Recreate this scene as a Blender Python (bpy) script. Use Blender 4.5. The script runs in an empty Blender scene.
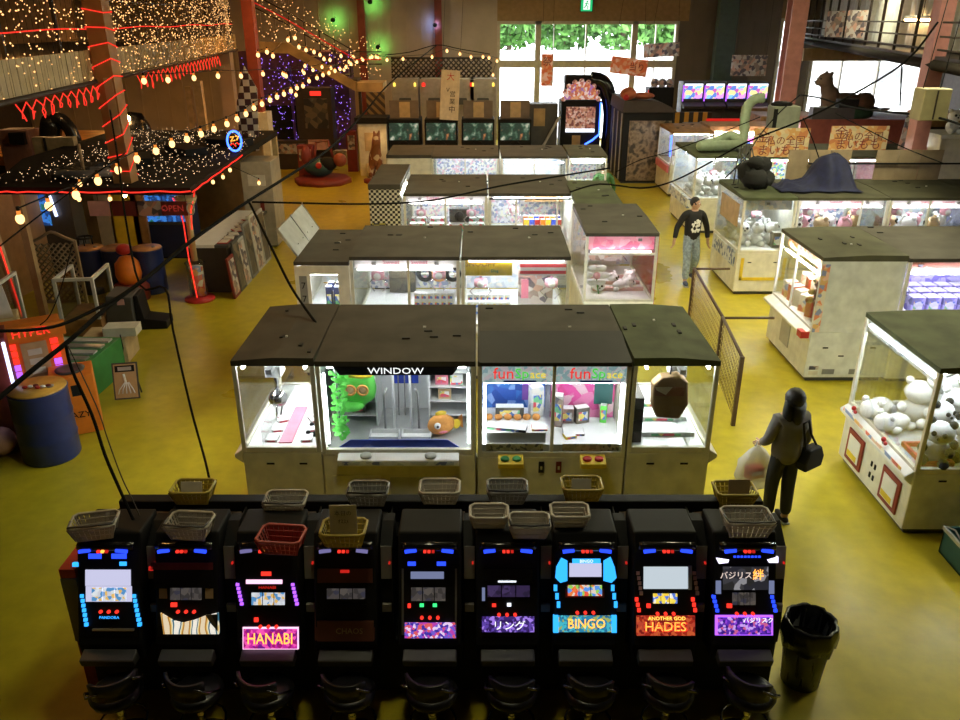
import bpy, bmesh, math, random
from mathutils import Matrix, Vector
PI = math.pi
random.seed(11)
S = bpy.context.scene
COL = S.collection

# ------------------------------------------------------------------ camera model (960x720)
FPX, CAMZ, PITCH = 800.0, 5.0, math.radians(23.086)
cT, sT = math.cos(PITCH), math.sin(PITCH)
def at(px, py, Y=None, z=None):
    """a point of the place, from its bearing and its distance Y (or its height z)"""
    u, v = (px - 480) / FPX, (360 - py) / FPX
    d = Vector((u, cT + v * sT, -sT + v * cT))
    t = Y / d.y if Y is not None else (z - CAMZ) / d.z
    return Vector((0, 0, CAMZ)) + d * t

# ------------------------------------------------------------------ materials
M = {}
def nd(nt, t, **kw):
    n = nt.nodes.new(t)
    for k, v in kw.items(): setattr(n, k, v)
    return n
def mat(name, col, rough=.5, metal=0., emit=None, es=0., var=.08, vs=6., sheen=0., alpha=1., trans=0., spec=.5, sample=True, coat=0.):
    m = bpy.data.materials.new(name); m.use_nodes = True
    nt = m.node_tree; b = nt.nodes['Principled BSDF']
    col = tuple(col) + (1,) if len(col) == 3 else col
    b.inputs['Base Color'].default_value = col
    b.inputs['Roughness'].default_value = rough
    b.inputs['Metallic'].default_value = metal
    b.inputs['Specular IOR Level'].default_value = spec
    if coat: b.inputs['Coat Weight'].default_value = coat
    if var:
        tc = nd(nt, 'ShaderNodeTexCoord'); ns = nd(nt, 'ShaderNodeTexNoise'); ns.inputs['Scale'].default_value = vs
        ns.inputs['Detail'].default_value = 3
        mx = nd(nt, 'ShaderNodeMix', data_type='RGBA', blend_type='MULTIPLY'); mx.inputs[0].default_value = 1
        mr = nd(nt, 'ShaderNodeMapRange'); mr.inputs[1].default_value = .3; mr.inputs[2].default_value = .7
        mr.inputs[3].default_value = 1 - var * 2; mr.inputs[4].default_value = 1 + var
        nt.links.new(tc.outputs['Object'], ns.inputs['Vector']); nt.links.new(ns.outputs[0], mr.inputs[0])
        mx.inputs[6].default_value = col; nt.links.new(mr.outputs[0], mx.inputs[7])
        nt.links.new(mx.outputs[2], b.inputs['Base Color'])
    if emit is not None:
        b.inputs['Emission Color'].default_value = tuple(emit) + (1,); b.inputs['Emission Strength'].default_value = es
        if not sample: m.cycles.emission_sampling = 'NONE'
    if alpha < 1: b.inputs['Alpha'].default_value = alpha
    if trans: b.inputs['Transmission Weight'].default_value = trans
    M[name] = m
    return m
def glow(name, col, s, sample=True):
    m = bpy.data.materials.new(name); m.use_nodes = True; nt = m.node_tree; nt.nodes.clear()
    e = nd(nt, 'ShaderNodeEmission'); e.inputs[0].default_value = tuple(col) + (1,); e.inputs[1].default_value = s
    o = nd(nt, 'ShaderNodeOutputMaterial'); nt.links.new(e.outputs[0], o.inputs[0])
    if not sample: m.cycles.emission_sampling = 'NONE'
    M[name] = m; return m
def art(name, cols, scale=14., es=0., rough=.4, kind='VORONOI', stretch=(1, 1, 1), trl=0):
    """printed or lit artwork: hard-edged patches of the given colours"""
    m = bpy.data.materials.new(name); m.use_nodes = True; nt = m.node_tree; b = nt.nodes['Principled BSDF']
    tc = nd(nt, 'ShaderNodeTexCoord'); mp = nd(nt, 'ShaderNodeMapping'); mp.inputs['Scale'].default_value = stretch
    nt.links.new(tc.outputs['Object'], mp.inputs[0])
    if kind == 'VORONOI':
        t = nd(nt, 'ShaderNodeTexVoronoi'); t.inputs['Scale'].default_value = scale; out = t.outputs['Color']
        sp = nd(nt, 'ShaderNodeSeparateColor'); nt.links.new(out, sp.inputs[0]); out = sp.outputs[0]
    elif kind == 'WAVE':
        t = nd(nt, 'ShaderNodeTexWave'); t.inputs['Scale'].default_value = scale; t.inputs['Distortion'].default_value = 6; out = t.outputs['Fac']
    else:
        t = nd(nt, 'ShaderNodeTexNoise'); t.inputs['Scale'].default_value = scale; t.inputs['Detail'].default_value = 4; out = t.outputs[0]
    nt.links.new(mp.outputs[0], t.inputs['Vector'])
    r = nd(nt, 'ShaderNodeValToRGB'); r.color_ramp.interpolation = 'CONSTANT' if kind != 'NOISE' else 'LINEAR'
    el = r.color_ramp.elements
    n = len(cols); lo, hi = (.28, .72) if kind == 'NOISE' else (0, 1)
    el[0].position = lo; el[0].color = tuple(cols[0]) + (1,); el[1].position = lo + (hi - lo) * (n - 1) / n; el[1].color = tuple(cols[-1]) + (1,)
    for i in range(1, n - 1): el.new(lo + (hi - lo) * i / n).color = tuple(cols[i]) + (1,)
    nt.links.new(out, r.inputs[0]); nt.links.new(r.outputs[0], b.inputs['Base Color'])
    b.inputs['Roughness'].default_value = rough
    if es:
        nt.links.new(r.outputs[0], b.inputs['Emission Color']); b.inputs['Emission Strength'].default_value = es
    if trl:      # thin printed cloth or paper lets light through
        tr = nd(nt, 'ShaderNodeBsdfTranslucent'); x = nd(nt, 'ShaderNodeMixShader'); x.inputs[0].default_value = trl
        nt.links.new(r.outputs[0], tr.inputs[0]); nt.links.new(b.outputs[0], x.inputs[1]); nt.links.new(tr.outputs[0], x.inputs[2])
        nt.links.new(x.outputs[0], nt.nodes['Material Output'].inputs[0])
    M[name] = m; return m
def glass(name, tint=(.97, .99, .98), refl=.05, rough=.02):
    m = bpy.data.materials.new(name); m.use_nodes = True; nt = m.node_tree; nt.nodes.clear()
    t = nd(nt, 'ShaderNodeBsdfTransparent'); t.inputs[0].default_value = tuple(tint) + (1,)
    g = nd(nt, 'ShaderNodeBsdfGlossy'); g.inputs['Roughness'].default_value = rough
    lw = nd(nt, 'ShaderNodeLayerWeight'); lw.inputs[0].default_value = .35
    ma = nd(nt, 'ShaderNodeMath', operation='MULTIPLY_ADD'); ma.inputs[1].default_value = .35; ma.inputs[2].default_value = refl
    ma.use_clamp = True
    x = nd(nt, 'ShaderNodeMixShader'); o = nd(nt, 'ShaderNodeOutputMaterial')
    nt.links.new(lw.outputs['Fresnel'], ma.inputs[0]); nt.links.new(ma.outputs[0], x.inputs[0])
    nt.links.new(t.outputs[0], x.inputs[1]); nt.links.new(g.outputs[0], x.inputs[2]); nt.links.new(x.outputs[0], o.inputs[0])
    M[name] = m; return m

# floor: yellow epoxy, scuffed, glossy
def floor_mat():
    m = bpy.data.materials.new('yellow_epoxy'); m.use_nodes = True; nt = m.node_tree; b = nt.nodes['Principled BSDF']
    tc = nd(nt, 'ShaderNodeTexCoord')
    n1 = nd(nt, 'ShaderNodeTexNoise'); n1.inputs['Scale'].default_value = .45; n1.inputs['Detail'].default_value = 6
    n2 = nd(nt, 'ShaderNodeTexNoise'); n2.inputs['Scale'].default_value = 5; n2.inputs['Detail'].default_value = 8
    r = nd(nt, 'ShaderNodeValToRGB'); e = r.color_ramp.elements
    e[0].position = .3; e[0].color = (.45, .36, .018, 1); e[1].position = .7; e[1].color = (.60, .50, .028, 1)
    for n in (n1, n2): nt.links.new(tc.outputs['Object'], n.inputs['Vector'])
    nt.links.new(n1.outputs[0], r.inputs[0])
    mr = nd(nt, 'ShaderNodeMapRange'); mr.inputs[1].default_value = .25; mr.inputs[2].default_value = .75; mr.inputs[3].default_value = .82; mr.inputs[4].default_value = 1.08
    nt.links.new(n2.outputs[0], mr.inputs[0])
    mx = nd(nt, 'ShaderNodeMix', data_type='RGBA', blend_type='MULTIPLY'); mx.inputs[0].default_value = 1
    nt.links.new(r.outputs[0], mx.inputs[6]); nt.links.new(mr.outputs[0], mx.inputs[7]); nt.links.new(mx.outputs[2], b.inputs['Base Color'])
    m2 = nd(nt, 'ShaderNodeMapRange'); m2.inputs[1].default_value = .3; m2.inputs[2].default_value = .7; m2.inputs[3].default_value = .24; m2.inputs[4].default_value = .42
    nt.links.new(n1.outputs[0], m2.inputs[0]); nt.links.new(m2.outputs[0], b.inputs['Roughness'])
    b.inputs['Specular IOR Level'].default_value = .45
    M['floor'] = m
floor_mat()
# neutral stock
mat('cream', (.76, .72, .58), .45); mat('white_panel', (.80, .82, .80), .4); mat('white_plastic', (.85, .85, .85), .35, var=.03)
mat('ivory', (.80, .78, .68), .45)
mat('roof_brown', (.066, .058, .045), .75, var=.15, vs=3); mat('roof_greenlit', (.078, .076, .044), .75, var=.15, vs=3); mat('roof_green', (.075, .09, .042), .8, var=.2, vs=3)  # olive copy puts the greenish light of the right side into the roof colour
mat('roof_black', (.02, .019, .018), .6)
mat('silver', (.62, .63, .65), .3, .8, var=.03); mat('chrome', (.75, .75, .78), .12, 1, var=0); mat('grey_metal', (.30, .30, .30), .4, .5)
mat('black', (.010, .010, .011), .65, var=.05, spec=.25); mat('black_gloss', (.01, .01, .012), .15, var=0); mat('black_rubber', (.02, .02, .02), .8)
mat('dark_brown', (.045, .032, .024), .6); mat('valley_brown', (.10, .065, .04), .6); mat('dark_grey', (.07, .07, .07), .55)
mat('grey', (.25, .25, .25), .5); mat('light_grey', (.48, .48, .47), .5)
mat('red', (.55, .03, .03), .4); mat('dark_red', (.22, .03, .025), .5); mat('pink', (.75, .22, .32), .45); mat('rose', (.72, .42, .42), .5)
mat('orange', (.80, .22, .02), .45); mat('yellow', (.80, .58, .04), .45); mat('green', (.04, .26, .07), .5); mat('bright_green', (.12, .62, .08), .6)
mat('blue', (.04, .09, .65), .45); mat('navy', (.012, .018, .075), .6); mat('drum_blue', (.015, .03, .13), .35); mat('purple', (.22, .08, .40), .5)
mat('tan', (.55, .38, .2), .6); mat('wood', (.36, .19, .07), .5, var=.2); mat('pale_wood', (.66, .47, .24), .5, var=.15); mat('cardboard', (.36, .27, .17), .8)
mat('plush_white', (.85, .85, .86), .95, var=.05, vs=30); mat('plush_black', (.02, .02, .022), .95); mat('plush_orange', (.68, .30, .08), .95, vs=30)
mat('statue_brown', (.30, .22, .16), .7); mat('matte_dark', (.03, .025, .02), .9, spec=.1); mat('plush_brown', (.28, .15, .07), .95); mat('plush_pink', (.8, .4, .5), .95)
mat('bag_brown', (.27, .16, .07), .8); mat('paper', (.72, .68, .60), .7); mat('basket_white', (.46, .42, .35), .5); mat('basket_red', (.42, .08, .06), .5); mat('basket_yellow', (.42, .33, .06), .5)
mat('basket_grey', (.30, .29, .27), .5); mat('hose_green', (.34, .44, .30), .6); mat('ac_green', (.32, .36, .27), .5); mat('tarp_blue', (.009, .012, .055), .75, var=.2, vs=10)
mat('steel_red', (.30, .06, .04), .5); mat('steel_pink', (.50, .22, .20), .45); mat('steel_green', (.10, .15, .15), .5); mat('post_brown', (.42, .22, .08), .6)
mat('wall_panel', (.56, .46, .38), .7, var=.06, vs=1.5); mat('wall_panel_shaded', (.22, .17, .14), .7, var=.06, vs=1.5); mat('wall_tan', (.42, .26, .12), .7); mat('wall_dark', (.10, .08, .07), .8); mat('ceiling', (.12, .11, .10), .9)  # darker panel copy carries the shade of the backlit wall in its colour
mat('fascia', (.52, .36, .17), .6, var=.2, vs=2); mat('fascia_pale', (.60, .46, .26), .6); mat('frame_white', (.66, .60, .50), .4)
mat('deck_wood', (.55, .25, .06), .28, var=.25, vs=2); mat('trash_grey', (.10, .11, .12), .5); mat('bag_black', (.012, .012, .012), .25)
mat('skin', (.50, .30, .21), .5, var=.03); mat('hair', (.010, .008, .007), .5); mat('jacket_grey', (.16, .145, .13), .85); mat('trousers_black', (.014, .014, .016), .8)
mat('shirt_black', (.012, .012, .014), .8); mat('jeans', (.34, .43, .54), .85, var=.2, vs=20); mat('shoe_blue', (.05, .07, .14), .6); mat('coat_brown', (.09, .05, .035), .8)
mat('shirt_green', (.05, .14, .04), .8); mat('eye', (.02, .015, .012), .2, var=0); mat('lip', (.42, .17, .14), .5, var=0)
mat('poly_bag', (.70, .70, .72), .3, alpha=.55); mat('fence_mesh', (.36, .29, .10), .6); mat('fence_brown', (.08, .045, .025), .5)
mat('lattice', (.40, .33, .22), .6); mat('tree_leaf', (.10, .26, .045), .8, var=.4, vs=1.2); mat('tree_bark', (.12, .08, .05), .9); mat('concrete', (.75, .74, .70), .8)
mat('teal_crate', (.02, .11, .11), .5); mat('shop_white', (.85, .85, .82), .6); mat('vinyl', (.8, .82, .85), .25, alpha=.22, var=0)
glass('glass'); glass('glass_dim', (.88, .92, .92), .06, .08); glass('window_glass', (.97, .98, 1), .03)
# printed artwork
art('print_prize', [(.8, .8, .8), (.1, .2, .6), (.8, .1, .15), (.9, .75, .2), (.9, .9, .9), (.2, .6, .3)], 18)
art('print_candy', [(.9, .55, .2), (.85, .2, .15), (.9, .85, .75), (.3, .4, .7), (.9, .6, .5), (.95, .9, .8)], 9)
art('print_sign', [(.75, .42, .15), (.8, .66, .42), (.72, .6, .38), (.65, .25, .1), (.78, .55, .3)], 9)
art('print_poster', [(.8, .75, .7), (.5, .4, .35), (.22, .2, .24), (.8, .55, .45), (.85, .82, .8)], 9, trl=.5)
art('print_orange', [(.8, .35, .18), (.85, .55, .35), (.8, .3, .15), (.9, .7, .6)], 9, trl=.7)
art('print_panel', [(.35, .33, .20), (.5, .47, .3), (.12, .12, .1), (.45, .42, .28)], 28)
art('print_dark', [(.05, .05, .05), (.10, .09, .07), (.16, .13, .09), (.03, .03, .03)], 5)
art('marble_dark', [(.05, .035, .02), (.12, .08, .05), (.30, .22, .14), (.04, .03, .02)], 3.5, kind='NOISE')
art('back_blue', [(.03, .10, .45), (.04, .16, .55), (.02, .07, .35), (.25, .4, .8)], 10)
art('back_pink', [(.80, .10, .38), (.85, .25, .5), (.75, .08, .3), (.9, .6, .7)], 10)
art('back_pale', [(.7, .75, .8), (.8, .8, .82), (.55, .6, .7), (.8, .75, .7)], 12)
art('back_goods', [(.78, .78, .8), (.3, .35, .55), (.82, .5, .58), (.5, .5, .55), (.85, .82, .7), (.78, .75, .82)], 20)
art('back_violet', [(.55, .5, .9), (.3, .25, .7), (.7, .65, .95), (.2, .2, .4), (.6, .6, .9)], 9)
art('header_dots', [(.55, .75, .75), (.75, .85, .85), (.4, .6, .65), (.8, .7, .75)], 26, es=.45)
art('header_rose', [(.80, .22, .34), (.75, .16, .28), (.8, .3, .4), (.85, .4, .5)], 9, es=.5)
art('animal_patch', [(.22, .08, .04), (.26, .10, .05), (.60, .50, .38), (.20, .08, .04)], 7)
art('floral', [(.85, .3, .15), (.85, .8, .7), (.8, .5, .2), (.3, .35, .6), (.9, .6, .45)], 14)
art('blue_print', [(.55, .6, .65), (.75, .78, .8), (.15, .2, .4), (.7, .72, .75)], 16)
art('checker_tag', [(.5, .5, .1), (.05, .05, .05), (.35, .35, .1)], 12)
def checker(name, a, b, s):
    m = bpy.data.materials.new(name); m.use_nodes = True; nt = m.node_tree; p = nt.nodes['Principled BSDF']
    tc = nd(nt, 'ShaderNodeTexCoord'); c = nd(nt, 'ShaderNodeTexChecker'); c.inputs['Scale'].default_value = s
    c.inputs[1].default_value = a + (1,); c.inputs[2].default_value = b + (1,)
    mp = nd(nt, 'ShaderNodeMapping'); mp.inputs['Location'].default_value = (.013, .017, .011)
    nt.links.new(tc.outputs['Object'], mp.inputs[0]); nt.links.new(mp.outputs[0], c.inputs[0]); nt.links.new(c.outputs[0], p.inputs['Base Color']); M[name] = m
mat('cable_black', (.008, .008, .008), .9, spec=.1); mat('sack_black', (.012, .012, .012), .85); mat('frame_red', (.24, .02, .025), .45); glow('lit_red', (1, .04, .03), .9); glow('lit_green', (.1, .8, .08), .8); glow('lit_yellow', (1, .75, .05), .9)
checker('checker', (.7, .68, .6), (.015, .015, .015), 20); checker('checker_yellow', (.45, .42, .08), (.02, .025, .06), 9); checker('flag_check', (.65, .55, .45), (.06, .015, .012), 7)
def stripes(name, cols, s, axis='X', es=0):
    m = bpy.data.materials.new(name); m.use_nodes = True; nt = m.node_tree; p = nt.nodes['Principled BSDF']
    tc = nd(nt, 'ShaderNodeTexCoord'); w = nd(nt, 'ShaderNodeTexWave', bands_direction=axis); w.inputs['Scale'].default_value = s
    r = nd(nt, 'ShaderNodeValToRGB'); r.color_ramp.interpolation = 'CONSTANT'
    r.color_ramp.elements[0].color = cols[0] + (1,); r.color_ramp.elements[1].position = .5; r.color_ramp.elements[1].color = cols[1] + (1,)
    nt.links.new(tc.outputs['Object'], w.inputs[0]); nt.links.new(w.outputs[1], r.inputs[0]); nt.links.new(r.outputs[0], p.inputs['Base Color']); M[name] = m
stripes('stripe_hazard', ((.75, .38, .04), (.03, .025, .02)), .9); stripes('stripe_red', ((.75, .08, .07), (.85, .8, .78)), 3.2, 'Z')
stripes('stripe_dark', ((.30, .20, .08), (.06, .04, .03)), 2.2, 'DIAGONAL')
stripes('boards', ((.52, .36, .17), (.46, .31, .14)), 1.1, 'Y')
# light
TUBE = 125
glow('tube', (.92, .97, 1.0), TUBE); glow('tube_pink', (1, .85, .88), TUBE); glow('tube_violet', (.72, .68, 1.0), TUBE); glow('tube_warm', (1, .93, .82), TUBE)
glow('tube_header', (1, .9, .92), 12); glow('tube_soft', (.92, .97, 1.0), 30); glow('bulb', (1, .58, .2), 2.6); glow('bulb_halo', (1, .3, .05), .9); glow('bulb_strong', (1, .55, .2), 75); glow('bulb_warm', (1, .62, .25), 30); glow('lamp_warm', (1, .47, .11), 46); glow('lamp_neutral', (1, .93, .58), 50)
glow('fairy', (1, .5, .17), 2.4, False); glow('fairy_white', (1, .66, .36), 2.0, False); glow('fairy_violet', (.35, .18, 1), 2.2, False)
glow('led_red', (1, .035, .02), 1.3); glow('led_red_dim', (1, .03, .02), .5); glow('led_blue', (.02, .06, 1), 1.6); glow('led_cyan', (.03, .36, 1), 1.5)
glow('led_green', (.05, 1, .25), 1.2); glow('led_purple', (.4, .1, 1), 1.6); glow('led_orange', (1, .35, .05), 2.2); glow('led_white', (.85, .9, 1), 1.6); glow('led_yellow', (1, .7, .1), 1.6)
glow('neon_blue', (.04, .12, 1), 5); glow('screen_grey', (.58, .66, .72), .85); glow('screen_lav', (.62, .62, .85), .85); glow('screen_blue', (.32, .4, .62), .8); glow('green_spot', (.15, 1, .2), 8); glow('blue_spot', (.25, .4, 1), 8)
glow('exit_green', (.02, .5, .16), 1); glow('exit_white', (.9, 1, .9), 1.1); glow('text_white', (1, 1, 1), 1.1); glow('pink_title', (1, .55, .8), 1.4)
art('lit_hanabi', [(.30, .01, .14), (.5, .02, .3), (.16, .01, .22), (.8, .08, .4)], 44, es=1.0)
art('lit_bingo', [(.02, .2, .35), (.05, .4, .5), (.02, .12, .25), (.3, .35, .1)], 50, es=1.0)
art('lit_hades', [(.35, .02, .01), (.5, .06, .03), (.2, .01, .01), (.6, .10, .03)], 50, es=.8)
art('lit_violet', [(.10, .02, .4), (.25, .05, .6), (.03, .01, .2), (.5, .3, .8), (.5, .10, .25), (.08, .02, .3)], 55, es=1.0)
art('lit_battle', [(.05, .03, .35), (.45, .05, .4), (.7, .1, .12), (.8, .6, .9), (.15, .1, .6)], 55, es=.9)
art('lit_ring', [(.04, .02, .14), (.10, .05, .35), (.03, .01, .10), (.35, .2, .8)], 50, es=.9)
art('lit_sand', [(.75, .62, .42), (.40, .18, .03), (.7, .45, .12), (.8, .72, .5), (.04, .14, .2), (.85, .8, .7)], 2.2, es=.85, kind='WAVE', stretch=(1, 1, 1))
art('reel', [(.6, .62, .7), (.1, .3, .6), (.7, .75, .8), (.8, .5, .15), (.75, .8, .85)], 40, es=.8)
art('reel_yellow', [(.9, .6, .05), (.1, .2, .7), (.9, .7, .1), (.85, .85, .8)], 40, es=.9)
art('reel_fruit', [(.8, .1, .05), (.1, .3, .8), (.7, .6, .5), (.3, .6, .1), (.8, .2, .05)], 40, es=.9)
art('reel_dim', [(.18, .16, .16), (.1, .09, .09), (.25, .22, .2), (.1, .1, .16)], 30, es=.25)
art('screen_race', [(.45, .32, .14), (.18, .06, .02), (.02, .04, .03), (.01, .02, .015), (.015, .04, .025), (.06, .11, .08), (.32, .33, .28)], 3.4, es=1.1, kind='NOISE')
art('screen_game', [(.1, .2, .6), (.7, .3, .7), (.8, .7, .3), (.2, .5, .8), (.9, .9, .9), (.5, .1, .4)], 7, es=1.3)
art('screen_tank', [(.01, .05, .2), (.02, .1, .4), (.01, .03, .1), (.05, .25, .9), (.02, .15, .1)], 5, es=.7, kind='NOISE')
art('lit_wheel', [(.5, .12, .06), (.75, .55, .55), (.35, .15, .4), (.6, .3, .15), (.45, .15, .12)], 12, es=.6)
art('lit_candy', [(.5, .2, .15), (.7, .5, .45), (.2, .06, .05), (.55, .3, .2)], 14, es=.45)
art('lit_vending', [(.5, .55, .75), (.8, .82, .9), (.25, .3, .6), (.7, .72, .85), (.6, .3, .3)], 6, es=.8)
art('lit_basilisk', [(.03, .03, .04), (.06, .06, .07), (.03, .03, .03), (.35, .35, .38)], 22, es=.6)

# ------------------------------------------------------------------ mesh builder
class MB:
    def __init__(s): s.v = []; s.f = []; s.m = []; s.mats = []; s.T = None; s.smooth = []
    def mi(s, m):
        m = M[m] if isinstance(m, str) else m
        if m not in s.mats: s.mats.append(m)
        return s.mats.index(m)
    def add(s, vs, fs, m, smooth=False):
        o = len(s.v); k = s.mi(m)
        for p in vs:
            p = Vector(p); s.v.append(s.T @ p if s.T else p)
        for f in fs: s.f.append([o + i for i in f]); s.m.append(k); s.smooth.append(smooth)
        return s
    def box(s, x0, x1, y0, y1, z0, z1, m='grey'):
        v = [(x, y, z) for z in (z0, z1) for y in (y0, y1) for x in (x0, x1)]
        return s.add(v, [(0, 2, 3, 1), (4, 5, 7, 6), (0, 1, 5, 4), (2, 6, 7, 3), (0, 4, 6, 2), (1, 3, 7, 5)], m)
    def cbox(s, c, d, m='grey', rz=0, rx=0, ry=0):
        R = Matrix.Translation(c) @ Matrix.Rotation(rz, 4, 'Z') @ Matrix.Rotation(ry, 4, 'Y') @ Matrix.Rotation(rx, 4, 'X')
        v = [R @ Vector((x * d[0] / 2, y * d[1] / 2, z * d[2] / 2)) for z in (-1, 1) for y in (-1, 1) for x in (-1, 1)]
        return s.add(v, [(0, 2, 3, 1), (4, 5, 7, 6), (0, 1, 5, 4), (2, 6, 7, 3), (0, 4, 6, 2), (1, 3, 7, 5)], m)
    def prism(s, poly, a0, a1, m, axis='x'):
        """extrude a 2-D outline: axis x -> (y,z) outline, y -> (x,z), z -> (x,y)"""
        n = len(poly)
        def p(q, a): return {'x': (a, q[0], q[1]), 'y': (q[0], a, q[1]), 'z': (q[0], q[1], a)}[axis]
        v = [p(q, a0) for q in poly] + [p(q, a1) for q in poly]
        f = [tuple(range(n)), tuple(reversed(range(n, 2 * n)))] + [((i + 1) % n, i, n + i, n + (i + 1) % n) for i in range(n)]
        return s.add(v, f, m)
    def tube(s, pts, r, m, n=8, closed=False):
        pts = [Vector(p) for p in pts]; k = len(pts); rr = r if isinstance(r, (list, tuple)) else [r] * k
        vs = []; up = None
        for i, p in enumerate(pts):
            a = pts[(i - 1) % k] if (closed or i) else p; b = pts[(i + 1) % k] if (closed or i < k - 1) else p
            t = (b - a)
            t = t.normalized() if t.length > 1e-9 else Vector((0, 0, 1))
            if up is None:
                up = Vector((0, 0, 1)) if abs(t.z) < .9 else Vector((1, 0, 0))
            x = up.cross(t)
            if x.length < 1e-4: x = Vector((1, .1, 0)).cross(t)
            x.normalize(); y = t.cross(x); up = y
            for j in range(n):
                q = 2 * PI * j / n; vs.append(p + (x * math.cos(q) + y * math.sin(q)) * rr[i])
        fs = []
        for i in range(k if closed else k - 1):
            a, b = i * n, ((i + 1) % k) * n
            for j in range(n): fs.append((a + j, a + (j + 1) % n, b + (j + 1) % n, b + j))
        if not closed: fs += [tuple(reversed(range(n))), tuple(range((k - 1) * n, k * n))]
        return s.add(vs, fs, m, True)
    def cyl(s, p, q, r, m, n=16, r2=None): return s.tube([p, q], [r, r if r2 is None else r2], m, n)
    def lathe(s, c, prof, m, n=24, sx=1, sy=1):
        vs = []; c = Vector(c)
        for r, z in prof:
            for j in range(n):
                a = 2 * PI * j / n; vs.append(c + Vector((r * math.cos(a) * sx, r * math.sin(a) * sy, z)))
        fs = []; k = len(prof)
        for i in range(k - 1):
            for j in range(n): fs.append((i * n + j, i * n + (j + 1) % n, (i + 1) * n + (j + 1) % n, (i + 1) * n + j))
        if prof[0][0] > 1e-6: fs.append(tuple(reversed(range(n))))
        if prof[-1][0] > 1e-6: fs.append(tuple(range((k - 1) * n, k * n)))
        return s.add(vs, fs, m, True)
    def ball(s, c, r, m, n=12, k=8, sq=(1, 1, 1), bump=0, rng=None):
        vs = [Vector((0, 0, 1))]; rng = rng or random
        for i in range(1, k):
            a = PI * i / k
            for j in range(n):
                b = 2 * PI * j / n; vs.append(Vector((math.sin(a) * math.cos(b), math.sin(a) * math.sin(b), math.cos(a))))
        vs.append(Vector((0, 0, -1)))
        vs = [Vector(c) + Vector((v.x * r * sq[0], v.y * r * sq[1], v.z * r * sq[2])) * (1 + bump * (rng.random() - .5)) for v in vs]
        fs = [(0, 1 + j, 1 + (j + 1) % n) for j in range(n)]
        for i in range(k - 2):
            a, b = 1 + i * n, 1 + (i + 1) * n
            for j in range(n): fs.append((a + j, b + j, b + (j + 1) % n, a + (j + 1) % n))
        l = len(vs) - 1; a = 1 + (k - 2) * n
        fs += [(a + (j + 1) % n, a + j, l) for j in range(n)]
        return s.add(vs, fs, m, True)
    def octa(s, p, r, m):
        x, y, z = p
        return s.add([(x + r, y, z), (x - r, y, z), (x, y + r, z), (x, y - r, z), (x, y, z + r), (x, y, z - r)],
                     [(0, 2, 4), (2, 1, 4), (1, 3, 4), (3, 0, 4), (2, 0, 5), (1, 2, 5), (3, 1, 5), (0, 3, 5)], m)
    def text(s, t, size, m, T, depth=.002, align='CENTER', font_scale_x=1.0):
        vs, fs = text_geo(t, size, depth, align)
        old = s.T; s.T = (old @ T) if old else T
        s.add([(v[0] * font_scale_x, v[1], v[2]) for v in vs], fs, m); s.T = old
        return s
    def build(s, name, parent=None, bev=0., label=None):
        me = bpy.data.meshes.new(name); me.from_pydata([tuple(v) for v in s.v], [], s.f)
        for m in s.mats: me.materials.append(m)
        for p, k, sm in zip(me.polygons, s.m, s.smooth): p.material_index = k; p.use_smooth = sm
        me.update()
        o = bpy.data.objects.new(name, me); COL.objects.link(o)
        if parent: o.parent = parent
        if label: o['label'] = label
        if bev:
            b = o.modifiers.new('bevel', 'BEVEL'); b.width = bev; b.segments = 2; b.limit_method = 'ANGLE'; b.angle_limit = math.radians(40)
        return o
_TX = {}
def text_geo(t, size, depth, align):
    key = (t, size, depth, align)
    if key not in _TX:
        cu = bpy.data.curves.new('tmp_text', 'FONT'); cu.body = t; cu.size = size; cu.extrude = depth; cu.align_x = align; cu.align_y = 'CENTER'; cu.resolution_u = 2
        o = bpy.data.objects.new('tmp_text', cu); COL.objects.link(o)
        dg = bpy.context.evaluated_depsgraph_get(); dg.update()
        me = o.evaluated_get(dg).to_mesh()
        _TX[key] = ([tuple(v.co) for v in me.vertices], [tuple(p.vertices) for p in me.polygons])
        o.evaluated_get(dg).to_mesh_clear(); bpy.data.objects.remove(o); bpy.data.curves.remove(cu)
    return _TX[key]
def facing(x, y, z, rz=0, tilt=0):
    """text frame standing upright, readable from -Y (before turning by rz)"""
    return Matrix.Translation((x, y, z)) @ Matrix.Rotation(rz, 4, 'Z') @ Matrix.Rotation(PI / 2 + tilt, 4, 'X')
def tag(o, label, cat, group=None, kind=None):
    if kind != 'structure': o['label'] = label; o['category'] = cat
    if group: o['group'] = group
    if kind: o['kind'] = kind
    return o
def thing(name, label, cat, loc=(0, 0, 0), rz=0, group=None):
    o = bpy.data.objects.new(name, None); COL.objects.link(o); o.location = loc; o.rotation_euler = (0, 0, rz); o.empty_display_size = .1
    return tag(o, label, cat, group)
def struct(o): o['kind'] = 'structure'; return o
def single(mb, name, label, cat, loc=(0, 0, 0), rz=0, group=None, bev=0, kind=None):
    o = mb.build(name, None, bev); o.location = loc; o.rotation_euler = (0, 0, rz)
    return tag(o, label, cat, group, kind)
KIDS = {}
def dup(root, loc, rz=None, label=None, group=None):
    r = root.copy(); COL.objects.link(r); r.location = loc
    if rz is not None: r.rotation_euler = (0, 0, rz)
    if label: r['label'] = label
    if group: r['group'] = group
    for ch in kids(root):
        c = ch.copy(); COL.objects.link(c); c.parent = r
        for g in kids(ch):
            d = g.copy(); COL.objects.link(d); d.parent = c
    return r
def kids(o):
    if o.name not in KIDS: KIDS[o.name] = [c for c in bpy.data.objects if c.parent == o]
    return KIDS[o.name]
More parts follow.
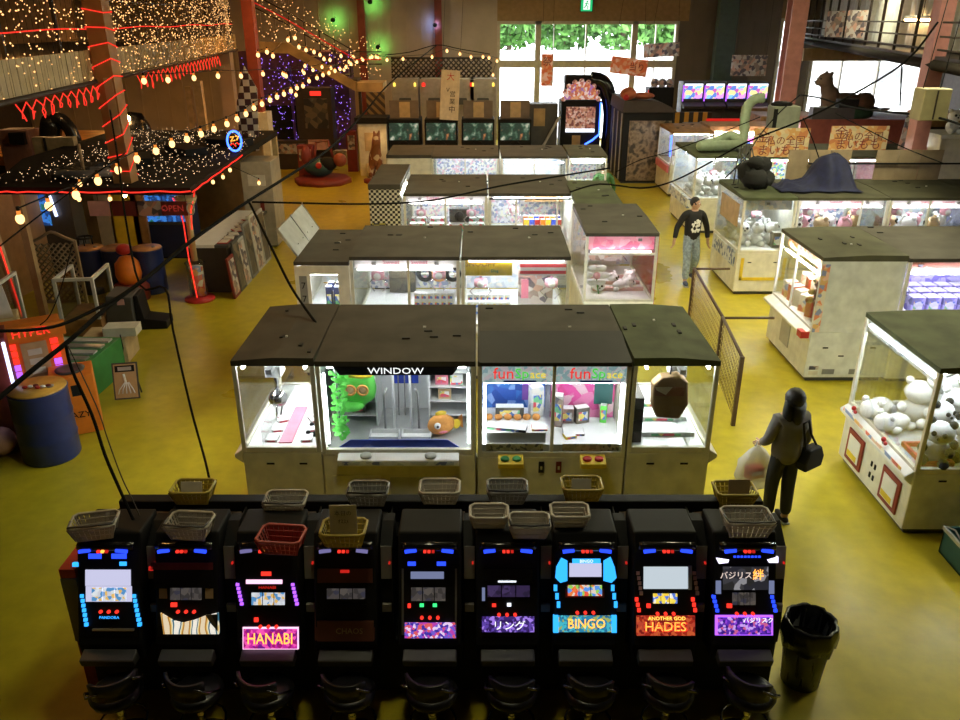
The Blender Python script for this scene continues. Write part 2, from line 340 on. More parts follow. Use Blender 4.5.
# ================================================================== SETTING
XL, XR, YB, YF, ZC = -20.0, 20.0, 37.0, -4.0, 7.4
struct(MB().box(XL, XR, YF, YB + .3, -.12, 0, 'floor').build('floor'))
struct(MB().box(XL - .2, XR + .2, YF - .2, YB + .3, ZC, ZC + .2, 'ceiling').build('ceiling'))
struct(MB().box(XL - .2, XL, YF, YB + .3, 0, ZC, 'wall_dark').build('wall_left'))
struct(MB().box(XR, XR + .2, YF, YB + .3, 0, ZC, 'wall_dark').build('wall_right'))
struct(MB().box(XL - .2, XR + .2, YF - .2, YF, 0, ZC, 'wall_dark').build('wall_front'))
w1a, w1b = at(497, 60, Y=YB).x, at(676, 60, Y=YB).x
zt1 = at(580, 21, Y=YB).z; zm1 = at(580, 64, Y=YB).z
w2a, w2b = at(777, 50, Y=YB).x, at(801, 50, Y=YB).x
w3a, w3b = at(807, 80, Y=YB).x, at(929, 80, Y=YB).x; w3t, w3c = at(860, 52, Y=YB).z, at(860, 116, Y=YB).z
wb = MB()
def corrug(x0, x1, z0, z1, m):
    wb.box(x0, x1, YB, YB + .25, z0, z1, m)
    x = x0 + .1
    while x < x1 - .05 and m.startswith('wall_panel'):
        wb.box(x, x + .035, YB - .03, YB, z0, z1, m); x += .62
corrug(XL, w1a, 0, ZC, 'wall_panel'); corrug(w1a, w1b + .4, zt1, ZC, 'wall_tan'); corrug(w1b, w2a, 0, zt1, 'wall_panel_shaded'); corrug(w1b + .4, w2a, zt1, ZC, 'wall_panel_shaded')
corrug(w2a, w2b, zt1 + .1, ZC, 'wall_tan'); corrug(w2a, w2b, 0, .5, 'wall_panel'); corrug(w2b, w3a, 0, ZC, 'wall_panel_shaded')
corrug(w3a, w3b, w3t, ZC, 'wall_panel_shaded'); corrug(w3a, w3b, 0, w3c, 'wall_panel_shaded'); corrug(w3b, XR, 0, ZC, 'wall_panel_shaded')
struct(wb.build('wall_back'))
def window(name, x0, x1, z0, z1, xs, zs, fw=.13):
    r = bpy.data.objects.new(name, None); COL.objects.link(r); r.location = ((x0 + x1) / 2, YB, z0); r['kind'] = 'structure'
    ox, oz = (x0 + x1) / 2, z0
    f = MB()
    for a, b in ((x0, x0 + fw), (x1 - fw, x1)): f.box(a - ox, b - ox, -.06, .2, 0, z1 - z0, 'frame_white')
    for a, b in ((z0, z0 + fw * .6), (z1 - fw, z1)): f.box(x0 - ox, x1 - ox, -.05, .19, a - oz, b - oz, 'frame_white')
    for x, t in xs: f.box(x - t / 2 - ox, x + t / 2 - ox, -.05, .18, 0, z1 - z0, 'frame_white')
    for z, t in zs: f.box(x0 - ox, x1 - ox, -.055, .17, z - t / 2 - oz, z + t / 2 - oz, 'frame_white')
    f.build('window_frame', r)
    MB().box(x0 + fw * .5 - ox, x1 - fw * .5 - ox, .05, .06, .02, z1 - z0 - .02, 'window_glass').build('window_pane', r)
X = lambda px: at(px, 60, Y=YB).x
window('window_1', w1a, w1b, 0, zt1, [(X(537.5), .24), (X(585), .05), (X(633), .24), (X(553), .03), (X(654), .03)], [(zm1, .3)])
window('window_2', w2a, w2b, .5, zt1 + .1, [(X(790), .05)], [(zm1, .2)])
window('window_3', w3a, w3b, w3c, w3t, [(X(843), .05), (X(880), .05)], [])
# outside: paving, low white building, trees
single(MB().box(-70, 90, YB + .4, 140, -.2, -.05, 'concrete'), 'paved_yard', 'pale sunlit paved yard outside the big back window', 'pavement')
bd = thing('low_building', 'low white building across the yard outside the back window', 'building', (16, 62, 0))
MB().box(-26, 30, 0, 5, 0, 2.3, 'shop_white').build('wall', bd); MB().box(-26.5, 30.5, -.4, 5.4, 2.31, 2.75, 'white_panel').build('roof_edge', bd)
for i in range(6): MB().box(-20 + i * 8, -17 + i * 8, -.05, .02, .7, 1.7, 'grey').build('window', bd)
def tree(x, y, h, r, label):
    t = thing('broadleaf_tree', label, 'tree', (x, y, -.05), random.random() * 6, 'trees outside the back window')
    MB().tube([(0, 0, 0), (.1, 0, h * .4), (0, .1, h * .7)], [.25, .2, .1], 'tree_bark').build('trunk', t)
    c = MB(); rng = random.Random(int(x * 100))
    for i in range(1700):
        a, b = rng.random() * 6.28, rng.random() ** .6
        q = Vector((math.cos(a) * r * b, math.sin(a) * r * b, h * .62 + (rng.random() - .5) * h * .72 * math.sqrt(max(.05, 1 - b * b))))
        s_ = .22 + rng.random() * .3
        u = Vector((rng.random() - .5, rng.random() - .5, rng.random() - .5)).normalized() * s_; w_ = u.cross(Vector((rng.random() - .5, 1, .3))).normalized() * s_
        c.add([q - u, q + w_ * .5, q + u, q - w_ * .5], [(0, 1, 2, 3)], 'tree_leaf')
    c.build('foliage', t)
tn = ['at the left end of the row', 'second from the left in the row', 'third from the left in the row', 'fourth from the left in the row', 'fifth from the left in the row', 'sixth from the left in the row', 'behind the narrow right-hand window']
for i in range(7):
    tree((-1 if i == 0 else (2.5 + (i - 1) * 4.6)) if i < 6 else 29, 70 + (i % 3) * 2.2, 8.6 + (i % 2) * 1.4, 3.4, 'leafy green tree outside the window, ' + tn[i])

# ------------------------------------------------------------------ ceiling lamps (hung above the frame)
def lamp(x, y, kind, r=.36, z=6.25, top=ZC):
    t = thing('pendant_lamp', f'{"amber" if kind == "lamp_warm" else "pale yellow"} pendant lamp hanging from the ceiling ' + LN[(x, y)], 'lamp', (x, y, z), 0, 'hall pendant lamps')
    MB().lathe((0, 0, 0), [(r + .02, -.02), (r, .05), (.12, .3), (.05, .42)], 'grey_metal').build('shade', t)
    MB().lathe((0, 0, 0), [(r * .98, -.04), (r * .98, -.025)], kind).build('bulb', t)
    MB().cyl((0, 0, .4), (0, 0, top - z - .01), .012, 'black').build('cord', t)
LN = {(-6, 31.5): 'as added fill over the stairs', (0.5, 31.5): 'as added fill over the grey machines', (-.6, 5.2): 'as added fill over the slot row', (-6.2, 7.5): 'over the blue drum aisle', (-8.5, 16): 'over the bar kiosk', (-5.2, 25): 'over the kiddie rides', (8.3, 13.2): 'over the right-hand cranes', (3.6, 11): 'over the walking man aisle', (4.2, 19.5): 'over the far aisle', (10.5, 24): 'by the pink column', (-.5, 14): 'over the crane islands', (-.5, 23): 'over the racing row', (7.6, 7.6): 'over the panda crane'}  # slot-row lamp and the two back-wall lamps are added fill, out of view
LN.update({(-12.5, 25): 'as added fill under left gallery, stage middle', (-14, 31): 'as added fill under left gallery, stage far end'})  # two fill lamps added to brighten the dim stage
for x, y in LN:
    if x < -11: lamp(x, y, 'lamp_warm', .35, 3.2, 4.1); continue
    lamp(x, y, 'lamp_warm' if x < -1 or (x, y) == (-.5, 23) else 'lamp_neutral', .95 if (x, y) == (8.3, 13.2) else (.30 if y < 6 else .5))

# ================================================================== CRANE MACHINES
def local(x, y, rz):
    T = Matrix.Translation((x, y, 0)) @ Matrix.Rotation(rz, 4, 'Z')
    return lambda a, b, c: T @ Vector((a, b, c))
def crane(label, x, y, rz, w, d, h, group=None, name='crane_machine', **k):
    g = k.get
    zb, zt = g('zb', .9), g('zt', h - .09); body = g('body', 'cream'); fr = g('frame', body); roof = g('roof', 'roof_brown')
    t = thing(name, label, 'crane game', (x, y, 0), rz, group); hw = w / 2 - .006; D = d - .006; pt = .045
    ld = g('ledge', .1)
    c = MB().box(-hw, hw, 0, D, .07, zb - .06, body).box(-hw + .04, hw - .04, .05, D - .04, 0, .07, 'dark_grey')
    if ld: c.prism([(-ld, zb - .13), (-ld, zb - .09), (-.002, zb - .03), (-.002, zb - .2)], -hw + .01, hw - .01, g('ledge_mat', body))
    c.build('cabinet', t, .012)
    f = MB()
    for sx in (-1, 1):
        a = sx * hw; b = sx * (hw - pt)
        for y0, y1 in ((0, pt), (D - pt, D)): f.box(min(a, b), max(a, b), y0, y1, zb - .06, zt, fr)
        f.box(min(a, b), max(a, b), pt, D - pt, zb - .06, zb, fr)
    f.box(-hw + pt, hw - pt, 0, pt, zb - .06, zb, fr)
    for mx in g('divs', []): f.box(mx - .018, mx + .018, 0, .03, zb, zt, fr)
    f.build('frame', t, .006)
    # roof board: front half falls slightly to the front edge
    r = MB().prism([(0, zt + .001), (0, h - .035), (D * .52, h), (D, h - .005), (D, zt + .001)], -hw, hw, roof)
    rng = random.Random(int(x * 37 + y * 11))
    for i in range(4):
        bx, by = (rng.random() - .5) * w * .85, (.25 + rng.random() * .7) * d
        zz = (h - .035 + .035 * by / (D * .52)) if by < D * .52 else h - .005
        r.cbox((bx, by, zz + .006), (.085, .035, .02), 'roof_black')
    r.cbox((.15 * w, D * .53, h + .004), (.03, .02, .016), 'white_plastic')
    r.build('roof', t)
    MB().box(-hw + pt, hw - pt, D - .03, D - .012, zb, zt, g('back', 'white_panel')).build('back_panel', t)
    MB().box(-hw + .02, hw - .02, .02, D - .032, zb - .058, g('play', zb - .02), g('play_mat', 'white_plastic')).build('playfield', t)
    hd = g('head', .15)
    if hd:
        hp = MB().box(-hw + pt, hw - pt, .125, .14, zt - hd, zt - .002, g('head_mat', 'white_plastic'))
        if g('text'):
            for tx in g('text_x', [0]): hp.text(g('text'), g('text_s', .1), g('text_mat', 'pink'), facing(tx, .122, zt - hd * .45))
        hp.build('header_sign', t)
    for ty, tz, *tm in g('tubes', [(.065, zt - hd - .01, 'tube_header'), (d * .5, zt - .04)] if hd else [(.1, zt - .04)]):
        MB().cyl((-hw + .1, ty, tz), (hw - .1, ty, tz), .016, tm[0] if tm else g('tube', 'tube'), 8).build('light_tube', t)
    if g('vtube'):
        for sx in (-1, 1): MB().cyl((sx * (hw - .07), .055, zb + .05), (sx * (hw - .07), .055, zt - .1), .012, g('vmat', 'tube_soft'), 8).build('light_tube', t)
    if not g('noglass'):
        MB().box(-hw + pt, hw - pt, .012, .018, zb, zt, 'glass').build('front_glass', t)
    for sx in (-1, 1):
        if (sx < 0 and 'L' in g('side', 'LR')) or (sx > 0 and 'R' in g('side', 'LR')):
            MB().box(sx * (hw - .02) - .003, sx * (hw - .02) + .003, pt, D - pt, zb, zt, 'glass').build('side_glass', t)
        else:
            MB().box(sx * (hw - .012) - .011, sx * (hw - .012) + .011, pt, D - pt, zb, zt, g('side_mat', body)).build('side_panel', t)
    for cx, cy, dz in g('claws', []):
        q = MB(); zr = zt - .1
        q.box(cx - .03, cx + .03, .1, D - .05, zr, zr + .04, 'grey_metal'); q.cbox((cx, cy, zr - .05), (.16, .16, .1), 'white_plastic')
        q.cyl((cx, cy, zr - .1), (cx, cy, zr - dz), .02, 'chrome', 8)
        q.build('gantry', t)
        q = MB(); q.lathe((cx, cy, zr - dz - .1), [(.02, .1), (.095, .08), (.1, 0), (.07, -.03), (.0, -.035)], g('claw_mat', 'plush_pink'), 16)
        q.cyl((cx, cy - .1, zr - dz - .06), (cx, cy - .104, zr - dz - .06), .055, 'white_plastic', 12)
        for s_ in (-1, 1): q.tube([(cx + s_ * .06, cy, zr - dz - .12), (cx + s_ * .16, cy, zr - dz - .2), (cx + s_ * .06, cy, zr - dz - .32)], .01, 'chrome', 6)
        q.build('claw', t)
    return t, local(x, y, rz)
def dark_slots(t, xs, z, y=-.001, w=.07, h=.02):
    for x in xs: MB().box(x - w / 2, x + w / 2, y - .004, y, z - h / 2, z + h / 2, 'black').build('lock', t)
def buttons(t, xs, zc, cols):
    for x, c in zip(xs, cols):
        b = MB().prism([(-.15, zc - .05), (-.15, zc + .005), (-.01, zc + .045), (-.001, zc - .05)], x - .13, x + .13, 'yellow').build('control_box', t, .008)
        for s_ in (-1, 1):
            MB().lathe((x + s_ * .06, -.085, zc + .022), [(.045, 0), (.045, .018), (.03, .03), (0, .033)], c, 14).build('push_button', b)

Y1 = 7.2
# --- first island: WINDOW crane
wt, WL = crane('cream crane machine with the WINDOW header and a green garland behind its glass', -.835, Y1, 0, 1.59, 1.62, 1.95, body='cream', head=0, tubes=[(.09, 1.82), (.45, 1.84)], vtube=True, tube='tube_soft', back='back_pale', divs=[], zb=.93, ledge=0, side='LR', frame='cream', play=.90, play_mat='light_grey')  # upright side tubes added to brighten the dull interior
b = MB().prism([(-.64, 1.855), (.64, 1.855), (.56, 1.745), (-.56, 1.745)], .05, .065, 'black', 'y'); b.text('WINDOW', .095, 'text_white', facing(0, .047, 1.79), font_scale_x=1.25); b.build('header_sign', wt)
MB().prism([(-.62, .93), (.62, .93), (.5, 1.015), (-.5, 1.015)], .05, .06, 'blue', 'y').build('blue_banner', wt)
cp = MB().prism([(-.12, .80), (-.12, .87), (-.001, .90), (-.001, .79)], -.62, .62, 'white_plastic').build('control_panel', wt, .01)
MB().prism([(-.122, .815), (-.122, .855), (-.119, .855), (-.119, .815)], -.57, .57, 'blue_print').build('decal', cp)
for s_ in (-1, 1):
    MB().lathe((s_ * .33, -.06, .885), [(.06, 0), (.06, .02), (.035, .032), (0, .034)], 'light_grey', 16).build('dial', cp)
    MB().box(s_ * .09 - .012, s_ * .09 + .012, .5, .54, .90, 1.8, 'white_plastic').build('pillar', wt)
    MB().tube([(s_ * .18, .42, .92), (s_ * .18, .42, 1.35), (s_ * .15, .45, 1.42)], .012, 'grey_metal', 6).build('rail', wt)
    q = MB()
    for i in range(5): q.box(s_ * .50 - .22, s_ * .50 + .2, .62, 1.0, 1.0 + i * .17, 1.012 + i * .17, 'white_plastic')
    q.box(s_ * .50 - .225, s_ * .50 - .205, .58, 1.0, .9, 1.75, 'white_plastic'); q.box(s_ * .50 + .205, s_ * .50 + .225, .58, 1.0, .9, 1.75, 'white_plastic')
    q.build('shelf', wt)
MB().box(-.75, .75, 1.02, 1.04, .9, 1.84, 'white_plastic').build('inner_wall', wt); MB().box(-.14, .14, 1.0, 1.018, 1.22, 1.34, 'blue').build('back_band', wt); MB().box(-.13, .13, 1.0, 1.018, 1.42, 1.8, 'dark_grey').build('dark_window', wt)
for i in (-1, 0, 1): MB().cyl((i * .07, .8, .92), (i * .07, .9, 1.75), .008, 'grey_metal', 6).build('rod', wt)
dark_slots(wt, [], .5)
for i in range(4): MB().box(.0 + i * .07, .035 + i * .07, -.005, -.001, .42, .46, 'black').build('coin_slot', wt)
MB().box(-.7, -.2, -.006, -.001, .30, .62, 'ivory').build('service_door', wt); MB().box(-.1, .42, -.006, -.001, .30, .6, 'light_grey').build('service_door', wt)
for i in range(2):
    tr = MB().box(-.155, .155, -.09, .09, 0, .012, 'white_plastic')
    for a, b_, c_, d_ in ((-.155, .155, -.09, -.08), (-.155, .155, .08, .09), (-.155, -.145, -.09, .09), (.145, .155, -.09, .09)): tr.box(a, b_, c_, d_, .012, .06, 'white_plastic')
    single(tr, 'prize_tray', f'{["left", "right"][i]} one of the two white trays inside the WINDOW crane', 'tray', WL(-.18 + i * .34, .30, .905), group='white trays in the WINDOW crane')
gv = MB(); rng = random.Random(3)
for i in range(170):
    z = 1.05 + .73 * rng.random(); a = rng.random() * 6.28; r_ = .03 + .05 * rng.random()
    p = Vector((math.cos(a) * r_, math.sin(a) * r_, z - 1.05)); u = Vector((rng.random() - .5, rng.random() - .5, -.6)).normalized() * .045; w_ = u.cross(Vector((0, 1, .2))).normalized() * .028
    gv.add([p, p + u * .5 + w_, p + u, p + u * .5 - w_], [(0, 1, 2, 3)], 'bright_green')
gv.cyl((0, 0, 0), (0, 0, .74), .006, 'green', 5)
single(gv, 'leaf_garland', 'bright green leaf garland hanging inside the WINDOW crane', 'garland', WL(-.60, .16, 1.02))
def plush(label, loc, body='plush_white', limb=None, s=1., rz=0, group=None, ears=True, kind='plush_toy', face=True, lying=False):
    limb = limb or body
    t = thing(kind, label, 'plush toy', loc, rz, group); L = lambda m, n: m.build(n, t)
    o = .13 * s
    if lying:
        L(MB().ball((0, .05 * s, .09 * s), .11 * s, body, sq=(1, 1.35, .8)), 'body'); hc = Vector((0, -.13 * s, .11 * s))
    else:
        L(MB().ball((0, 0, .11 * s), .11 * s, body, sq=(1, .85, 1)), 'body'); hc = Vector((0, -.02 * s, .28 * s))
    L(MB().ball(hc, .105 * s, body, sq=(1.08, .95, .95)), 'head')
    for sx in (-1, 1):
        if ears: L(MB().ball(hc + Vector((sx * .08 * s, .01, .085 * s)), .036 * s, limb, 8, 6), 'ear')
        L(MB().ball((sx * .1 * s, -.07 * s if not lying else -.05 * s, .14 * s if not lying else .05 * s), .05 * s, limb, 8, 6, (.8, 1.3, .8)), 'arm')
        L(MB().ball((sx * .075 * s, -.11 * s if not lying else .17 * s, .045 * s), .05 * s, limb, 8, 6, (.9, 1.3, .9)), 'leg')
        if face: L(MB().ball(hc + Vector((sx * .04 * s, -.092 * s, .02 * s)), .022 * s, 'plush_black', 8, 6), 'eye')
    if face: L(MB().ball(hc + Vector((0, -.104 * s, -.015 * s)), .014 * s, 'plush_black', 8, 6), 'nose')
    return t
gp = thing('plush_toy', 'bright green plush with round glasses on the shelf of the WINDOW crane', 'plush toy', WL(-.46, .52, 1.2))
MB().ball((0, 0, .2), .2, 'bright_green', 14, 10, (1, .6, 1.1), .08).build('body', gp); MB().ball((-.08, -.1, .02), .1, 'bright_green', 10, 8, (1.5, 1, .5)).build('foot', gp)
for s_ in (-1, 1):
    MB().tube([(s_ * .065 + .055 * math.cos(a * PI / 6), -.135, .22 + .055 * math.sin(a * PI / 6)) for a in range(12)], .012, 'plush_orange', 6, True).build('glasses_rim', gp)
    MB().ball((s_ * .065, -.12, .22), .045, 'tan', 10, 8, (1, .4, 1)).build('eye', gp)
pk = MB().ball((0, 0, 0), .1, 'yellow', 10, 8, (1.5, .5, .6), .3); single(pk, 'cloud_pop_sign', 'yellow and pink burst sign above the green plush', 'sign', WL(-.40, .3, 1.66))
fp = thing('plush_fish', 'orange plush fish with a white eye lying in the WINDOW crane', 'plush toy', WL(.42, .38, .905), .3)
MB().ball((0, 0, .12), .13, 'plush_orange', 14, 10, (1.15, .7, .9)).build('body', fp)
MB().add([(.12, 0, .12), (.24, .02, .2), (.24, -.02, .05)], [(0, 1, 2), (2, 1, 0)], 'plush_orange').ball((.17, 0, .1), .05, 'yellow', 8, 6, (1, .4, 1.2)).build('tail', fp)
MB().ball((-.06, -.085, .15), .035, 'plush_white', 10, 8).build('eye', fp); MB().ball((-.065, -.115, .155), .014, 'plush_black', 8, 6).build('pupil', fp); MB().ball((0, -.09, .07), .03, 'pink', 8, 6, (1.8, .4, .5)).build('mouth', fp); MB().ball((0, 0, .25), .04, 'yellow', 8, 6, (1.6, .4, .8)).build('fin', fp)
cart = {}
def carton(label, p, dims, m='print_prize', rz=0, group=None, name='prize_box', cat='boxed prize'):
    """a carton with a lid flap edge; copies share the mesh"""
    key = (dims, m)
    if key not in cart:
        a, b, c = dims
        q = MB().box(-a / 2, a / 2, -b / 2, b / 2, 0, c, m).box(-a / 2 + .004, a / 2 - .004, -b / 2 + .004, b / 2 - .004, c, c + .003, 'white_plastic').box(-a * .35, a * .35, -b / 2 - .002, -b / 2, c * .2, c * .75, 'print_prize' if m != 'print_prize' else 'white_plastic')
        o = q.build(name); cart[key] = o
    else:
        o = cart[key].copy(); COL.objects.link(o)
    o.location = p; o.rotation_euler = (0, 0, rz); tag(o, label, cat, group); return o
for i, (lx, lz, m) in enumerate([(.42, 1.355, 'pink'), (.58, 1.355, 'print_prize'), (.5, 1.525, 'print_prize'), (.45, 1.185, 'tan'), (-.5, 1.015, 'print_dark')]):
    carton(['pink carton on the right shelf of the WINDOW crane', 'printed carton beside the pink one in the WINDOW crane', 'printed carton on the top right shelf of the WINDOW crane', 'tan carton on the lower right shelf of the WINDOW crane', 'dark carton below the green plush'][i], WL(lx, .74, lz), (.14, .14, .12), m)

# --- FUN crane (black sloping hood)
ft, FL = crane('cream crane machine with the black sloping hood and two fun signs', .735, Y1, 0, 1.53, 1.62, 1.95, head=0, zb=.9, vtube=True, tubes=[(.12, 1.64), (.6, 1.8)], tube='tube_soft', back='back_blue', play=.98, ledge=0, divs=[0], side='')
MB().prism([(-.03, 1.915), (.62, 2.0), (.62, 1.97), (-.03, 1.885)], -.74, .745, 'roof_black').build('hood', ft)
MB().box(-.72, .72, .03, .045, 1.67, 1.858, 'header_dots').build('header_sign', ft)
hs = MB()
for sx in (-.38, .38):
    hs.text('fun', .17, 'lit_red', facing(sx - .12, .024, 1.77)).text('Sp', .15, 'lit_green', facing(sx + .06, .024, 1.77)).text('ace', .12, 'lit_yellow', facing(sx + .22, .024, 1.76))
    hs.box(sx - .12, sx + .2, .02, .026, 1.68, 1.70, 'blue')
hs.build('sign_lettering', ft)
MB().box(.03, .72, .62, .65, .985, 1.64, 'back_pink').build('pink_backdrop', ft); MB().box(-.72, -.03, .62, .65, 1.105, 1.64, 'back_blue').build('blue_backdrop', ft); MB().box(-.28, -.12, .612, .619, 1.2, 1.6, 'purple').build('purple_patch', ft); MB().box(.5, .7, .612, .619, 1.15, 1.55, 'teal_crate').build('teal_patch', ft)
MB().box(-.72, -.06, .05, .61, .985, 1.10, 'white_plastic').build('raised_table', ft)
for sx in (-.38, .4): MB().box(sx - .29, sx + .29, -.008, -.002, .92, 1.0, 'print_panel').build('instruction_plate', ft)
buttons(ft, [-.42, .42], .84, ['green', 'red']); 
for x_, m in ((-.1, 'black'), (.08, 'dark_red')):
    q = MB().box(x_ - .028, x_ + .028, -.012, -.001, .66, .79, m).build('coin_slot', ft); MB().box(x_ - .01, x_ + .01, -.015, -.012, .70, .74, 'silver').build('coin_return', q)
for i in range(6):
    q = MB().lathe((0, 0, 0), [(.035, 0), (.045, .02), (.035, .045), (0, .05)], 'plush_orange', 12)
    single(q, 'round_snack', 'small round orange prize in the row on the fun crane table', 'prize', FL(-.64 + i * .1, .36, 1.101), group='round orange prizes in the fun crane')
for i, (lx, ly, dims, m, lab) in enumerate([(-.42, .85, (.3, .1, .12), 'print_dark', 'dark long carton on the left table of the fun crane'), (-.14, .9, (.14, .1, .34), 'back_pale', 'tall pale blue carton in the middle of the fun crane'), (.10, .9, (.10, .1, .36), 'print_poster', 'tall printed carton beside the pale blue carton in the fun crane'), (.2, 1.1, (.15, .1, .17), 'print_poster', 'grey printed carton on the white field of the fun crane'), (.36, 1.15, (.15, .1, .18), 'print_dark', 'dark printed carton on the white field of the fun crane'), (.6, 1.15, (.07, .07, .2), 'bright_green', 'lime green bottle carton in the fun crane'), (.25, .55, (.22, .16, .02), 'print_dark', 'flat dark card lying on the white field of the fun crane'), (.2, .35, (.12, .1, .03), 'yellow', 'yellow packet lying on the white field of the fun crane'), (-.5, .3, (.5, .12, .025), 'black', 'flat black keyboard on the left table of the fun crane'), (-.12, .28, (.16, .12, .02), 'print_candy', 'colourful tablet on the left table of the fun crane')]):
    carton(lab, FL(lx, min(ly * .5, .53), 1.101 if lx < -.06 else .982), dims, m, rz=[0, .3, -.2][i % 3])

# --- end cranes of the first island (fronts face the side aisles)
et, EL = crane('cream end crane facing the left aisle, with a pink mat and chrome claw inside', -2.45, Y1 + .82, -PI / 2, 1.63, .82, 1.95, head=0, back='white_panel', body='cream', zb=.95, tubes=[(.08, 1.8), (.7, 1.8)], claws=[], roof='roof_brown', ledge=.09, side='LR', play=.93, play_mat='white_plastic')
er, RL = crane('cream end crane facing the right aisle, with a paper bag hung inside', 2.365, Y1 + .82, PI / 2, 1.63, .86, 1.95, head=0, back='white_panel', body='cream', zb=.95, tubes=[(.08, 1.8), (.7, 1.8)], roof='roof_green', ledge=.09, side='LR', play=.93)
for t_, s_ in ((et, 1), (er, -1)):
    q = MB().box(-.7, .7, .3, .36, 1.72, 1.77, 'grey_metal'); q.cbox((s_ * .45, .33, 1.68), (.2, .16, .12), 'light_grey'); q.cyl((s_ * .45, .33, 1.62), (s_ * .45, .33, 1.42), .022, 'chrome', 8); q.build('gantry', t_)
    MB().ball((s_ * .45, .33, 1.34), .1, 'chrome', 14, 10, (1, 1, .9)).tube([(s_ * .45 - .08, .33, 1.3), (s_ * .45 - .12, .33, 1.18), (s_ * .45 - .04, .33, 1.12)], .01, 'chrome', 6).tube([(s_ * .45 + .08, .33, 1.3), (s_ * .45 + .12, .33, 1.18), (s_ * .45 + .04, .33, 1.12)], .01, 'chrome', 6).build('claw', t_)
    MB().box(-.75, .75, .2, .22, .93, 1.15, 'glass').build('inner_screen', t_)
    MB().box(s_ * .81 - .002, s_ * .81 + .012, .06, .8, 1.62, 1.85, 'light_grey').build('corner_cover', t_) if False else None
def side_locks(t, sx, w, ys, z):
    for y_ in ys: MB().box(min(sx * w / 2, sx * (w / 2 - .004)), max(sx * w / 2, sx * (w / 2 - .004)), y_ - .04, y_ + .04, z - .01, z + .01, 'black').build('lock', t)
side_locks(et, 1, 1.63, [.28, .62], .76); side_locks(er, -1, 1.63, [.25, .6], .76)
single(MB().box(-.07, .07, -.42, .42, 0, .012, 'pink'), 'pink_mat', 'pink strip mat on the floor of the left end crane', 'mat', (-2.03, Y1 + .55, .932))
for i in range(3):
    q = MB().box(-.05, .05, -.03, .03, 0, .03, 'black').ball((-.04, 0, .03), .03, 'black', 8, 6).ball((.04, 0, .03), .03, 'black', 8, 6)
    single(q, 'black_controller', ['black controller nearest the pink mat in the left end crane', 'middle black controller beside the pink mat in the left end crane', 'black controller farthest from the glass beside the pink mat'][i], 'prize', (-1.78, Y1 + .3 + i * .2, .932), i * .4, 'black controllers in the left end crane')
for i in range(6):
    carton('white packet beside the pink mat in the left end crane', (-2.18 + (i % 2) * .36, Y1 + .22 + (i // 2) * .22, .932), (.12, .15, .03), 'white_plastic', .1 * i, 'white packets in the left end crane')
pb = thing('paper_bag', 'brown paper bag hanging inside the right end crane', 'bag', (1.93, Y1 + .2, 1.38))
MB().prism([(-.17, -.02), (-.12, -.15), (.12, -.17), (.2, .0), (.17, .25), (.08, .32), (-.1, .3), (-.18, .22)], -.07, .07, 'bag_brown', 'y').build('body', pb, .02); MB().box(-.16, .14, -.078, -.072, .1, .2, 'animal_patch').build('printed_band', pb); MB().cyl((0, 0, .3), (0, 0, .42), .008, 'black', 6).build('hook', pb)
for i in range(3): carton(['white plank nearest the glass in the right end crane', 'pale printed plank in the right end crane', 'white plank at the back of the right end crane'][i], (1.99, Y1 + .35 + i * .35, .932), (.55, .16, .05), 'white_plastic' if i != 1 else 'back_pale')
q = MB()
for i in range(4): q.box(-.05, .05, -.6, .6, i * .13, i * .13 + .12, 'dark_brown')
single(q, 'dark_plank_stack', 'dark planks standing along the left wall of the right end crane', 'planks', (1.63, Y1 + .75, .932))

# --- second island
Y2 = 10.95
s2a, A2 = crane('second island crane with pink lettering and a black backdrop', -1.07, Y2, 0, 1.57, 1.75, 1.95, text='Sweet', text_x=[-.2, .2], head=.14, back='back_goods', claws=[(-.45, .5, .2), (.45, .7, .25)], zb=.9, body='ivory', divs=[.05])
MB().box(-.4, .02, 1.5, 1.6, .9, 1.72, 'print_dark').build('black_backdrop', s2a)
s2b, B2 = crane('second island crane with the yellow SNOOPY banner and a red striped sign', .51, Y2, 0, 1.56, 1.75, 1.95, head=0, back='back_pale', claws=[(-.5, .45, .3), (.55, .45, .3)], zb=.9, body='ivory', tubes=[(.036, 1.845, 'tube_header'), (.14, 1.83), (.9, 1.8)], divs=[])  # foremost tube added to light the face of the banner
q = MB().box(-.72, -.05, .06, .075, 1.62, 1.84, 'yellow'); q.text('SNOOPY', .11, 'wood', facing(-.5, .057, 1.79)).text('Dog', .06, 'green', facing(-.3, .057, 1.69)); q.build('yellow_banner', s2b)
MB().box(.06, .72, .06, .075, 1.62, 1.84, 'stripe_red').build('striped_sign', s2b); MB().box(.08, .62, .9, .93, .9, 1.45, 'print_poster').build('poster_board', s2b); MB().box(.13, .24, .885, .9, 1.0, 1.3, 'pink').build('poster_patch', s2b)
for i in range(28):
    carton('small white carton in the grid beneath the yellow banner', B2(-.66 + (i % 7) * .095, .5 + (i // 14) * .35, .881 + ((i // 7) % 2) * .105), (.085, .12, .1), 'white_plastic', 0, 'white cartons beneath the yellow banner')
for i in range(30):
    carton('small white carton stacked at the right of the black backdrop', A2(.12 + (i % 6) * .1, .6 + (i // 18) * .3, .881 + ((i // 6) % 3) * .105), (.09, .12, .1), 'white_plastic', 0, 'white cartons beside the black backdrop')
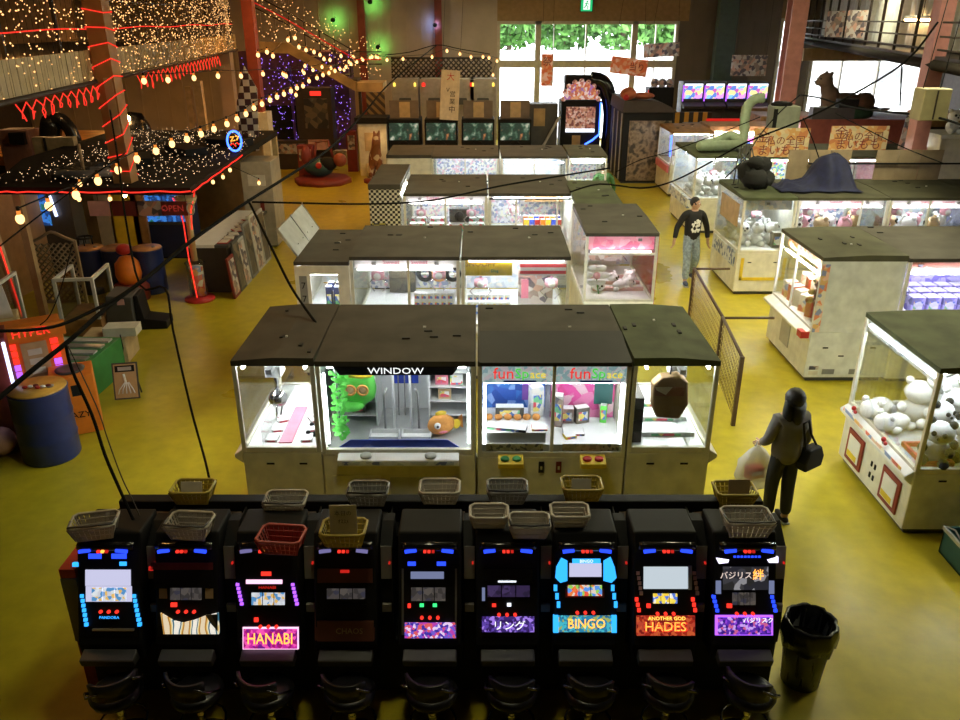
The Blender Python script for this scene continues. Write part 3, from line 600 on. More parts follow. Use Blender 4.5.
for i in range(3):
    q = thing('round_cushion', ['black ring cushion at the left over the white cartons', 'orange ring cushion in the middle over the white cartons', 'black ring cushion at the right over the white cartons'][i], 'prize', A2(.2 + i * .22, 1.2, 1.2))
    MB().tube([(.1 * math.cos(a * PI / 8), 0, .1 + .1 * math.sin(a * PI / 8)) for a in range(16)], .035, ['black', 'plush_orange', 'black'][i], 8, True).build('ring', q); MB().lathe((0, .0, .1), [(.06, -.01), (.06, .01)], 'paper', 12).build('centre_patch', q)
s2c, C2 = crane('short cream crane at the left end of the second island, facing the left aisle', -2.275, Y2 + .12, 0, .8, 1.8, 1.84, body='ivory', zb=.95, head=0, ledge=0, side='', back='back_pale', tubes=[(.1, 1.6), (.5, 1.7)], noglass=True)
q = MB().box(-.39, -.17, -.012, -.002, .95, 1.75, 'ivory').box(.23, .39, -.012, -.002, .95, 1.75, 'ivory').box(-.17, .23, -.012, -.002, 1.62, 1.75, 'ivory').box(-.17, .23, -.012, -.002, .95, 1.0, 'ivory'); q.box(-.33, -.22, -.016, -.012, 1.05, 1.6, 'grey').text('7', .14, 'black', facing(-.275, -.017, 1.45)).text('7', .14, 'black', facing(-.275, -.017, 1.25)); q.build('front_frame', s2c)
MB().box(-.17, .23, -.008, -.004, 1.0, 1.62, 'glass').build('front_glass', s2c)
for i in range(4): carton('navy carton standing behind the small window of the short crane', C2(.05 + (i % 2) * .12, .2 + (i // 2) * .2, .95 - .019), (.09, .1, .45), 'navy', 0, 'navy cartons in the short crane')
q = thing('tilted_sign_box', 'grey translucent tilted sign panel on the roof of the short crane', 'sign', (-2.62, Y2 + 1.05, 1.86))
MB().add([(-.03, -.85, .02), (-.28, -.85, .38), (-.28, .85, .38), (-.03, .85, .02), (.0, -.85, .0), (-.25, -.85, .39), (-.25, .85, .39), (0, .85, 0)], [(3, 2, 1, 0), (4, 5, 6, 7), (1, 5, 4, 0), (2, 6, 5, 1), (3, 7, 6, 2), (0, 4, 7, 3)], 'light_grey').build('panel', q)
for s_ in (-.84, .0, .84): MB().tube([(.0, s_, .0), (-.25, s_, .40), (-.24, s_, .42)], .012, 'silver', 6).build('bracket', q)
for i in range(4): MB().ball((-.05, -.5 + i * .35, .10), .012, 'white_plastic', 8, 6).build('screw', q)
# pink crane at the right end of the second island
pkt, PKL = crane('tall crane with the rose header at the right end of the second island', 2.24, 12.3, 0, 1.16, 2.05, 1.95, head=.24, head_mat='header_rose', body='ivory', zb=.82, back='back_pale', tubes=[(.06, 1.60, 'tube_header'), (.9, 1.8)], tube='tube_pink', claws=[(.3, .8, .2)], side='LR', divs=[])
MB().box(-.53, .53, -.01, .0, 1.56, 1.60, 'white_plastic').build('header_rail', pkt); MB().box(.572, .578, .0, 2.0, .4, 1.86, 'red').build('red_side_trim', pkt)
for i in range(3): MB().box(-.35 + .0, .5, .5 + i * .35, .56 + i * .35, .805, .86, 'rose').build('pink_rail', pkt)
MB().box(-.48, .25, 1.3, 1.34, 1.1, 1.5, 'print_poster').build('poster_row', pkt)
fl = thing('plush_flower', 'white plush flower with long petals at the left in the rose header crane', 'plush toy', PKL(-.33, .3, 1.0))
for i in range(6):
    a = i * PI / 3; MB().ball((.14 * math.cos(a), 0, .14 + .14 * math.sin(a)), .09, 'plush_white', 10, 8, (1 if abs(math.cos(a)) > .4 else .5, .4, .6)).build('petal', fl)
MB().ball((0, -.03, .14), .06, 'plush_pink', 10, 8).build('centre', fl); MB().tube([(0, 0, .1), (.05, 0, -.18)], .012, 'green', 6).build('stem', fl)
for i in range(4): plush('white plush lying in the rose header crane', PKL(-.25 + i * .2, .6 + (i % 2) * .4, .802), 'plush_white', s=.9, rz=i, group='white plushes in the rose header crane', lying=True)

# --- third island
Y3 = 15.4
s3a, A3 = crane('third island crane with pink lettering and a big black camera prize', -.67, Y3, 0, 1.63, 1.9, 1.95, text='Sweet', text_x=[-.25, .25], head=.13, back='back_goods', claws=[(-.5, .45, .25), (.5, .45, .25)], body='ivory', divs=[0])
s3b, B3 = crane('third island crane with a black rack across its front glass', .98, Y3, 0, 1.63, 1.9, 1.95, head=0, back='back_goods', body='ivory', tubes=[(.09, 1.8), (.7, 1.82)], divs=[-.28, .52], frame='ivory', claws=[(-.3, .5, .2)])
MB().box(-.8, .8, -.03, -.002, 1.80, 1.83, 'black').build('black_rack', s3b); MB().box(-.05, .75, 1.2, 1.26, 1.5, 1.75, 'wood').build('orange_board', s3b)
for i in range(14): carton(f'standing carton with a bright label in the third island crane with the black rack', B3(-.05 + (i % 7) * .11, .5 + (i // 7) * .3, .881), (.09, .1, .42), ['yellow', 'blue', 'red', 'orange'][i % 4], 0, 'bright cartons behind the black rack')
for i in range(8): carton('printed carton in the lower part of the third island crane with pink lettering', A3(-.6 + (i % 4) * .4, .6 + (i // 4) * .5, .881), (.3, .2, .32), 'print_prize', 0, 'printed cartons under the pink lettering')
q = thing('camera_prize', 'big black camera shaped prize in the third island crane', 'prize', A3(.25, .7, 1.21)); MB().box(-.2, .2, -.1, .1, 0, .28, 'dark_grey').build('body', q, .02); MB().cyl((0, -.1, .14), (0, -.2, .14), .09, 'black', 16).build('lens', q)
ck = thing('checkered_machine', 'machine with black and white checkered side at the left of the third island', 'arcade machine', (-1.83, Y3 - .05, 0))
MB().box(-.3, .3, 0, 2.3, .04, 2.0, 'checker').build('body', ck); MB().box(-.27, -.0, -.012, -.002, .3, 1.35, 'checker_yellow').build('yellow_checks', ck); MB().box(-.31, .31, -.01, 2.3, 2.002, 2.1, 'roof_brown').build('roof', ck); MB().box(.302, .315, .1, 1.7, 1.75, 2.0, 'light_grey').build('side_light_panel', ck); MB().cyl((.32, .1, 1.9), (.32, 1.2, 1.9), .02, 'tube_warm', 8).build('light_tube', ck); MB().box(-.28, .28, .02, 2.2, 0, .04, 'black').build('base', ck)
s3c, C3 = crane('green roofed crane at the right end of the third island', 2.17, 14.4, 0, .86, 2.2, 1.95, head=.2, body='ivory', roof='roof_green', back='back_goods', tubes=[(.08, 1.65)], tube='tube_warm', side='R')
# --- fourth island
Y4 = 19.9
s4a, A4 = crane('fourth island crane with a dim blue display', -.36, Y4, 0, 1.66, 1.7, 1.95, head=0, back='back_goods', body='ivory', tubes=[(.6, 1.8)], divs=[0])
s4b, B4 = crane('fourth island crane with pale plushes under a white tube', 1.33, Y4, 0, 1.64, 1.7, 1.95, head=0, back='back_pale', body='ivory', tubes=[(.09, 1.76), (.8, 1.8)], divs=[0])
s4c, C4 = crane('narrow crane at the right end of the fourth island', 2.66, Y4 + .1, 0, .95, 1.7, 1.95, head=.1, back='back_goods', body='ivory', roof='roof_greenlit', tubes=[(.09, 1.74)])
wx = thing('white_cabinet', 'plain white cabinet at the left end of the fourth island', 'cabinet', (-1.74, Y4, 0)); MB().box(-.55, .55, 0, 1.7, .05, 1.87, 'ivory').build('body', wx, .02); MB().box(-.55, .55, 0, 1.7, 1.872, 1.95, 'roof_brown').build('roof', wx); MB().box(-.5, .5, .03, 1.65, 0, .05, 'black').build('base', wx)
for i in range(12):
    plush('small pale plush in the fourth island crane under the white tube', B4(-.66 + (i % 6) * .25, .5 + (i // 6) * .35, .881), ['tan', 'plush_white', 'plush_pink'][0 if i % 6 < 3 else 2] if i % 2 else 'plush_white', s=1.1, group='pale plushes in the fourth island crane')
for i in range(8): carton('dark printed carton behind the dim blue display', A4(-.6 + (i % 4) * .38, .5 + (i // 4) * .4, .881), (.3, .18, .3), 'navy', 0, 'dark cartons in the fourth island crane')
for i in range(4): carton('printed carton in the narrow crane of the fourth island', C4(-.3 + i * .2, .6, .881), (.17, .18, .35), 'print_prize', 0, 'printed cartons in the narrow fourth island crane')
# ================================================================== RIGHT-HAND CRANES
# D: tall white crane facing the aisle, white side towards us
dt, DL = crane('white crane with a candy print edge, its plain white side to the front', 4.83, 11.75, -PI / 2, 1.72, 1.2, 1.95, body='white_panel', roof='roof_greenlit', head=.2, head_mat='floral', zb=.86, side='L', side_mat='white_panel', tubes=[(.09, 1.6), (.6, 1.8)], tube='tube_warm', ledge=.14, claws=[], back='back_pale', divs=[-.1])
MB().box(.825, .866, .006, .11, .80, 1.82, 'floral').build('printed_edge', dt); MB().box(.70, .856, -.145, -.02, .70, .80, 'red').build('ledge_end', dt)
side_locks(dt, 1, 1.72, [.25, .95], .55); side_locks(dt, 1, 1.72, [.5], .42)
for y_ in (.35, .75): MB().box(.858, .864, y_ - .09, y_ + .09, .13, .21, 'grey').build('vent', dt)
q = MB().box(.858, .862, .06, .2, .2, .26, 'print_poster').box(.858, .862, .06, .2, .12, .18, 'paper'); q.build('notice', dt)
MB().box(-.25, .12, -.012, -.001, .25, .62, 'light_grey').build('prize_door', dt)
for i in range(24): carton('red and white snack carton in the candy print crane', DL(-.68 + (i % 6) * .24, .22 + (i // 6) * .24, .842 + (i // 6) * .0), (.2, .16, .26 + .12 * (i // 6)), ['print_candy', 'red', 'paper'][i % 3], .2 * i, 'snack cartons in the candy print crane')
plush('large brown plush at the near end of the candy print crane', DL(.52, .22, 1.11), 'plush_brown', s=1.2, rz=-1.3)
# E behind it, facing us
e1, E1 = crane('cream crane lit violet, between the white crane and the panda crane', 7.0, 10.85, 0, 1.96, 1.8, 1.95, body='ivory', roof='roof_brown', head=.16, head_mat='animal_patch', tubes=[(.08, 1.68), (.9, 1.8)], tube='tube_violet', back='back_violet', claws=[(-.75, .5, .3)], divs=[])
for i in range(15): carton('violet lit carton with a figure print', E1(-.35 + (i % 5) * .24, .75 + (i // 5) * .3, .881), (.2, .2, .24), 'back_violet', 0, 'cartons in the violet lit crane')
q = MB()
for i in range(6): q.box(i * .05, i * .05 + .02, 0, .02, 0, .3, 'white_plastic')
q.build('white_grille', e1).location = (.25, .02, 1.55)
# F panda crane
f1, F1 = crane('cream crane with two red framed windows in its base and panda plushes inside', 4.42, 7.83, -PI / 2, 1.62, 1.35, 1.95, body='ivory', frame='cream', roof='roof_green', zb=.80, head=0, tubes=[(.024, 1.79, 'tube_soft'), (.12, 1.82), (1.1, 1.82)], ledge=.09, ledge_mat='white_plastic', side='LR', play=.76, play_mat='light_grey', back='glass', claws=[])
MB().box(-.77, .77, .03, .055, 1.72, 1.86, 'back_pale').build('header_sign', f1)
for sx in (-.42, .45):
    q = MB().box(sx - .2, sx + .2, -.022, -.001, .14, .54, 'frame_red').build('red_frame', f1, .03)
    MB().box(sx - .14, sx + .14, -.028, -.023, .2, .48, 'white_plastic').box(sx - .13, sx + .1, -.031, -.028, .21, .28, 'yellow').build('prize_door', q)
for i in range(2):
    for j in range(2): MB().box(.0 + i * .08 - .02, .03 + i * .08 - .02, -.01, -.001, .36 - j * .14, .42 - j * .14, 'black').build('coin_slot', f1)
for sx in (-.55, .2):
    q = MB().cyl((sx, -.05, .765), (sx, -.05, .80), .012, 'silver', 8).ball((sx, -.05, .815), .028, 'red', 8, 6).ball((sx + .05, -.05, .79), .022, 'red', 8, 6); q.build('lever', f1)
MB().box(-.7, .7, -.094, -.09, .72, .76, 'print_candy').build('ledge_decal', f1)
ch = MB()
for a, b_, c_, d_ in ((.25, .7, .12, .15), (.25, .7, .42, .45), (.25, .28, .12, .45), (.67, .7, .12, .45)): ch.box(a, b_, c_, d_, .77, .82, 'red')
ch.build('chute_rim', f1)
side_locks(f1, 1, 1.62, [.3], .66)
MB().cyl((-.1, .75, 1.85), (-.1, .75, 1.45), .012, 'chrome', 6).tube([(-.25, .75, 1.35), (-.1, .75, 1.46), (.05, .75, 1.35)], .014, 'chrome', 6).build('claw', f1)
for v_ in [k for k in f1.children_recursive] if False else []: pass
PD = [(4.72, 7.25, 'plush_black', 1.25, -.6), (5.05, 7.35, 'plush_black', 1.3, -.2), (5.35, 7.2, 'plush_black', 1.2, .1), (4.98, 7.75, 'plush_black', 1.2, .4)]
for i, (x_, y_, lm, s_, rz) in enumerate(PD):
    plush(['panda plush nearest the front corner of the panda crane', 'panda plush second from the front corner of the panda crane', 'panda plush at the right edge of the panda crane', 'panda plush behind the other pandas'][i], (x_, y_, .762), 'plush_white', lm, s_, rz, 'panda plushes in the front right crane')
for i, (x_, y_, s_) in enumerate([(4.62, 7.95, 1.0), (4.60, 8.3, 1.1), (4.95, 8.15, 1.3), (5.25, 7.95, 1.3), (5.3, 8.35, 1.5)]):
    plush(['white plush lying behind the glass, nearest the aisle front', 'white plush lying at the far end of the aisle glass', 'white plush in the middle of the grey field', 'white plush beside the panda group', 'largest white plush at the back right'][i] + ' of the panda crane', (x_, y_, .762), 'plush_white', 'plush_white', s_ * 1.05, -1.2 + i * .3, 'white plushes in the front right crane', face=False, lying=i < 2)
# crate beside it
ct = thing('plastic_crate', 'teal plastic crate on the floor beside the panda crane', 'crate', (4.98, 6.55, 0))
q = MB(); 
for a, b_, c_, d_ in ((-.3, .3, -.2, -.18), (-.3, .3, .18, .2), (-.3, -.28, -.2, .2), (.28, .3, -.2, .2)): q.box(a, b_, c_, d_, 0, .3, 'teal_crate')
q.box(-.3, .3, -.2, .2, 0, .02, 'teal_crate').box(-.32, .32, -.22, -.2, .27, .31, 'light_grey').box(-.32, -.3, -.22, .2, .27, .31, 'light_grey'); q.build('body', ct)
MB().tube([(-.29, .18, .31), (-.29, .05, .36), (-.29, -.1, .31)], .01, 'grey', 6).build('handle', ct)
single(MB().box(-.25, .25, -.15, .15, 0, .1, 'dark_red').ball((.05, 0, .1), .14, 'dark_grey', 10, 8, (1.4, .9, .5), .3), 'cloth_bundle', 'dark red and grey bundle lying in the teal crate', 'bundle', (4.98, 6.55, .021))
# C and its row
c1, C1 = crane('crane under the black sack, beside the barrier, with a yellow edged base panel', 5.47, 15.0, 0, 1.02, 1.75, 1.95, body='ivory', roof='roof_green', head=.2, zb=.9, back='back_pale', tubes=[(.5, 1.82)], side='L', claws=[(0, .7, .25)], ledge=0, head_mat='back_pale')
q = MB().box(-.42, .46, -.01, -.001, .3, .36, 'yellow').box(-.42, -.36, -.01, -.001, .3, .75, 'yellow').box(.40, .46, -.01, -.001, .3, .75, 'yellow'); q.build('yellow_edging', c1)
dark_slots(c1, [-.25, .25], .66); MB().box(-.53, -.512, .1, 1.6, .55, .85, 'blue_print').build('side_ledge', c1); MB().box(-.516, -.51, .2, 1.4, 1.3, 1.75, 'tan').build('tan_poster', c1)
for i in range(7): plush('white plush heaped in the crane under the black sack', C1(-.3 + (i % 3) * .28, .5 + (i // 3) * .35, .881), 'plush_white', s=1.2, rz=i, group='white plushes under the black sack', face=i % 2 == 0)
for i in range(3): carton('dark printed carton at the right of the crane under the black sack', C1(.33, .35 + i * .3, .881), (.2, .2, .3), 'print_dark', 0, 'dark cartons under the black sack')
cx = 5.99
rowlab = ['first long crane right of the yellow edged one, under the blue tarp', 'second long crane right of the yellow edged one, with pink plushes', 'third long crane right of the yellow edged one, at the photo edge']
for i in range(3):
    w_ = 1.72
    t_, L_ = crane(rowlab[i], cx + w_ / 2 + i * (w_ + .01), 15.0, 0, w_, 1.75, 1.95, body='ivory', roof='roof_greenlit', text='Sweet', text_x=[-.1, .3], head=.12, back=['back_goods', 'back_pale', 'back_violet'][i], divs=[.35 if i == 0 else -.1], claws=[(-.45, .5, .15), (.5, .5, .15)], frame='white_plastic' if i == 0 else 'ivory')
    for j in range(6): plush(['pastel plush in the crane under the blue tarp', 'pink plush in the second long crane', 'pale plush in the crane at the right edge'][i], L_(-.65 + j * .26, .6 + (j % 2) * .3, .881), ['plush_white', 'plush_pink', 'tan'][(i + j) % 3], s=1.4, rz=j, group=['plushes under the blue tarp', 'plushes in the second long crane', 'plushes in the right edge crane'][i])
# B and A further back, facing the aisle
b1, B1 = crane('crane below the green duct hose with a glass side to the aisle', 5.86, 19.9, 0, 1.16, 2.3, 1.95, body='ivory', roof='roof_green', head=0, zb=.9, tubes=[(.3, 1.8), (1.5, 1.8)], side='LR', ledge=0, back='back_pale', claws=[(.1, .8, .3)])
MB().box(-.67, -.581, .1, 2.2, .62, .86, 'blue_print').build('side_ledge', b1); dark_slots(b1, [.1], .6)
for i in range(8): plush('white plush in the crane below the duct hose', B1(-.35 + (i % 4) * .22, .5 + (i // 4) * .4, .881), 'plush_white', s=1.3, rz=i, group='white plushes below the duct hose', face=i % 2 == 1)
b2, B2_ = crane('crane beside the duct hose crane with a bright green toned display', 7.4, 19.9, 0, 1.75, 2.0, 1.95, body='ivory', roof='roof_greenlit', head=0, tubes=[(.1, 1.8), (1., 1.8)], back='print_prize')
for i in range(3): crane(['long crane behind the left cardboard sheet', 'long crane between the cardboard sheets with a pink poster', 'long crane behind the right cardboard sheet'][i], 9.2 + i * 1.78, 19.9, 0, 1.75, 2.0, 1.95, body='ivory', roof='roof_greenlit', head=0, tubes=[(.1, 1.8)], back=['back_goods', 'header_rose', 'back_violet'][i])
a1, A1 = crane('white crane with blue lit corner by the dark dragon printed cabinet', 6.35, 24.5, 0, 1.25, 1.9, 1.95, body='white_panel', roof='wood', head=0, zb=.95, tubes=[(.3, 1.82)], side='L', ledge=0, back='back_pale', divs=[0])
MB().box(-.68, -.63, .1, 1.8, .70, .9, 'pink').build('pink_ledge', a1); MB().cyl((-.63, .05, 1.2), (-.63, .05, 1.8), .03, 'neon_blue', 8).build('blue_tube', a1); dark_slots(a1, [.1], .6)
a2 = thing('lit_counter', 'long counter with a bright white lit front and orange top', 'counter', (8.6, 25.2, 0)); MB().box(-1.55, 2.6, 0, 1.2, .04, 1.85, 'ivory').build('body', a2); MB().box(-1.6, 2.65, -.05, 1.25, 1.852, 2.0, 'wood').build('top', a2); MB().box(-1.5, 2.5, -.02, -.003, 1.25, 1.75, 'screen_game').build('lit_panel', a2); MB().cyl((-1.4, -.06, 1.78), (2.4, -.06, 1.78), .03, 'tube_pink', 8).build('light_tube', a2)
MB().box(-1.5, 2.5, .04, 1.1, 0, .04, 'black').build('base', a2)
# things on the roofs
def soft(label, cat, name, loc, parts, m):
    q = MB(); rng = random.Random(5)
    for c, r_, sq in parts: q.ball(c, r_, m, 14, 10, sq, .28, rng)
    return single(q, name, label, cat, loc)
tp = MB(); rng = random.Random(8); n = 26
def tarph(u, v):
    a = math.exp(-(abs(u - .68) / .26) ** 4 - (abs(v - .5) / .36) ** 3) * .46 * (1.1 - .5 * abs(u - .62)); b_ = .15 * math.exp(-((v - .5) ** 2) / .09) * (1 if .08 < u < .95 else .3)
    return (a + b_ + .02 * math.sin(u * 31 + v * 9) + .015 * math.sin(v * 40 + u * 17)) * min(1, 8 * u, 8 * (1 - u), 6 * v, 6 * (1 - v)) + .012
vs = [(-.78 + 1.56 * i / n, -.42 + .84 * j / n + .05 * math.sin(i * .7), tarph(i / n, j / n)) for j in range(n + 1) for i in range(n + 1)]
vs += [(x_, y_, .004) for x_, y_, z_ in vs]
k_ = (n + 1) ** 2
tp.add(vs, [(j * (n + 1) + i, j * (n + 1) + i + 1, (j + 1) * (n + 1) + i + 1, (j + 1) * (n + 1) + i) for j in range(n) for i in range(n)] + [(k_ + (j + 1) * (n + 1) + i, k_ + (j + 1) * (n + 1) + i + 1, k_ + j * (n + 1) + i + 1, k_ + j * (n + 1) + i) for j in range(n) for i in range(n)], 'tarp_blue', True)
single(tp, 'crumpled_tarp', 'crumpled navy blue tarp heaped on the crane roofs', 'tarp', (6.55, 15.75, 1.952))
soft('black lumpy sack on the roof of the yellow edged crane', 'sack', 'black_sack', (5.35, 15.75, 1.955), [((0, 0, .2), .28, (.95, .9, .75)), ((.1, .05, .42), .22, (1, .9, .8)), ((-.14, .08, .3), .2, (.9, 1, 1)), ((.2, 0, .18), .18, (1, 1, 1)), ((-.02, -.05, .5), .14, (1.2, 1, .8))], 'sack_black')
q = MB()
for i in range(5): q.tube([(-.1 + i * .09, -.1, 0), (-.05 + i * .08, 0, .5 + .05 * (i % 2)), (.02 + i * .05, .05, .72)], .012, 'dark_grey', 6)
q.tube([(-.12, -.08, .3), (.3, .05, .34)], .012, 'dark_grey', 6)
single(q, 'umbrella_rack', 'thin dark wire rack standing behind the black sack', 'rack', (5.2, 16.3, 1.952))
# duct hose + spot cooler
ac = thing('spot_cooler', 'pale green box air cooler standing on the crane roofs behind the green hose', 'air cooler', (7.75, 21.0, 1.955)); MB().box(-.34, .34, 0, .5, .0, 1.02, 'ac_green').build('body', ac, .02); MB().box(-.342, -.24, -.008, -.001, .05, .96, 'black').build('grille', ac); MB().ball((-.1, .2, 1.06), .16, 'black', 10, 8, (1.8, 1, .5)).build('outlet', ac)
hp = [at(*p, Y=y_) for p, y_ in [((764, 98), 21.1), ((755, 99), 21.1), ((748, 106), 21.05), ((745, 118), 21.0), ((744, 134), 20.95), ((740, 145), 20.8), ((730, 152), 20.6), ((715, 152), 20.45), ((701, 150), 20.4), ((706, 146), 20.7), ((718, 141), 20.9), ((728, 136), 21.0), ((737, 138), 20.9), ((741, 144), 20.75)]]
def smooth(pts, sub=5, closed=False):
    out = []; n = len(pts)
    for i in range(n - 1):
        p0, p1, p2, p3 = pts[max(i - 1, 0)], pts[i], pts[i + 1], pts[min(i + 2, n - 1)]
        for k in range(sub):
            t = k / sub; out.append(.5 * ((2 * p1) + (-p0 + p2) * t + (2 * p0 - 5 * p1 + 4 * p2 - p3) * t * t + (-p0 + 3 * p1 - 3 * p2 + p3) * t ** 3))
    return out + [pts[-1]]
hs_ = smooth(hp, 7); hs_ = [Vector((p.x, p.y, max(p.z, 2.09))) for p in hs_]
q = MB().tube(hs_, [.115 + .012 * (i % 2) for i in range(len(hs_))], 'hose_green', 12)
single(q, 'duct_hose', 'thick pale green flexible duct hose looping over the crane roof', 'hose')
# hanging orange signs and cardboard sheets
for i, (x0, x1, y0, y1) in enumerate([(751, 811, 128, 157), (828, 890, 126, 150)]):
    a, b_ = at(x0, y1, Y=18.6), at(x1, y0, Y=18.6)
    q = MB().box(-.5 * (b_.x - a.x), .5 * (b_.x - a.x), -.01, .01, 0, b_.z - a.z, 'print_sign'); h_ = b_.z - a.z
    q.text('私の全国', .22, 'dark_red', facing(.1, -.0125, h_ * .55)).text('まいもも', .26, 'dark_red', facing(0, -.0125, h_ * .22)).text('金', .3, 'dark_red', facing(-.42, -.0125, h_ * .68))
    single(q, 'hanging_sign', ['left one of the two orange patterned hanging signs above the right cranes', 'right one of the two orange patterned hanging signs above the right cranes'][i], 'sign', ((a.x + b_.x) / 2, 18.6, a.z), group='orange hanging signs')
for i, (x0, x1) in enumerate([(785, 853), (872, 945)]):
    a, b_ = at(x0, 178, Y=16.6), at(x1, 148, Y=16.6)
    q = MB(); W_ = b_.x - a.x
    for j in range(3): q.cbox((-W_ / 3 + j * W_ / 3, .01 * (j % 2), (b_.z - a.z) / 2), (W_ / 3 - .015, .025, b_.z - a.z), 'cardboard', 0, .03)
    single(q, 'cardboard_sheet', ['folded cardboard sheet standing behind the blue tarp', 'folded cardboard sheet standing at the right, past the pink lit poster'][i], 'cardboard', ((a.x + b_.x) / 2, 16.6, 1.955), group='cardboard sheets on the crane roofs')
single(MB().box(-.02, 6.4, -.02, .02, 0, .03, 'black'), 'black_pole', 'thin black pole lying across the cardboard sheets', 'pole', (6.7, 16.53, 2.28))

# ================================================================== BARRIER RAIL
fc = thing('barrier_fence', 'brown metal barrier with mesh panels standing in the aisle', 'fence', (3.3, 10.0, 0))
P0, P1, P2 = Vector((.08, -.5, 0)), Vector((.25, 1.0, 0)), Vector((.45, 3.5, 0))
def post(p): return MB().box(p.x - .025, p.x + .025, p.y - .025, p.y + .025, 0, 1.0, 'fence_brown')
for p in (P0, P1, P2): post(p).build('post', fc)
for a, b_ in ((P0, P1), (P1, P2)):
    MB().tube([a + Vector((0, 0, .99)), b_ + Vector((0, 0, .99))], .025, 'fence_brown', 6).build('top_rail', fc)
    q = MB(); n = int((b_ - a).length / .09)
    for i in range(1, n): p = a + (b_ - a) * i / n; q.tube([p + Vector((0, 0, .1)), p + Vector((0, 0, .98))], .006, 'fence_mesh', 4)
    for z in range(10): q.tube([a + Vector((0, 0, .1 + z * .095)), b_ + Vector((0, 0, .1 + z * .095))], .006, 'fence_mesh', 4)
    q.build('mesh_panel', fc)
for p, dx in ((P1, .75), (P2, .62)): MB().tube([p + Vector((0, 0, .98)), p + Vector((dx, 0, .98))], .02, 'fence_brown', 6).build('cross_rail', fc)

# ================================================================== SLOT ISLAND
PX = .00744
def IX(px): return (px - 480) * PX
Xs = [IX(p) for p in (110, 187.5, 268.5, 346, 430, 507.5, 585, 664.5, 744)]
ORD = ['first', 'second', 'third', 'fourth', 'fifth', 'sixth', 'seventh', 'eighth', 'ninth']
org = Vector((0, 4.66, .75)); slope = Vector((0, .28, .65)).normalized(); nrm = Vector((0, -.65, .28)).normalized()
def plane_T(x): return Matrix.Translation(Vector((x, 4.66, .75))) @ Matrix(((1, 0, 0, 0), (0, slope.y, nrm.y, 0), (0, slope.z, nrm.z, 0), (0, 0, 0, 1)))   # local (u, v, out)
stand = thing('slot_stand', 'long black stand with a dark brown valley carrying the nine slot machines', 'stand', (0, 0, 0))
MB().box(-3.04, 2.3, 4.86, 5.85, .06, .56, 'black').box(-3.0, 2.26, 4.92, 5.8, 0, .06, 'dark_grey').build('plinth', stand)
MB().box(-3.03, 2.29, 5.30, 5.84, .565, 1.22, 'black').build('rear_body', stand)
v_ = MB(); 
for i in range(9): v_.box(Xs[i] - .25, Xs[i] + .25, 5.34, 5.47, 1.222, 1.34, 'valley_brown')
v_.build('brown_panels', stand)
MB().box(-2.92, 2.29, 5.49, 5.60, 1.222, 1.42, 'black').build('rear_ledge', stand, .01)
for i in range(9):
    MB().box(Xs[i] + .285, Xs[i] + .295, 5.3, 5.48, 1.222, 1.38, 'black').build('divider', stand)
def slot(i, spec, label):
    x = Xs[i]; t = thing('slot_machine', label, 'slot machine', (x, 4.66, .565), 0, 'slot machines of the front row')
    o = Vector((x, 4.66, .565)); T = Matrix.Translation((0, 0, .185)) @ Matrix(((1, 0, 0, 0), (0, slope.y, nrm.y, 0), (0, slope.z, nrm.z, 0), (0, 0, 0, 1)))
    MB().prism([(.0, .0), (-.02, .16), (.235, .80), (.30, .935), (.62, .93), (.62, .0)], -.235, .235, 'black').build('cabinet', t, .015)
    MB().prism([(-.10, .02), (-.12, .09), (-.02, .12), (-.002, .02)], -.2, .2, 'dark_grey').build('coin_tray', t, .01)
    cx, PXs = spec['cx'], PX
    def mk(mats=None): q = MB(); q.T = T; return q
    def R(px): return (px - cx) * PXs
    def V(py): return (640 - py) * PXs
    # lamp bar on top
    q = MB().tube([(-.2 + .4 * k / 8, .225 - .03 * math.sin(PI * k / 8), .862 + .02 * math.sin(PI * k / 8)) for k in range(9)], .035, 'black_gloss', 8).build('lamp_bar', t)
    lm = spec.get('lamp', 'led_blue')
    for s_ in (-1, 1): MB().cbox((s_ * .135, .165, .862), (.085, .02, .022), lm, 0, -.3, s_ * .15).build('led_strip', q)
    q2 = MB()
    for k in range(3): q2.cbox((-.03 + k * .03, .158, .864), (.02, .02, .016), ['led_red', 'led_orange' if i in (0, 2) else 'led_red', 'led_red_dim'][k])
    q2.build('counter_display', q)
    for it in spec['items']:
        name, x0, y0, x1, y1, m = it[:6]; ex = it[6] if len(it) > 6 else {}
        q = mk(); out = ex.get('out', .03)
        if ex.get('poly'):
            q.T = T; pts = [(R(a), V(b_)) for a, b_ in ex['poly']]; q.prism(pts, .005, out, m, 'z')
        elif ex.get('n'):
            n = ex['n']
            for k in range(n):
                if ex.get('vert'): yy = y0 + (y1 - y0) * (k + .5) / n; xx = x0 + (x1 - x0) * (k + .5) / n; q.box(R(xx) - .012, R(xx) + .012, V(yy) - abs(y1 - y0) * PXs / n * .36, V(yy) + abs(y1 - y0) * PXs / n * .36, .005, out, m)
                elif ex.get('round'): q.T = T; xx = x0 + (x1 - x0) * (k + .5) / n; q.lathe((R(xx), V((y0 + y1) / 2), 0), [(.013, .0), (.013, out), (.009, out + .005), (0, out + .006)], m, 12)
                else: a = x0 + (x1 - x0) * k / n; b_ = x0 + (x1 - x0) * (k + 1) / n; q.box(R(a) + .004, R(b_) - .004, V(y1), V(y0), .005, out, m)
        else: q.box(R(x0), R(x1), V(y1), V(y0), .002, out, m)
        for tx in ex.get('txt', []): s, sz, tm, cxp, cyp = tx[:5]; q.text(s, sz, tm, Matrix.Translation((R(cxp), V(cyp), out + .002)), .0015, 'CENTER', tx[5] if len(tx) > 5 else 1)
        b_ = q.build(name, t)
    return t
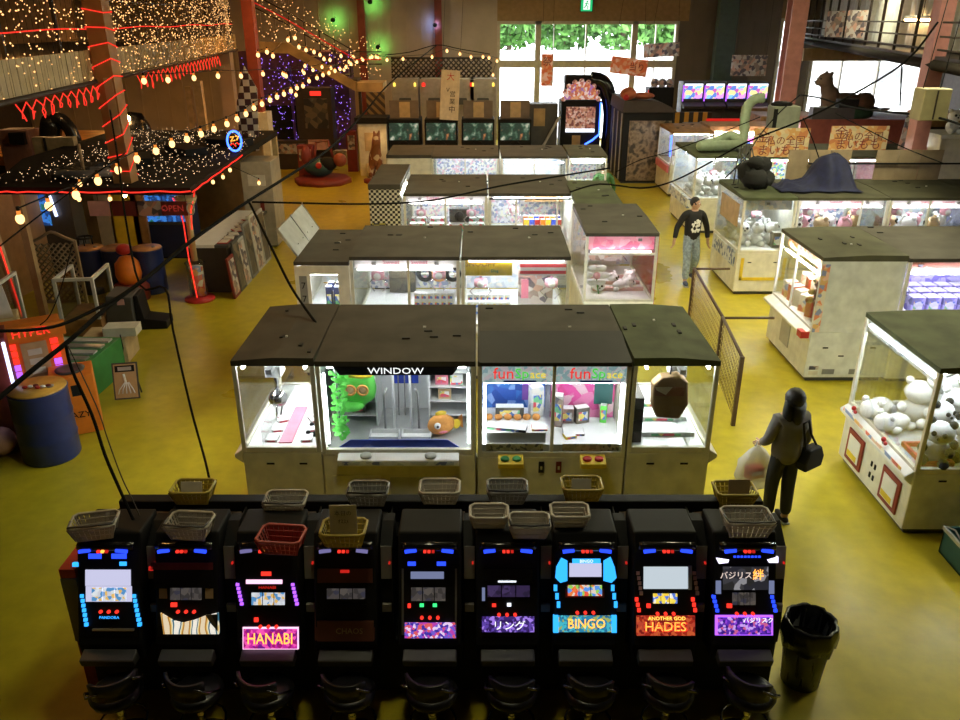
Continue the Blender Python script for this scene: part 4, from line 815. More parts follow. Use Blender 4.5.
def common(cx, red=610, n=3): return [('bezel', cx - 29, 563, cx + 29, 637, 'black_gloss', {'out': .012}), ('stop_button', cx - 12, red - 3, cx + 12, red + 3, 'led_red', {'n': n, 'round': 1, 'out': .03})]
SP = [
 dict(cx=110, items=common(110, 611) + [('lamp_row', 90, 553, 103, 558, 'led_blue'), ('lamp_row', 113, 553, 128, 558, 'led_blue'), ('screen', 87, 569, 132, 585, 'screen_lav'), ('reel_window', 87, 585.5, 133, 601, 'screen_lav', {'out': .022}), ('reel', 93, 587, 128, 600, 'reel', {'n': 3, 'out': .032}), ('led_column', 83, 593, 88, 626, 'led_cyan', {'n': 7, 'vert': 1}), ('led_column', 135, 593, 141, 626, 'led_cyan', {'n': 7, 'vert': 1}), ('corner_light', 74, 562, 80, 566, 'led_cyan'), ('corner_light', 121, 561, 128, 565, 'led_cyan'), ('name_plate', 103, 614, 120, 619, 'black', {'txt': [('PANDORA', .028, 'led_cyan', 111, 616.5, 1.1)]}), ('gold_trim', 94, 628, 135, 630, 'tan')]),
 dict(cx=187.5, items=common(187, 611) + [('arch', 152, 562, 214, 569, 'dark_red'), ('screen', 155, 569, 212, 587, 'black_gloss'), ('reel', 171, 587, 203, 599, 'reel_dim', {'n': 3}), ('left_ring', 160, 585, 168, 598, 'tan', {'out': .02}), ('right_ring', 206, 585, 214, 598, 'tan', {'out': .02}), ('bet_button', 172, 602, 178, 606, 'led_red'), ('side_light', 150, 566, 154, 570, 'led_red_dim'), ('lower_panel', 163, 613, 219, 633, 'lit_sand', {'poly': [(162, 612), (175, 620), (184, 622), (196, 619), (206, 615), (219, 612), (220, 633), (165, 633)]}), ('teal_corner', 206, 612, 219, 632, 'print_dark', {'poly': [(207, 614), (219, 613), (219, 630), (212, 622)], 'out': .034})]),
 dict(cx=268.5, lamp='led_violet_dim', items=common(269, 626) + [('red_top', 239, 570, 298, 604, 'dark_red', {'out': .014}), ('red_glow', 262, 571, 272, 575, 'led_red'), ('title_light', 247, 579, 283, 583, 'pink_title'), ('name_plate', 253, 584.5, 283, 589, 'black', {'out': .02, 'txt': [('HANABI', .03, 'led_red_dim', 268, 587, 1.2)]}), ('reel_frame', 249, 590, 288, 607, 'black_gloss', {'out': .022}), ('reel', 252, 592, 286, 604, 'reel', {'n': 3}), ('led_column', 238, 582, 243, 605, 'led_purple', {'n': 6, 'vert': 1}), ('led_column', 293, 582, 298, 605, 'led_purple', {'n': 6, 'vert': 1}), ('bet_button', 255, 617, 259, 621, 'led_red'), ('lower_panel', 244.5, 628, 298, 647.5, 'lit_hanabi', {'txt': [('HANABI', .118, 'led_orange', 271, 638, .8)]}), ('panel_rim', 243.5, 626.5, 299, 648.5, 'pink_title', {'out': .022})]),
 dict(cx=346, lamp='led_violet_dim', items=[('face_panel', 315, 566, 375, 640, 'dark_brown_red', {'out': .012}), ('hood', 318, 568, 373, 582, 'dark_brown_red', {'out': .03}), ('red_glow', 341, 569, 350, 572, 'led_red_dim', {'out': .034}), ('reel', 327, 588, 366, 598, 'reel_dim', {'n': 3}), ('ledge', 330, 604, 368, 607, 'black'), ('lower_panel', 318, 620, 374, 640, 'dark_brown_red', {'out': .034, 'txt': [('CHAOS', .06, 'tan', 350, 630)]})]),
 dict(cx=430, items=common(430, 617) + [('lamp_row', 408, 561, 416, 565, 'led_blue'), ('lamp_row', 437, 561, 446, 565, 'led_blue'), ('title_plate', 411, 571, 444, 578, 'screen_blue_dim'), ('reel', 411, 587, 446, 600, 'reel_dim', {'n': 3}), ('green_lamp', 420, 603, 424, 606, 'led_green'), ('green_lamp', 433, 603, 437, 606, 'led_green'), ('bet_button', 408, 603, 411, 607, 'led_red'), ('left_trim', 402, 568, 404, 634, 'grey_metal'), ('right_trim', 455, 568, 457, 634, 'grey_metal'), ('lower_panel', 405, 622, 456, 637, 'lit_battle')]),
 dict(cx=507.5, items=common(507, 614) + [('screen', 484, 568, 532, 580, 'black_gloss'), ('title_plate', 498, 579.5, 516, 581.5, 'led_white'), ('reel', 487, 585, 530, 596, 'lit_ring_dim', {'n': 3}), ('bet_button', 492, 603, 496, 606, 'led_red'), ('white_button', 507, 602.5, 511, 605.5, 'led_white'), ('side_light', 482, 587, 485, 600, 'screen_blue_dim'), ('lower_panel', 482, 616, 534, 631, 'lit_ring', {'txt': [('リング', .075, 'text_white', 509, 625, 1.1)]})]),
 dict(cx=585, items=common(585, 612) + [('title_light', 572, 558, 600, 563, 'led_cyan', {'txt': [('BINGO', .032, 'text_white', 586, 560.5)]}), ('left_hand', 556, 563, 567, 582, 'led_cyan', {'poly': [(556, 566), (561, 557), (567, 560), (567, 580), (560, 582), (555, 577)]}), ('right_hand', 603, 563, 615, 582, 'led_cyan', {'poly': [(603, 560), (610, 556), (614, 566), (616, 577), (611, 582), (603, 580)]}), ('screen', 569, 562.5, 601, 576, 'screen_lav'), ('led_column', 554.5, 583, 559, 608, 'led_cyan', {'n': 3, 'vert': 1}), ('led_column', 611.5, 583, 616, 608, 'led_cyan', {'n': 3, 'vert': 1}), ('reel_frame', 565, 583, 604, 597, 'dark_red', {'out': .02}), ('reel', 567, 584.5, 602, 595, 'reel_fruit', {'n': 3}), ('lower_panel', 555, 615, 614, 631, 'lit_bingo', {'txt': [('BINGO', .1, 'led_orange', 586, 623, .9)]}), ('panel_side', 553, 614.5, 558, 631.5, 'led_cyan', {'out': .034}), ('panel_side', 611, 614.5, 616, 631.5, 'led_cyan', {'out': .034})]),
 dict(cx=664.5, items=common(665, 613) + [('screen', 643, 566, 687, 588, 'screen_grey'), ('screen_edge', 687.5, 565, 691, 589, 'light_grey'), ('left_ornament', 637, 570, 641, 595, 'rose', {'n': 5, 'vert': 1}), ('right_ornament', 693, 570, 697, 595, 'rose', {'n': 5, 'vert': 1}), ('reel', 652, 593, 677, 602.5, 'reel_yellow', {'n': 3}), ('led_column', 635.5, 596, 639, 612, 'led_red', {'n': 3, 'vert': 1}), ('led_column', 691.5, 596, 695, 612, 'led_red', {'n': 3, 'vert': 1}), ('bet_button', 646, 603, 650, 607, 'led_red'), ('lower_panel', 636, 615, 694, 634.5, 'lit_hades', {'txt': [('HADES', .1, 'led_red', 665, 626.5, 1.05), ('HADES', .096, 'led_orange', 664.6, 626, 1.05), ('ANOTHER GOD', .038, 'led_yellow', 666, 617.5)]})]),
 dict(cx=744, items=common(744, 613) + [('corner_lamp', 715, 556, 727, 562, 'corner_white', {'poly': [(715, 557), (728, 559), (727, 562), (718, 563)]}), ('corner_lamp', 766, 556, 778, 562, 'corner_white', {'poly': [(766, 559), (777, 556), (777, 562), (768, 562)]}), ('lamp_row', 732, 555, 760, 557, 'led_blue', {'n': 8}), ('screen', 722, 566, 767, 589, 'lit_basilisk', {'txt': [('バジリスク', .06, 'paper_lit', 739, 575), ('絆', .085, 'led_orange', 757, 574.5)]}), ('reel', 731, 592, 755, 604, 'reel_dim', {'n': 4}), ('led_column', 712.5, 594, 717, 612, 'led_blue', {'n': 4, 'vert': 1}), ('led_column', 770.5, 594, 775, 612, 'led_blue', {'n': 4, 'vert': 1}), ('white_trim', 715, 580, 720, 593, 'screen_blue_dim'), ('white_trim', 768, 580, 773, 593, 'screen_blue_dim'), ('bet_button', 726, 603, 731, 607, 'led_red'), ('lower_panel', 717, 616.5, 770, 633.5, 'lit_violet', {'txt': [('バジリスク', .045, 'text_white', 757, 619.5)]}), ('panel_rim', 714.5, 614.5, 772, 634.5, 'led_purple', {'out': .022})]),
]
glow('led_violet_dim', (.45, .4, .9), .35); mat('dark_brown_red', (.20, .07, .045), .4); glow('screen_blue_dim', (.3, .35, .6), .5); glow('corner_white', (.8, .75, 1), 2.2); glow('paper_lit', (1, .8, .7), .8)
art('lit_ring_dim', [(.05, .03, .10), (.08, .05, .16), (.03, .02, .06)], 30, es=.5)
SLAB = ['slot machine with a pale screen, blue side lights and PANDORA plate, at the left end', 'slot machine with a sandy lit lower panel, second from the left', 'slot machine with the glowing pink HANABI panel', 'unlit brown slot machine right of the HANABI one', 'slot machine with green lamps and a purple red battle panel, middle of the row', 'dark slot machine with the violet リング panel', 'slot machine glowing cyan with the BINGO panel', 'slot machine with a big pale screen and the red HADES panel', 'slot machine with white corner lamps and a violet panel, at the right end']
for i in range(9): slot(i, SP[i], SLAB[i])
for i in range(9):
    x = Xs[i] + .292; t = thing('medal_unit', f'narrow black medal dispenser to the right of the {ORD[i]} slot machine from the left', 'medal dispenser', (x, 4.86, .565), 0, 'medal dispensers between the slot machines')
    MB().prism([(-.02, 0), (-.02, .2), (.12, .78), (.30, .9), (.40, .9), (.40, 0)], -.045, .045, 'black').build('case', t)
    q = MB().prism([(.045, .55), (.105, .80), (.112, .80), (.053, .55)], -.04, .04, 'medal_grey' if 'medal_grey' in M else mat('medal_grey', (.30, .28, .25), .6)).build('grey_plate', t)
    MB().cbox((.025, .07, .68), (.012, .03, .012), 'led_red_dim').build('red_lamp', q)
    MB().prism([(-.01, .3), (.005, .36), (-.02, .36), (-.03, .3)], -.035, .035, 'medal_grey').build('coin_cup', t)
ep = thing('end_cabinet', 'red trimmed glass cabinet against the left end of the slot stand', 'cabinet', (-3.12, 5.25, 0)); MB().box(-.055, .055, -.32, .4, .02, .5, 'dark_red').build('base', ep); MB().box(-.06, .06, -.32, .4, 1.10, 1.18, 'red').build('top', ep); MB().box(-.05, .05, -.31, .39, .502, 1.098, 'grey').build('glass_case', ep); MB().box(-.06, .06, -.33, -.31, .5, 1.10, 'grey').build('front_frame', ep)
# baskets
def basket(label, px, py, kind, z=1.52, rz=0, tilt=0, paper=None, s=1.0, Y=None):
    z0 = {'b': 1.422}.get(z, z)
    p = at(px, py, z=z0)
    t = thing('plastic_basket', label, 'basket', (p.x, p.y, z0), rz, 'coin baskets on the slot stand')
    w0, d0, w1, d1, h = .115 * s, .07 * s, .15 * s, .10 * s, .13 * s
    m = kind
    q = MB(); n = 9
    # slatted sides: uprights and three hoops, plus a floor
    def rim(f): return w0 + (w1 - w0) * f, d0 + (d1 - d0) * f
    for f in (0, .33, .66): 
        a, b_ = rim(f); q.tube([(-a, -b_, f * h + .006), (a, -b_, f * h + .006), (a, b_, f * h + .006), (-a, b_, f * h + .006)], .006, m, 4, True)
    for k in range(n):
        u = -1 + 2 * k / (n - 1)
        for s_ in (-1, 1): q.add([(u * w0 - .0135, s_ * d0, .003), (u * w0 + .0135, s_ * d0, .003), (u * w1 + .0165, s_ * d1, h), (u * w1 - .0165, s_ * d1, h)], [(0, 1, 2, 3), (3, 2, 1, 0)], m)
    for k in range(6):
        u = -1 + 2 * k / 5
        for s_ in (-1, 1): q.add([(s_ * w0, u * d0 - .010, .003), (s_ * w0, u * d0 + .010, .003), (s_ * w1, u * d1 + .011, h), (s_ * w1, u * d1 - .011, h)], [(0, 1, 2, 3), (3, 2, 1, 0)], m)
    q.box(-w0, w0, -d0, d0, 0, .006, m); q.build('body', t)
    a, b_ = w1 + .008, d1 + .008; c_ = .03
    MB().tube([(-a + c_, -b_, h), (a - c_, -b_, h), (a, -b_ + c_, h), (a, b_ - c_, h), (a - c_, b_, h), (-a + c_, b_, h), (-a, b_ - c_, h), (-a, -b_ + c_, h)], .011, paper.get('rim', m) if paper else m, 6, True).build('rim', t)
    if paper and paper.get('handle'): MB().tube([(-a, 0, h + .01), (-a * .95, -b_ * .9, h + .02), (0, -b_ * 1.05, h + .022), (a * .95, -b_ * .9, h + .02), (a, 0, h + .01)], .008, paper['handle'], 6).build('handle', t)
    if tilt: t.rotation_euler = (tilt, 0, rz)
    return t, p
BH = dict(handle='black')
basket('white basket with a folded handle at the far left end of the slot stand', 97, 535, 'basket_white', z=1.5, rz=.2, paper=dict(handle='dark_grey'))
basket('white basket behind the second slot machine', 192, 535, 'basket_white', z=1.5, rz=-.08, paper=dict(handle='dark_grey'))
by, p_ = basket('yellow basket with a paper sheet at the back, behind the second slot machine', 195, 500, 'basket_yellow', z=1.422)
basket('white perforated basket behind the red basket', 287, 512, 'basket_white', z=1.422, paper=dict(handle='dark_grey'))
basket('red basket above the HANABI slot machine', 283, 549, 'basket_red', z=1.5, rz=-.1)
yb, ypos = basket('yellow basket holding the notice card, above the unlit slot machine', 345, 542, 'basket_yellow', z=1.5)
basket('grey basket with a black handle behind the notice card', 369, 502, 'basket_grey', z=1.422, paper=BH)
basket('pale tall basket alone on the rear ledge behind the fifth slot machine', 440, 500, 'basket_white', z=1.422)
basket('grey basket with a black handle on the rear ledge behind the sixth slot machine', 507, 500, 'basket_grey', z=1.422, paper=BH)
basket('ribbed cream basket at the left of the dark handled white one', 489, 524, 'basket_white', z=1.5, s=.88)
basket('white basket with a dark handle between the two ribbed cream baskets', 529, 534, 'basket_white', z=1.5, s=.92, paper=BH)
basket('ribbed cream basket at the right of the dark handled white one', 569, 523, 'basket_white', z=1.5, s=.88)
basket('yellow basket holding a grey sheet behind the BINGO slot machine', 581, 497, 'basket_yellow', z=1.422)
basket('yellow basket holding cardboard at the right rear corner', 733, 502, 'basket_yellow', z=1.422)
basket('pinkish white open basket above the slot machine at the right end', 745, 532, 'basket_white', z=1.5, s=1.1, paper=dict(handle='dark_grey'))
def sheet(label, p, w, h, m, rx=-.25, name='paper_sheet', cat='paper', txt=None):
    q = MB().box(-w / 2, w / 2, -.002, .002, 0, h, m)
    if txt:
        for s, sz, zz in txt: q.text(s, sz, 'dark_grey', facing(0, -.0035, zz), .0005)
    o = single(q, name, label, cat, p); o.rotation_euler = (rx, 0, 0); return o
sheet('white notice card standing in the yellow basket above the unlit slot machine', (ypos.x, ypos.y - .02, 1.508), .195, .30, 'paper', -.12, 'notice_card', 'card', [('本日の', .042, .235), ('ｵｽｽﾒ', .04, .17)])
sheet('white paper sheet in the yellow basket behind the second slot machine', (p_.x - .02, p_.y - .01, 1.43), .17, .15, 'paper', -.3)
g_ = at(581, 497, z=1.422); sheet('grey sheet in the yellow basket behind the BINGO slot machine', (g_.x, g_.y - .01, 1.43), .16, .15, 'light_grey', -.3)
g_ = at(733, 502, z=1.422); sheet('piece of cardboard leaning in the yellow basket at the right rear corner', (g_.x + .03, g_.y - .03, 1.43), .17, .2, 'cardboard', -.2, 'cardboard_piece', 'cardboard')
# stools
for i in range(9):
    px = [116, 197, 268, 350, 432, 512, 590, 668, 750][i]; p = at(px, 690, z=.5); rz = [.5, -.3, -.35, -.2, -.25, -.1, -.2, -.25, -.6][i]
    t = thing('bar_stool', f'black padded stool with chrome frame in front of the {ORD[i]} slot machine from the left', 'stool', (p.x, p.y, 0), rz, 'stools along the slot row')
    MB().lathe((0, 0, .44), [(.10, 0), (.18, .015), (.19, .05), (.15, .08), (0, .085)], 'seat_black' if 'seat_black' in M else mat('seat_black', (.012, .012, .014), .35), 20).build('seat', t)
    MB().cyl((0, 0, .02), (0, 0, .44), .03, 'chrome', 12).build('pole', t); MB().lathe((0, 0, 0), [(.2, 0), (.2, .012), (.05, .03), (0, .03)], 'chrome_dark' if 'chrome_dark' in M else mat('chrome_dark', (.2, .2, .21), .25, 1), 20).build('base', t)
    MB().tube([(.17 * math.cos(a * PI / 8), .17 * math.sin(a * PI / 8), .2) for a in range(16)], .009, 'chrome_dark', 6, True).build('foot_ring', t)
    MB().tube([(.15, .05, .5), (.2, .0, .56), (.19, -.12, .64), (.12, -.17, .70)], .011, 'chrome_dark', 6).build('arm', t); MB().tube([(-.15, .05, .5), (-.2, .0, .56), (-.19, -.12, .62), (-.12, -.17, .66)], .011, 'chrome_dark', 6).build('arm', t)
    vs = []
    for a in range(9):
        an = PI * 1.18 + a * PI * .64 / 8
        for z, r in ((.56, .185), (.72, .2), (.72, .175), (.56, .16)): vs.append((r * math.cos(an), r * math.sin(an), z))
    MB().add(vs, [(a * 4 + k, a * 4 + (k + 1) % 4, a * 4 + 4 + (k + 1) % 4, a * 4 + 4 + k) for a in range(8) for k in range(4)] + [(3, 2, 1, 0), (32, 33, 34, 35)], 'seat_black', True).build('backrest', t)
# trash can
tc = thing('trash_can', 'grey trash can with a black bag folded over the rim, right of the slot row', 'trash can', (2.63, 5.03, 0))
MB().lathe((0, 0, 0), [(.15, 0), (.19, .58), (.18, .58), (.14, .02), (0, .02)], 'trash_grey', 24).build('can', tc)
rng = random.Random(2); q = MB(); pr = [(.205, .40), (.215, .5), (.205, .60), (.19, .625), (.175, .60), (.165, .3), (.15, .06), (0, .05)]
q.lathe((0, 0, 0), pr, 'bag_black', 36)
for k, v in enumerate(q.v):
    a = math.atan2(v.y, v.x); f_ = 1 + .045 * math.sin(a * 9 + v.z * 11) + .03 * math.sin(a * 17 + 2); q.v[k] = Vector((v.x * f_, v.y * f_, v.z + (.02 * math.sin(a * 7) if v.z < .45 and v.z > .35 else 0)))
q.build('bag', tc)
# ================================================================== PEOPLE
def skin(verts, edges, radii, root=0, sub=2):
    me = bpy.data.meshes.new('tmp'); me.from_pydata([tuple(v) for v in verts], edges, []); o = bpy.data.objects.new('tmp', me); COL.objects.link(o)
    o.modifiers.new('s', 'SKIN').use_smooth_shade = True
    sv = me.skin_vertices[0].data
    for i, r in enumerate(radii):
        sv[i].radius = (r, r) if not isinstance(r, tuple) else r
        sv[i].use_root = i == root
    if sub: o.modifiers.new('u', 'SUBSURF').levels = sub; o.modifiers['u'].render_levels = sub
    dg = bpy.context.evaluated_depsgraph_get(); dg.update(); e = o.evaluated_get(dg); m = e.to_mesh()
    out = [tuple(v.co) for v in m.vertices], [tuple(p.vertices) for p in m.polygons]
    e.to_mesh_clear(); bpy.data.objects.remove(o); bpy.data.meshes.remove(me)
    return out
def human(label, loc, rz, H, arms, legs, top, bottom, shoe, hair='short', head_turn=0., lean=0., female=False, collar=None, skirt=0, top_hem=.86):
    """faces -Y; arms/legs give joint positions for the +x and -x side in units of a 1.72 m figure"""
    k = H / 1.72; t = thing('person', label, 'person', loc, rz)
    sh = .165 if female else .185; hipw = .09
    V = [(0, 0, .95), (0, -.0, 1.12), (0, -lean * .5, 1.30), (0, -lean * .8, 1.43), (0, -lean, 1.50), (0, -lean - .015, 1.58)]
    E = [(0, 1), (1, 2), (2, 3), (3, 4), (4, 5)]; R = [.125 if not female else .13, .11 if not female else .10, .13, .075, .052, .055]
    ai, li = {}, {}
    for s_, (el, wr) in zip((1, -1), arms):
        b = len(V); V += [(s_ * sh, -lean * .75, 1.40), el, wr]; R += [.058, .043, .03]; E += [(3, b), (b, b + 1), (b + 1, b + 2)]; ai[s_] = b
        d = (Vector(wr) - Vector(el)).normalized(); side = Vector((0, 1, 0)).cross(d)
        if side.length < .2: side = Vector((0, 0, 1)).cross(d)
        side.normalize(); fwd = d.cross(side)
        p = Vector(wr) + d * .075; c = len(V); V.append(tuple(p)); R.append(.034); E.append((b + 2, c))
        for j, (off, ln) in enumerate(((-.03, .062), (-.01, .078), (.012, .074), (.032, .055))):
            f0 = p + fwd * off + d * .03; f1 = f0 + d * ln * .55 + side * (-s_ * .012); f2 = f1 + d * ln * .45 + side * (-s_ * .028)
            q = len(V); V += [tuple(f0), tuple(f1), tuple(f2)]; R += [.010, .009, .008]; E += [(c, q), (q, q + 1), (q + 1, q + 2)]
        t0 = Vector(wr) + d * .035 - fwd * .032; t1 = t0 - fwd * .025 + d * .035; q = len(V); V += [tuple(t0), tuple(t1), tuple(t1 + d * .03)]; R += [.013, .011, .009]; E += [(b + 2, q), (q, q + 1), (q + 1, q + 2)]
    for s_, (kn, an, toe) in zip((1, -1), legs):
        b = len(V); V += [(s_ * hipw, 0, .88), kn, an, toe]; R += [.085, .06, .042, .035]; E += [(0, b), (b, b + 1), (b + 1, b + 2), (b + 2, b + 3)]; li[s_] = b
    vs, fs = skin([Vector(v) * k for v in V], E, [r * k for r in R])
    B = MB().add(vs, fs, 'skin', True)
    Th = Matrix.Translation(Vector((0, -lean - .02, 1.615)) * k) @ Matrix.Rotation(head_turn, 4, 'Z') @ Matrix.Scale(k, 4)
    B.T = Th
    B.ball((0, 0, 0), .1, 'skin', 20, 14, (.76, .93, 1.13)).ball((0, -.035, -.07), .05, 'skin', 12, 8, (1, .9, .8))
    B.add([(-.012, -.088, .02), (.012, -.088, .02), (.018, -.088, -.03), (-.018, -.088, -.03), (0, -.118, -.025)], [(0, 4, 1), (1, 4, 2), (2, 4, 3), (3, 4, 0)], 'skin')
    for s_ in (-1, 1):
        B.ball((s_ * .031, -.082, .012), .012, 'plush_white', 8, 6).ball((s_ * .031, -.091, .012), .006, 'eye', 8, 6).ball((s_ * .078, .005, -.005), .028, 'skin', 8, 6, (.35, .7, 1.1)).ball((s_ * .03, -.09, .034), .016, 'hair', 8, 4, (1.2, .4, .25))
    B.ball((0, -.088, -.055), .022, 'lip', 8, 6, (1, .4, .3)); B.T = None
    B.build('body', t)
    Hm = MB(); Hm.T = Th
    if hair == 'short': Hm.ball((0, .014, .025), .108, 'hair', 20, 14, (.80, .93, 1.0), .05)
    else:
        Hm.ball((0, .022, .02), .122, 'hair', 20, 14, (.92, .95, 1.05), .05)
        vs, fs = skin([(0, .05, .02), (0, .075, -.1), (.015, .085, -.22), (.02, .09, -.31), (-.09, .02, -.02), (-.105, .04, -.14), (-.09, .06, -.25), (.09, .02, -.02), (.11, .04, -.14), (.10, .06, -.26)], [(0, 1), (1, 2), (2, 3), (0, 4), (4, 5), (5, 6), (0, 7), (7, 8), (8, 9)], [.09, .095, .09, .045, .055, .065, .05, .055, .065, .05])
        Hm.add(vs, fs, 'hair', True)
    if hair == 'short':   # keep the face clear
        keep = []
        for v in range(len(Hm.v)):
            p = Th.inverted() @ Hm.v[v]
            if p.y < -.045 and p.z < .052: p.y = -.02; p.x *= .8; p.z = max(p.z, -.02); Hm.v[v] = Th @ p
            elif p.z < -.04 and p.y < .02: p.z = -.03; p.x *= .85; Hm.v[v] = Th @ p
    Hm.build('hair', t)
    # clothing shells follow the same joints
    ex = .022; lo_ = .05 if female else .028
    tv = [V[0], V[1], V[2], V[3]]; tv[0] = (0, 0, top_hem - .03); te = [(0, 1), (1, 2), (2, 3)]; tr = [(R[0] + lo_ + .03, R[0] + lo_), (R[1] + lo_ + .03, R[1] + lo_), (R[2] + lo_ + .035, R[2] + lo_ - .01), R[3] + ex]
    for s_ in (1, -1):
        b = ai[s_]; n = len(tv); w = Vector(V[b + 2]) * .93 + Vector(V[b + 1]) * .07
        tv += [V[b], V[b + 1], tuple(w)]; tr += [.08, .066, .05] if female else [.075, .06, .047]; te += [(3, n), (n, n + 1), (n + 1, n + 2)]
    vs, fs = skin([Vector(v) * k for v in tv], te, [tuple(a * k for a in r) if isinstance(r, tuple) else r * k for r in tr])
    tob = MB().add(vs, fs, top, True).build('top', t)
    lv = [(0, 0, 1.08), (0, 0, .90)]; le = [(0, 1)]; lr = [(.15, .13), (.155, .135)]
    for s_ in (1, -1):
        b = li[s_]; n = len(lv); a = Vector(V[b + 2]) + (Vector(V[b + 1]) - Vector(V[b + 2])) * .06
        lv += [V[b], V[b + 1], tuple(a)]; lr += [.10, .083, .068]; le += [(1, n), (n, n + 1), (n + 1, n + 2)]
    vs, fs = skin([Vector(v) * k for v in lv], le, [tuple(a * k for a in r) if isinstance(r, tuple) else r * k for r in lr], root=1)
    MB().add(vs, fs, bottom, True).build('trousers', t)
    for s_ in (1, -1):
        b = li[s_]; an, toe = Vector(V[b + 2]), Vector(V[b + 3]); d = (toe - an); d.z = 0; d.normalize()
        q = MB(); q.T = Matrix.Translation(Vector((an.x, an.y, an.z - .065)) * k) @ Matrix.Rotation(math.atan2(d.y, d.x) + PI / 2, 4, 'Z') @ Matrix.Scale(k, 4)
        q.ball((0, -.065, .038), .06, shoe, 14, 10, (.8, 2.3, .8)).box(-.042, .042, -.19, .06, -.012, .006, 'light_grey'); q.build('shoe', t)
    return t, tob, k
pm = at(687, 282, z=0)
mn, mtop, k = human('man walking in a black pullover with a white print and pale blue jeans', (pm.x, pm.y, 0), .12, 1.74,
    [((.30, .02, 1.13), (.31, -.06, .89)), ((-.31, .03, 1.14), (-.37, -.04, .90))],
    [((.11, -.05, .49), (.15, .24, .11), (.17, .10, .035)), ((-.11, -.16, .50), (-.13, -.20, .085), (-.15, -.36, .03))], 'shirt_black', 'jeans', 'shoe_blue', head_turn=.9)
q = MB(); rng = random.Random(4)
for i in range(26):
    cx_, cz = (rng.random() - .5) * .15, 1.08 + rng.random() * .26; q.ball((cx_ * (1.1 - abs(cz - 1.2)), -.162 + abs(cx_) * .12, cz), .017 + .012 * rng.random(), 'plush_white', 6, 4, (1, .25, 1.2))
q.build('white_print', mtop)
pw = at(774, 521, z=0)
wm, wtop, k = human('woman with long black hair in a grey jacket, seen from behind', (pw.x, pw.y, 0), PI + .25, 1.55,
    [((.25, -.02, 1.12), (.20, -.20, 1.0)), ((-.24, .02, 1.13), (-.23, -.06, .93))],
    [((.09, -.04, .50), (.09, -.02, .085), (.09, -.17, .03)), ((-.09, .02, .50), (-.09, .06, .085), (-.1, -.09, .03))], 'jacket_grey', 'trousers_black', 'black', hair='long', head_turn=.25, female=True, top_hem=.80)
WT = Matrix.Translation((pw.x, pw.y, 0)) @ Matrix.Rotation(PI + .25, 4, 'Z')
sb = thing('shoulder_bag', 'black shoulder bag hanging at the right hip of the woman', 'bag', WT @ Vector((-.24, .08, .68)), .6)
MB().prism([(-.13, .0), (.15, 0), (.17, .12), (.10, .25), (-.10, .25), (-.15, .1)], -.06, .06, 'black', 'y').build('body', sb, .02)
MB().tube([(-.10, 0, .24), (-.16, 0, .40), (-.22, .0, .58), (-.17, -.02, .61), (-.06, 0, .42), (.08, 0, .24)], .012, 'black', 6).build('strap', sb); MB().box(-.03, .03, .062, .066, .14, .18, 'silver').build('buckle', sb)
pb = thing('plastic_bag', 'white translucent plastic bag with a red pack, carried by the woman', 'bag', WT @ Vector((.19, -.21, .40)), .2)
rng = random.Random(6); q = MB().lathe((0, 0, 0), [(.02, -.06), (.17, -.04), (.21, .1), (.19, .26), (.10, .38), (.03, .44)], 'poly_bag', 22, 1, .62)
for i, v in enumerate(q.v): a = math.atan2(v.y, v.x); f_ = 1 + .10 * math.sin(a * 6 + v.z * 17); q.v[i] = Vector((v.x * f_, v.y * f_, v.z))
q.build('bag', pb); MB().tube([(-.03, 0, .43), (-.015, 0, .5), (.02, 0, .5), (.03, 0, .43)], .008, 'poly_bag', 6).build('handle', pb)
single(MB().box(-.09, .09, -.05, .05, 0, .13, 'red').box(-.07, .07, -.052, -.05, .04, .09, 'paper'), 'red_pack', 'red pack inside the plastic bag of the woman', 'pack', WT @ Vector((.19, -.21, .46)), .3)
pd = at(612, 158, z=0)
human('person in a dark brown coat standing near the bright back doors', (pd.x, pd.y, 0), PI - .3, 1.70, [((.28, 0, 1.13), (.26, -.1, .90)), ((-.28, 0, 1.13), (-.27, -.1, .90))],
    [((.1, -.04, .5), (.11, .03, .085), (.11, -.12, .03)), ((-.1, -.08, .5), (-.11, -.10, .085), (-.11, -.26, .03))], 'coat_brown', 'trousers_black', 'black', head_turn=0, top_hem=.72)
pg = at(613, 166, z=1.62)
human('person in a green top standing behind the green roofed crane', (pg.x - .22, pg.y, 0), PI, 1.68, [((.28, 0, 1.13), (.26, -.1, .90)), ((-.28, 0, 1.13), (-.27, -.1, .90))],
    [((.1, -.02, .5), (.11, .0, .085), (.11, -.15, .03)), ((-.1, -.02, .5), (-.11, .0, .085), (-.11, -.15, .03))], 'shirt_green', 'trousers_black', 'black')

# ================================================================== LEFT GALLERY
def eg(Y): return -5.8 + (Y - 10.1) * (-2.1 / 16.9)
Y0, YE = 2.0, 28.5
gal = MB().prism([(eg(Y0) - .05, Y0), (eg(YE) - .05, YE), (XL, YE), (XL, Y0)], 4.1, 4.3, 'wall_dark', 'z').build('gallery_floor_left'); struct(gal)
fa = thing('gallery_fascia', 'row of pale tan boards along the edge of the left gallery, hung with fairy lights', 'fascia', (eg(Y0), Y0, 4.1))
q = MB(); n = 90
for i in range(n):
    a, b_ = Y0 + (YE - Y0) * i / n, Y0 + (YE - Y0) * (i + .94) / n
    q.prism([(eg(a) - eg(Y0), a - Y0), (eg(b_) - eg(Y0), b_ - Y0), (eg(b_) - eg(Y0) - .03, b_ - Y0), (eg(a) - eg(Y0) - .03, a - Y0)], -.03, .44, 'fascia' if a > 13 else 'fascia_pale', 'z')
q.build('boards', fa)
MB().tube([(.02, 0, -.04), (eg(YE) - eg(Y0) + .02, YE - Y0, -.04)], .04, 'dark_brown', 6).build('lower_rail', fa)
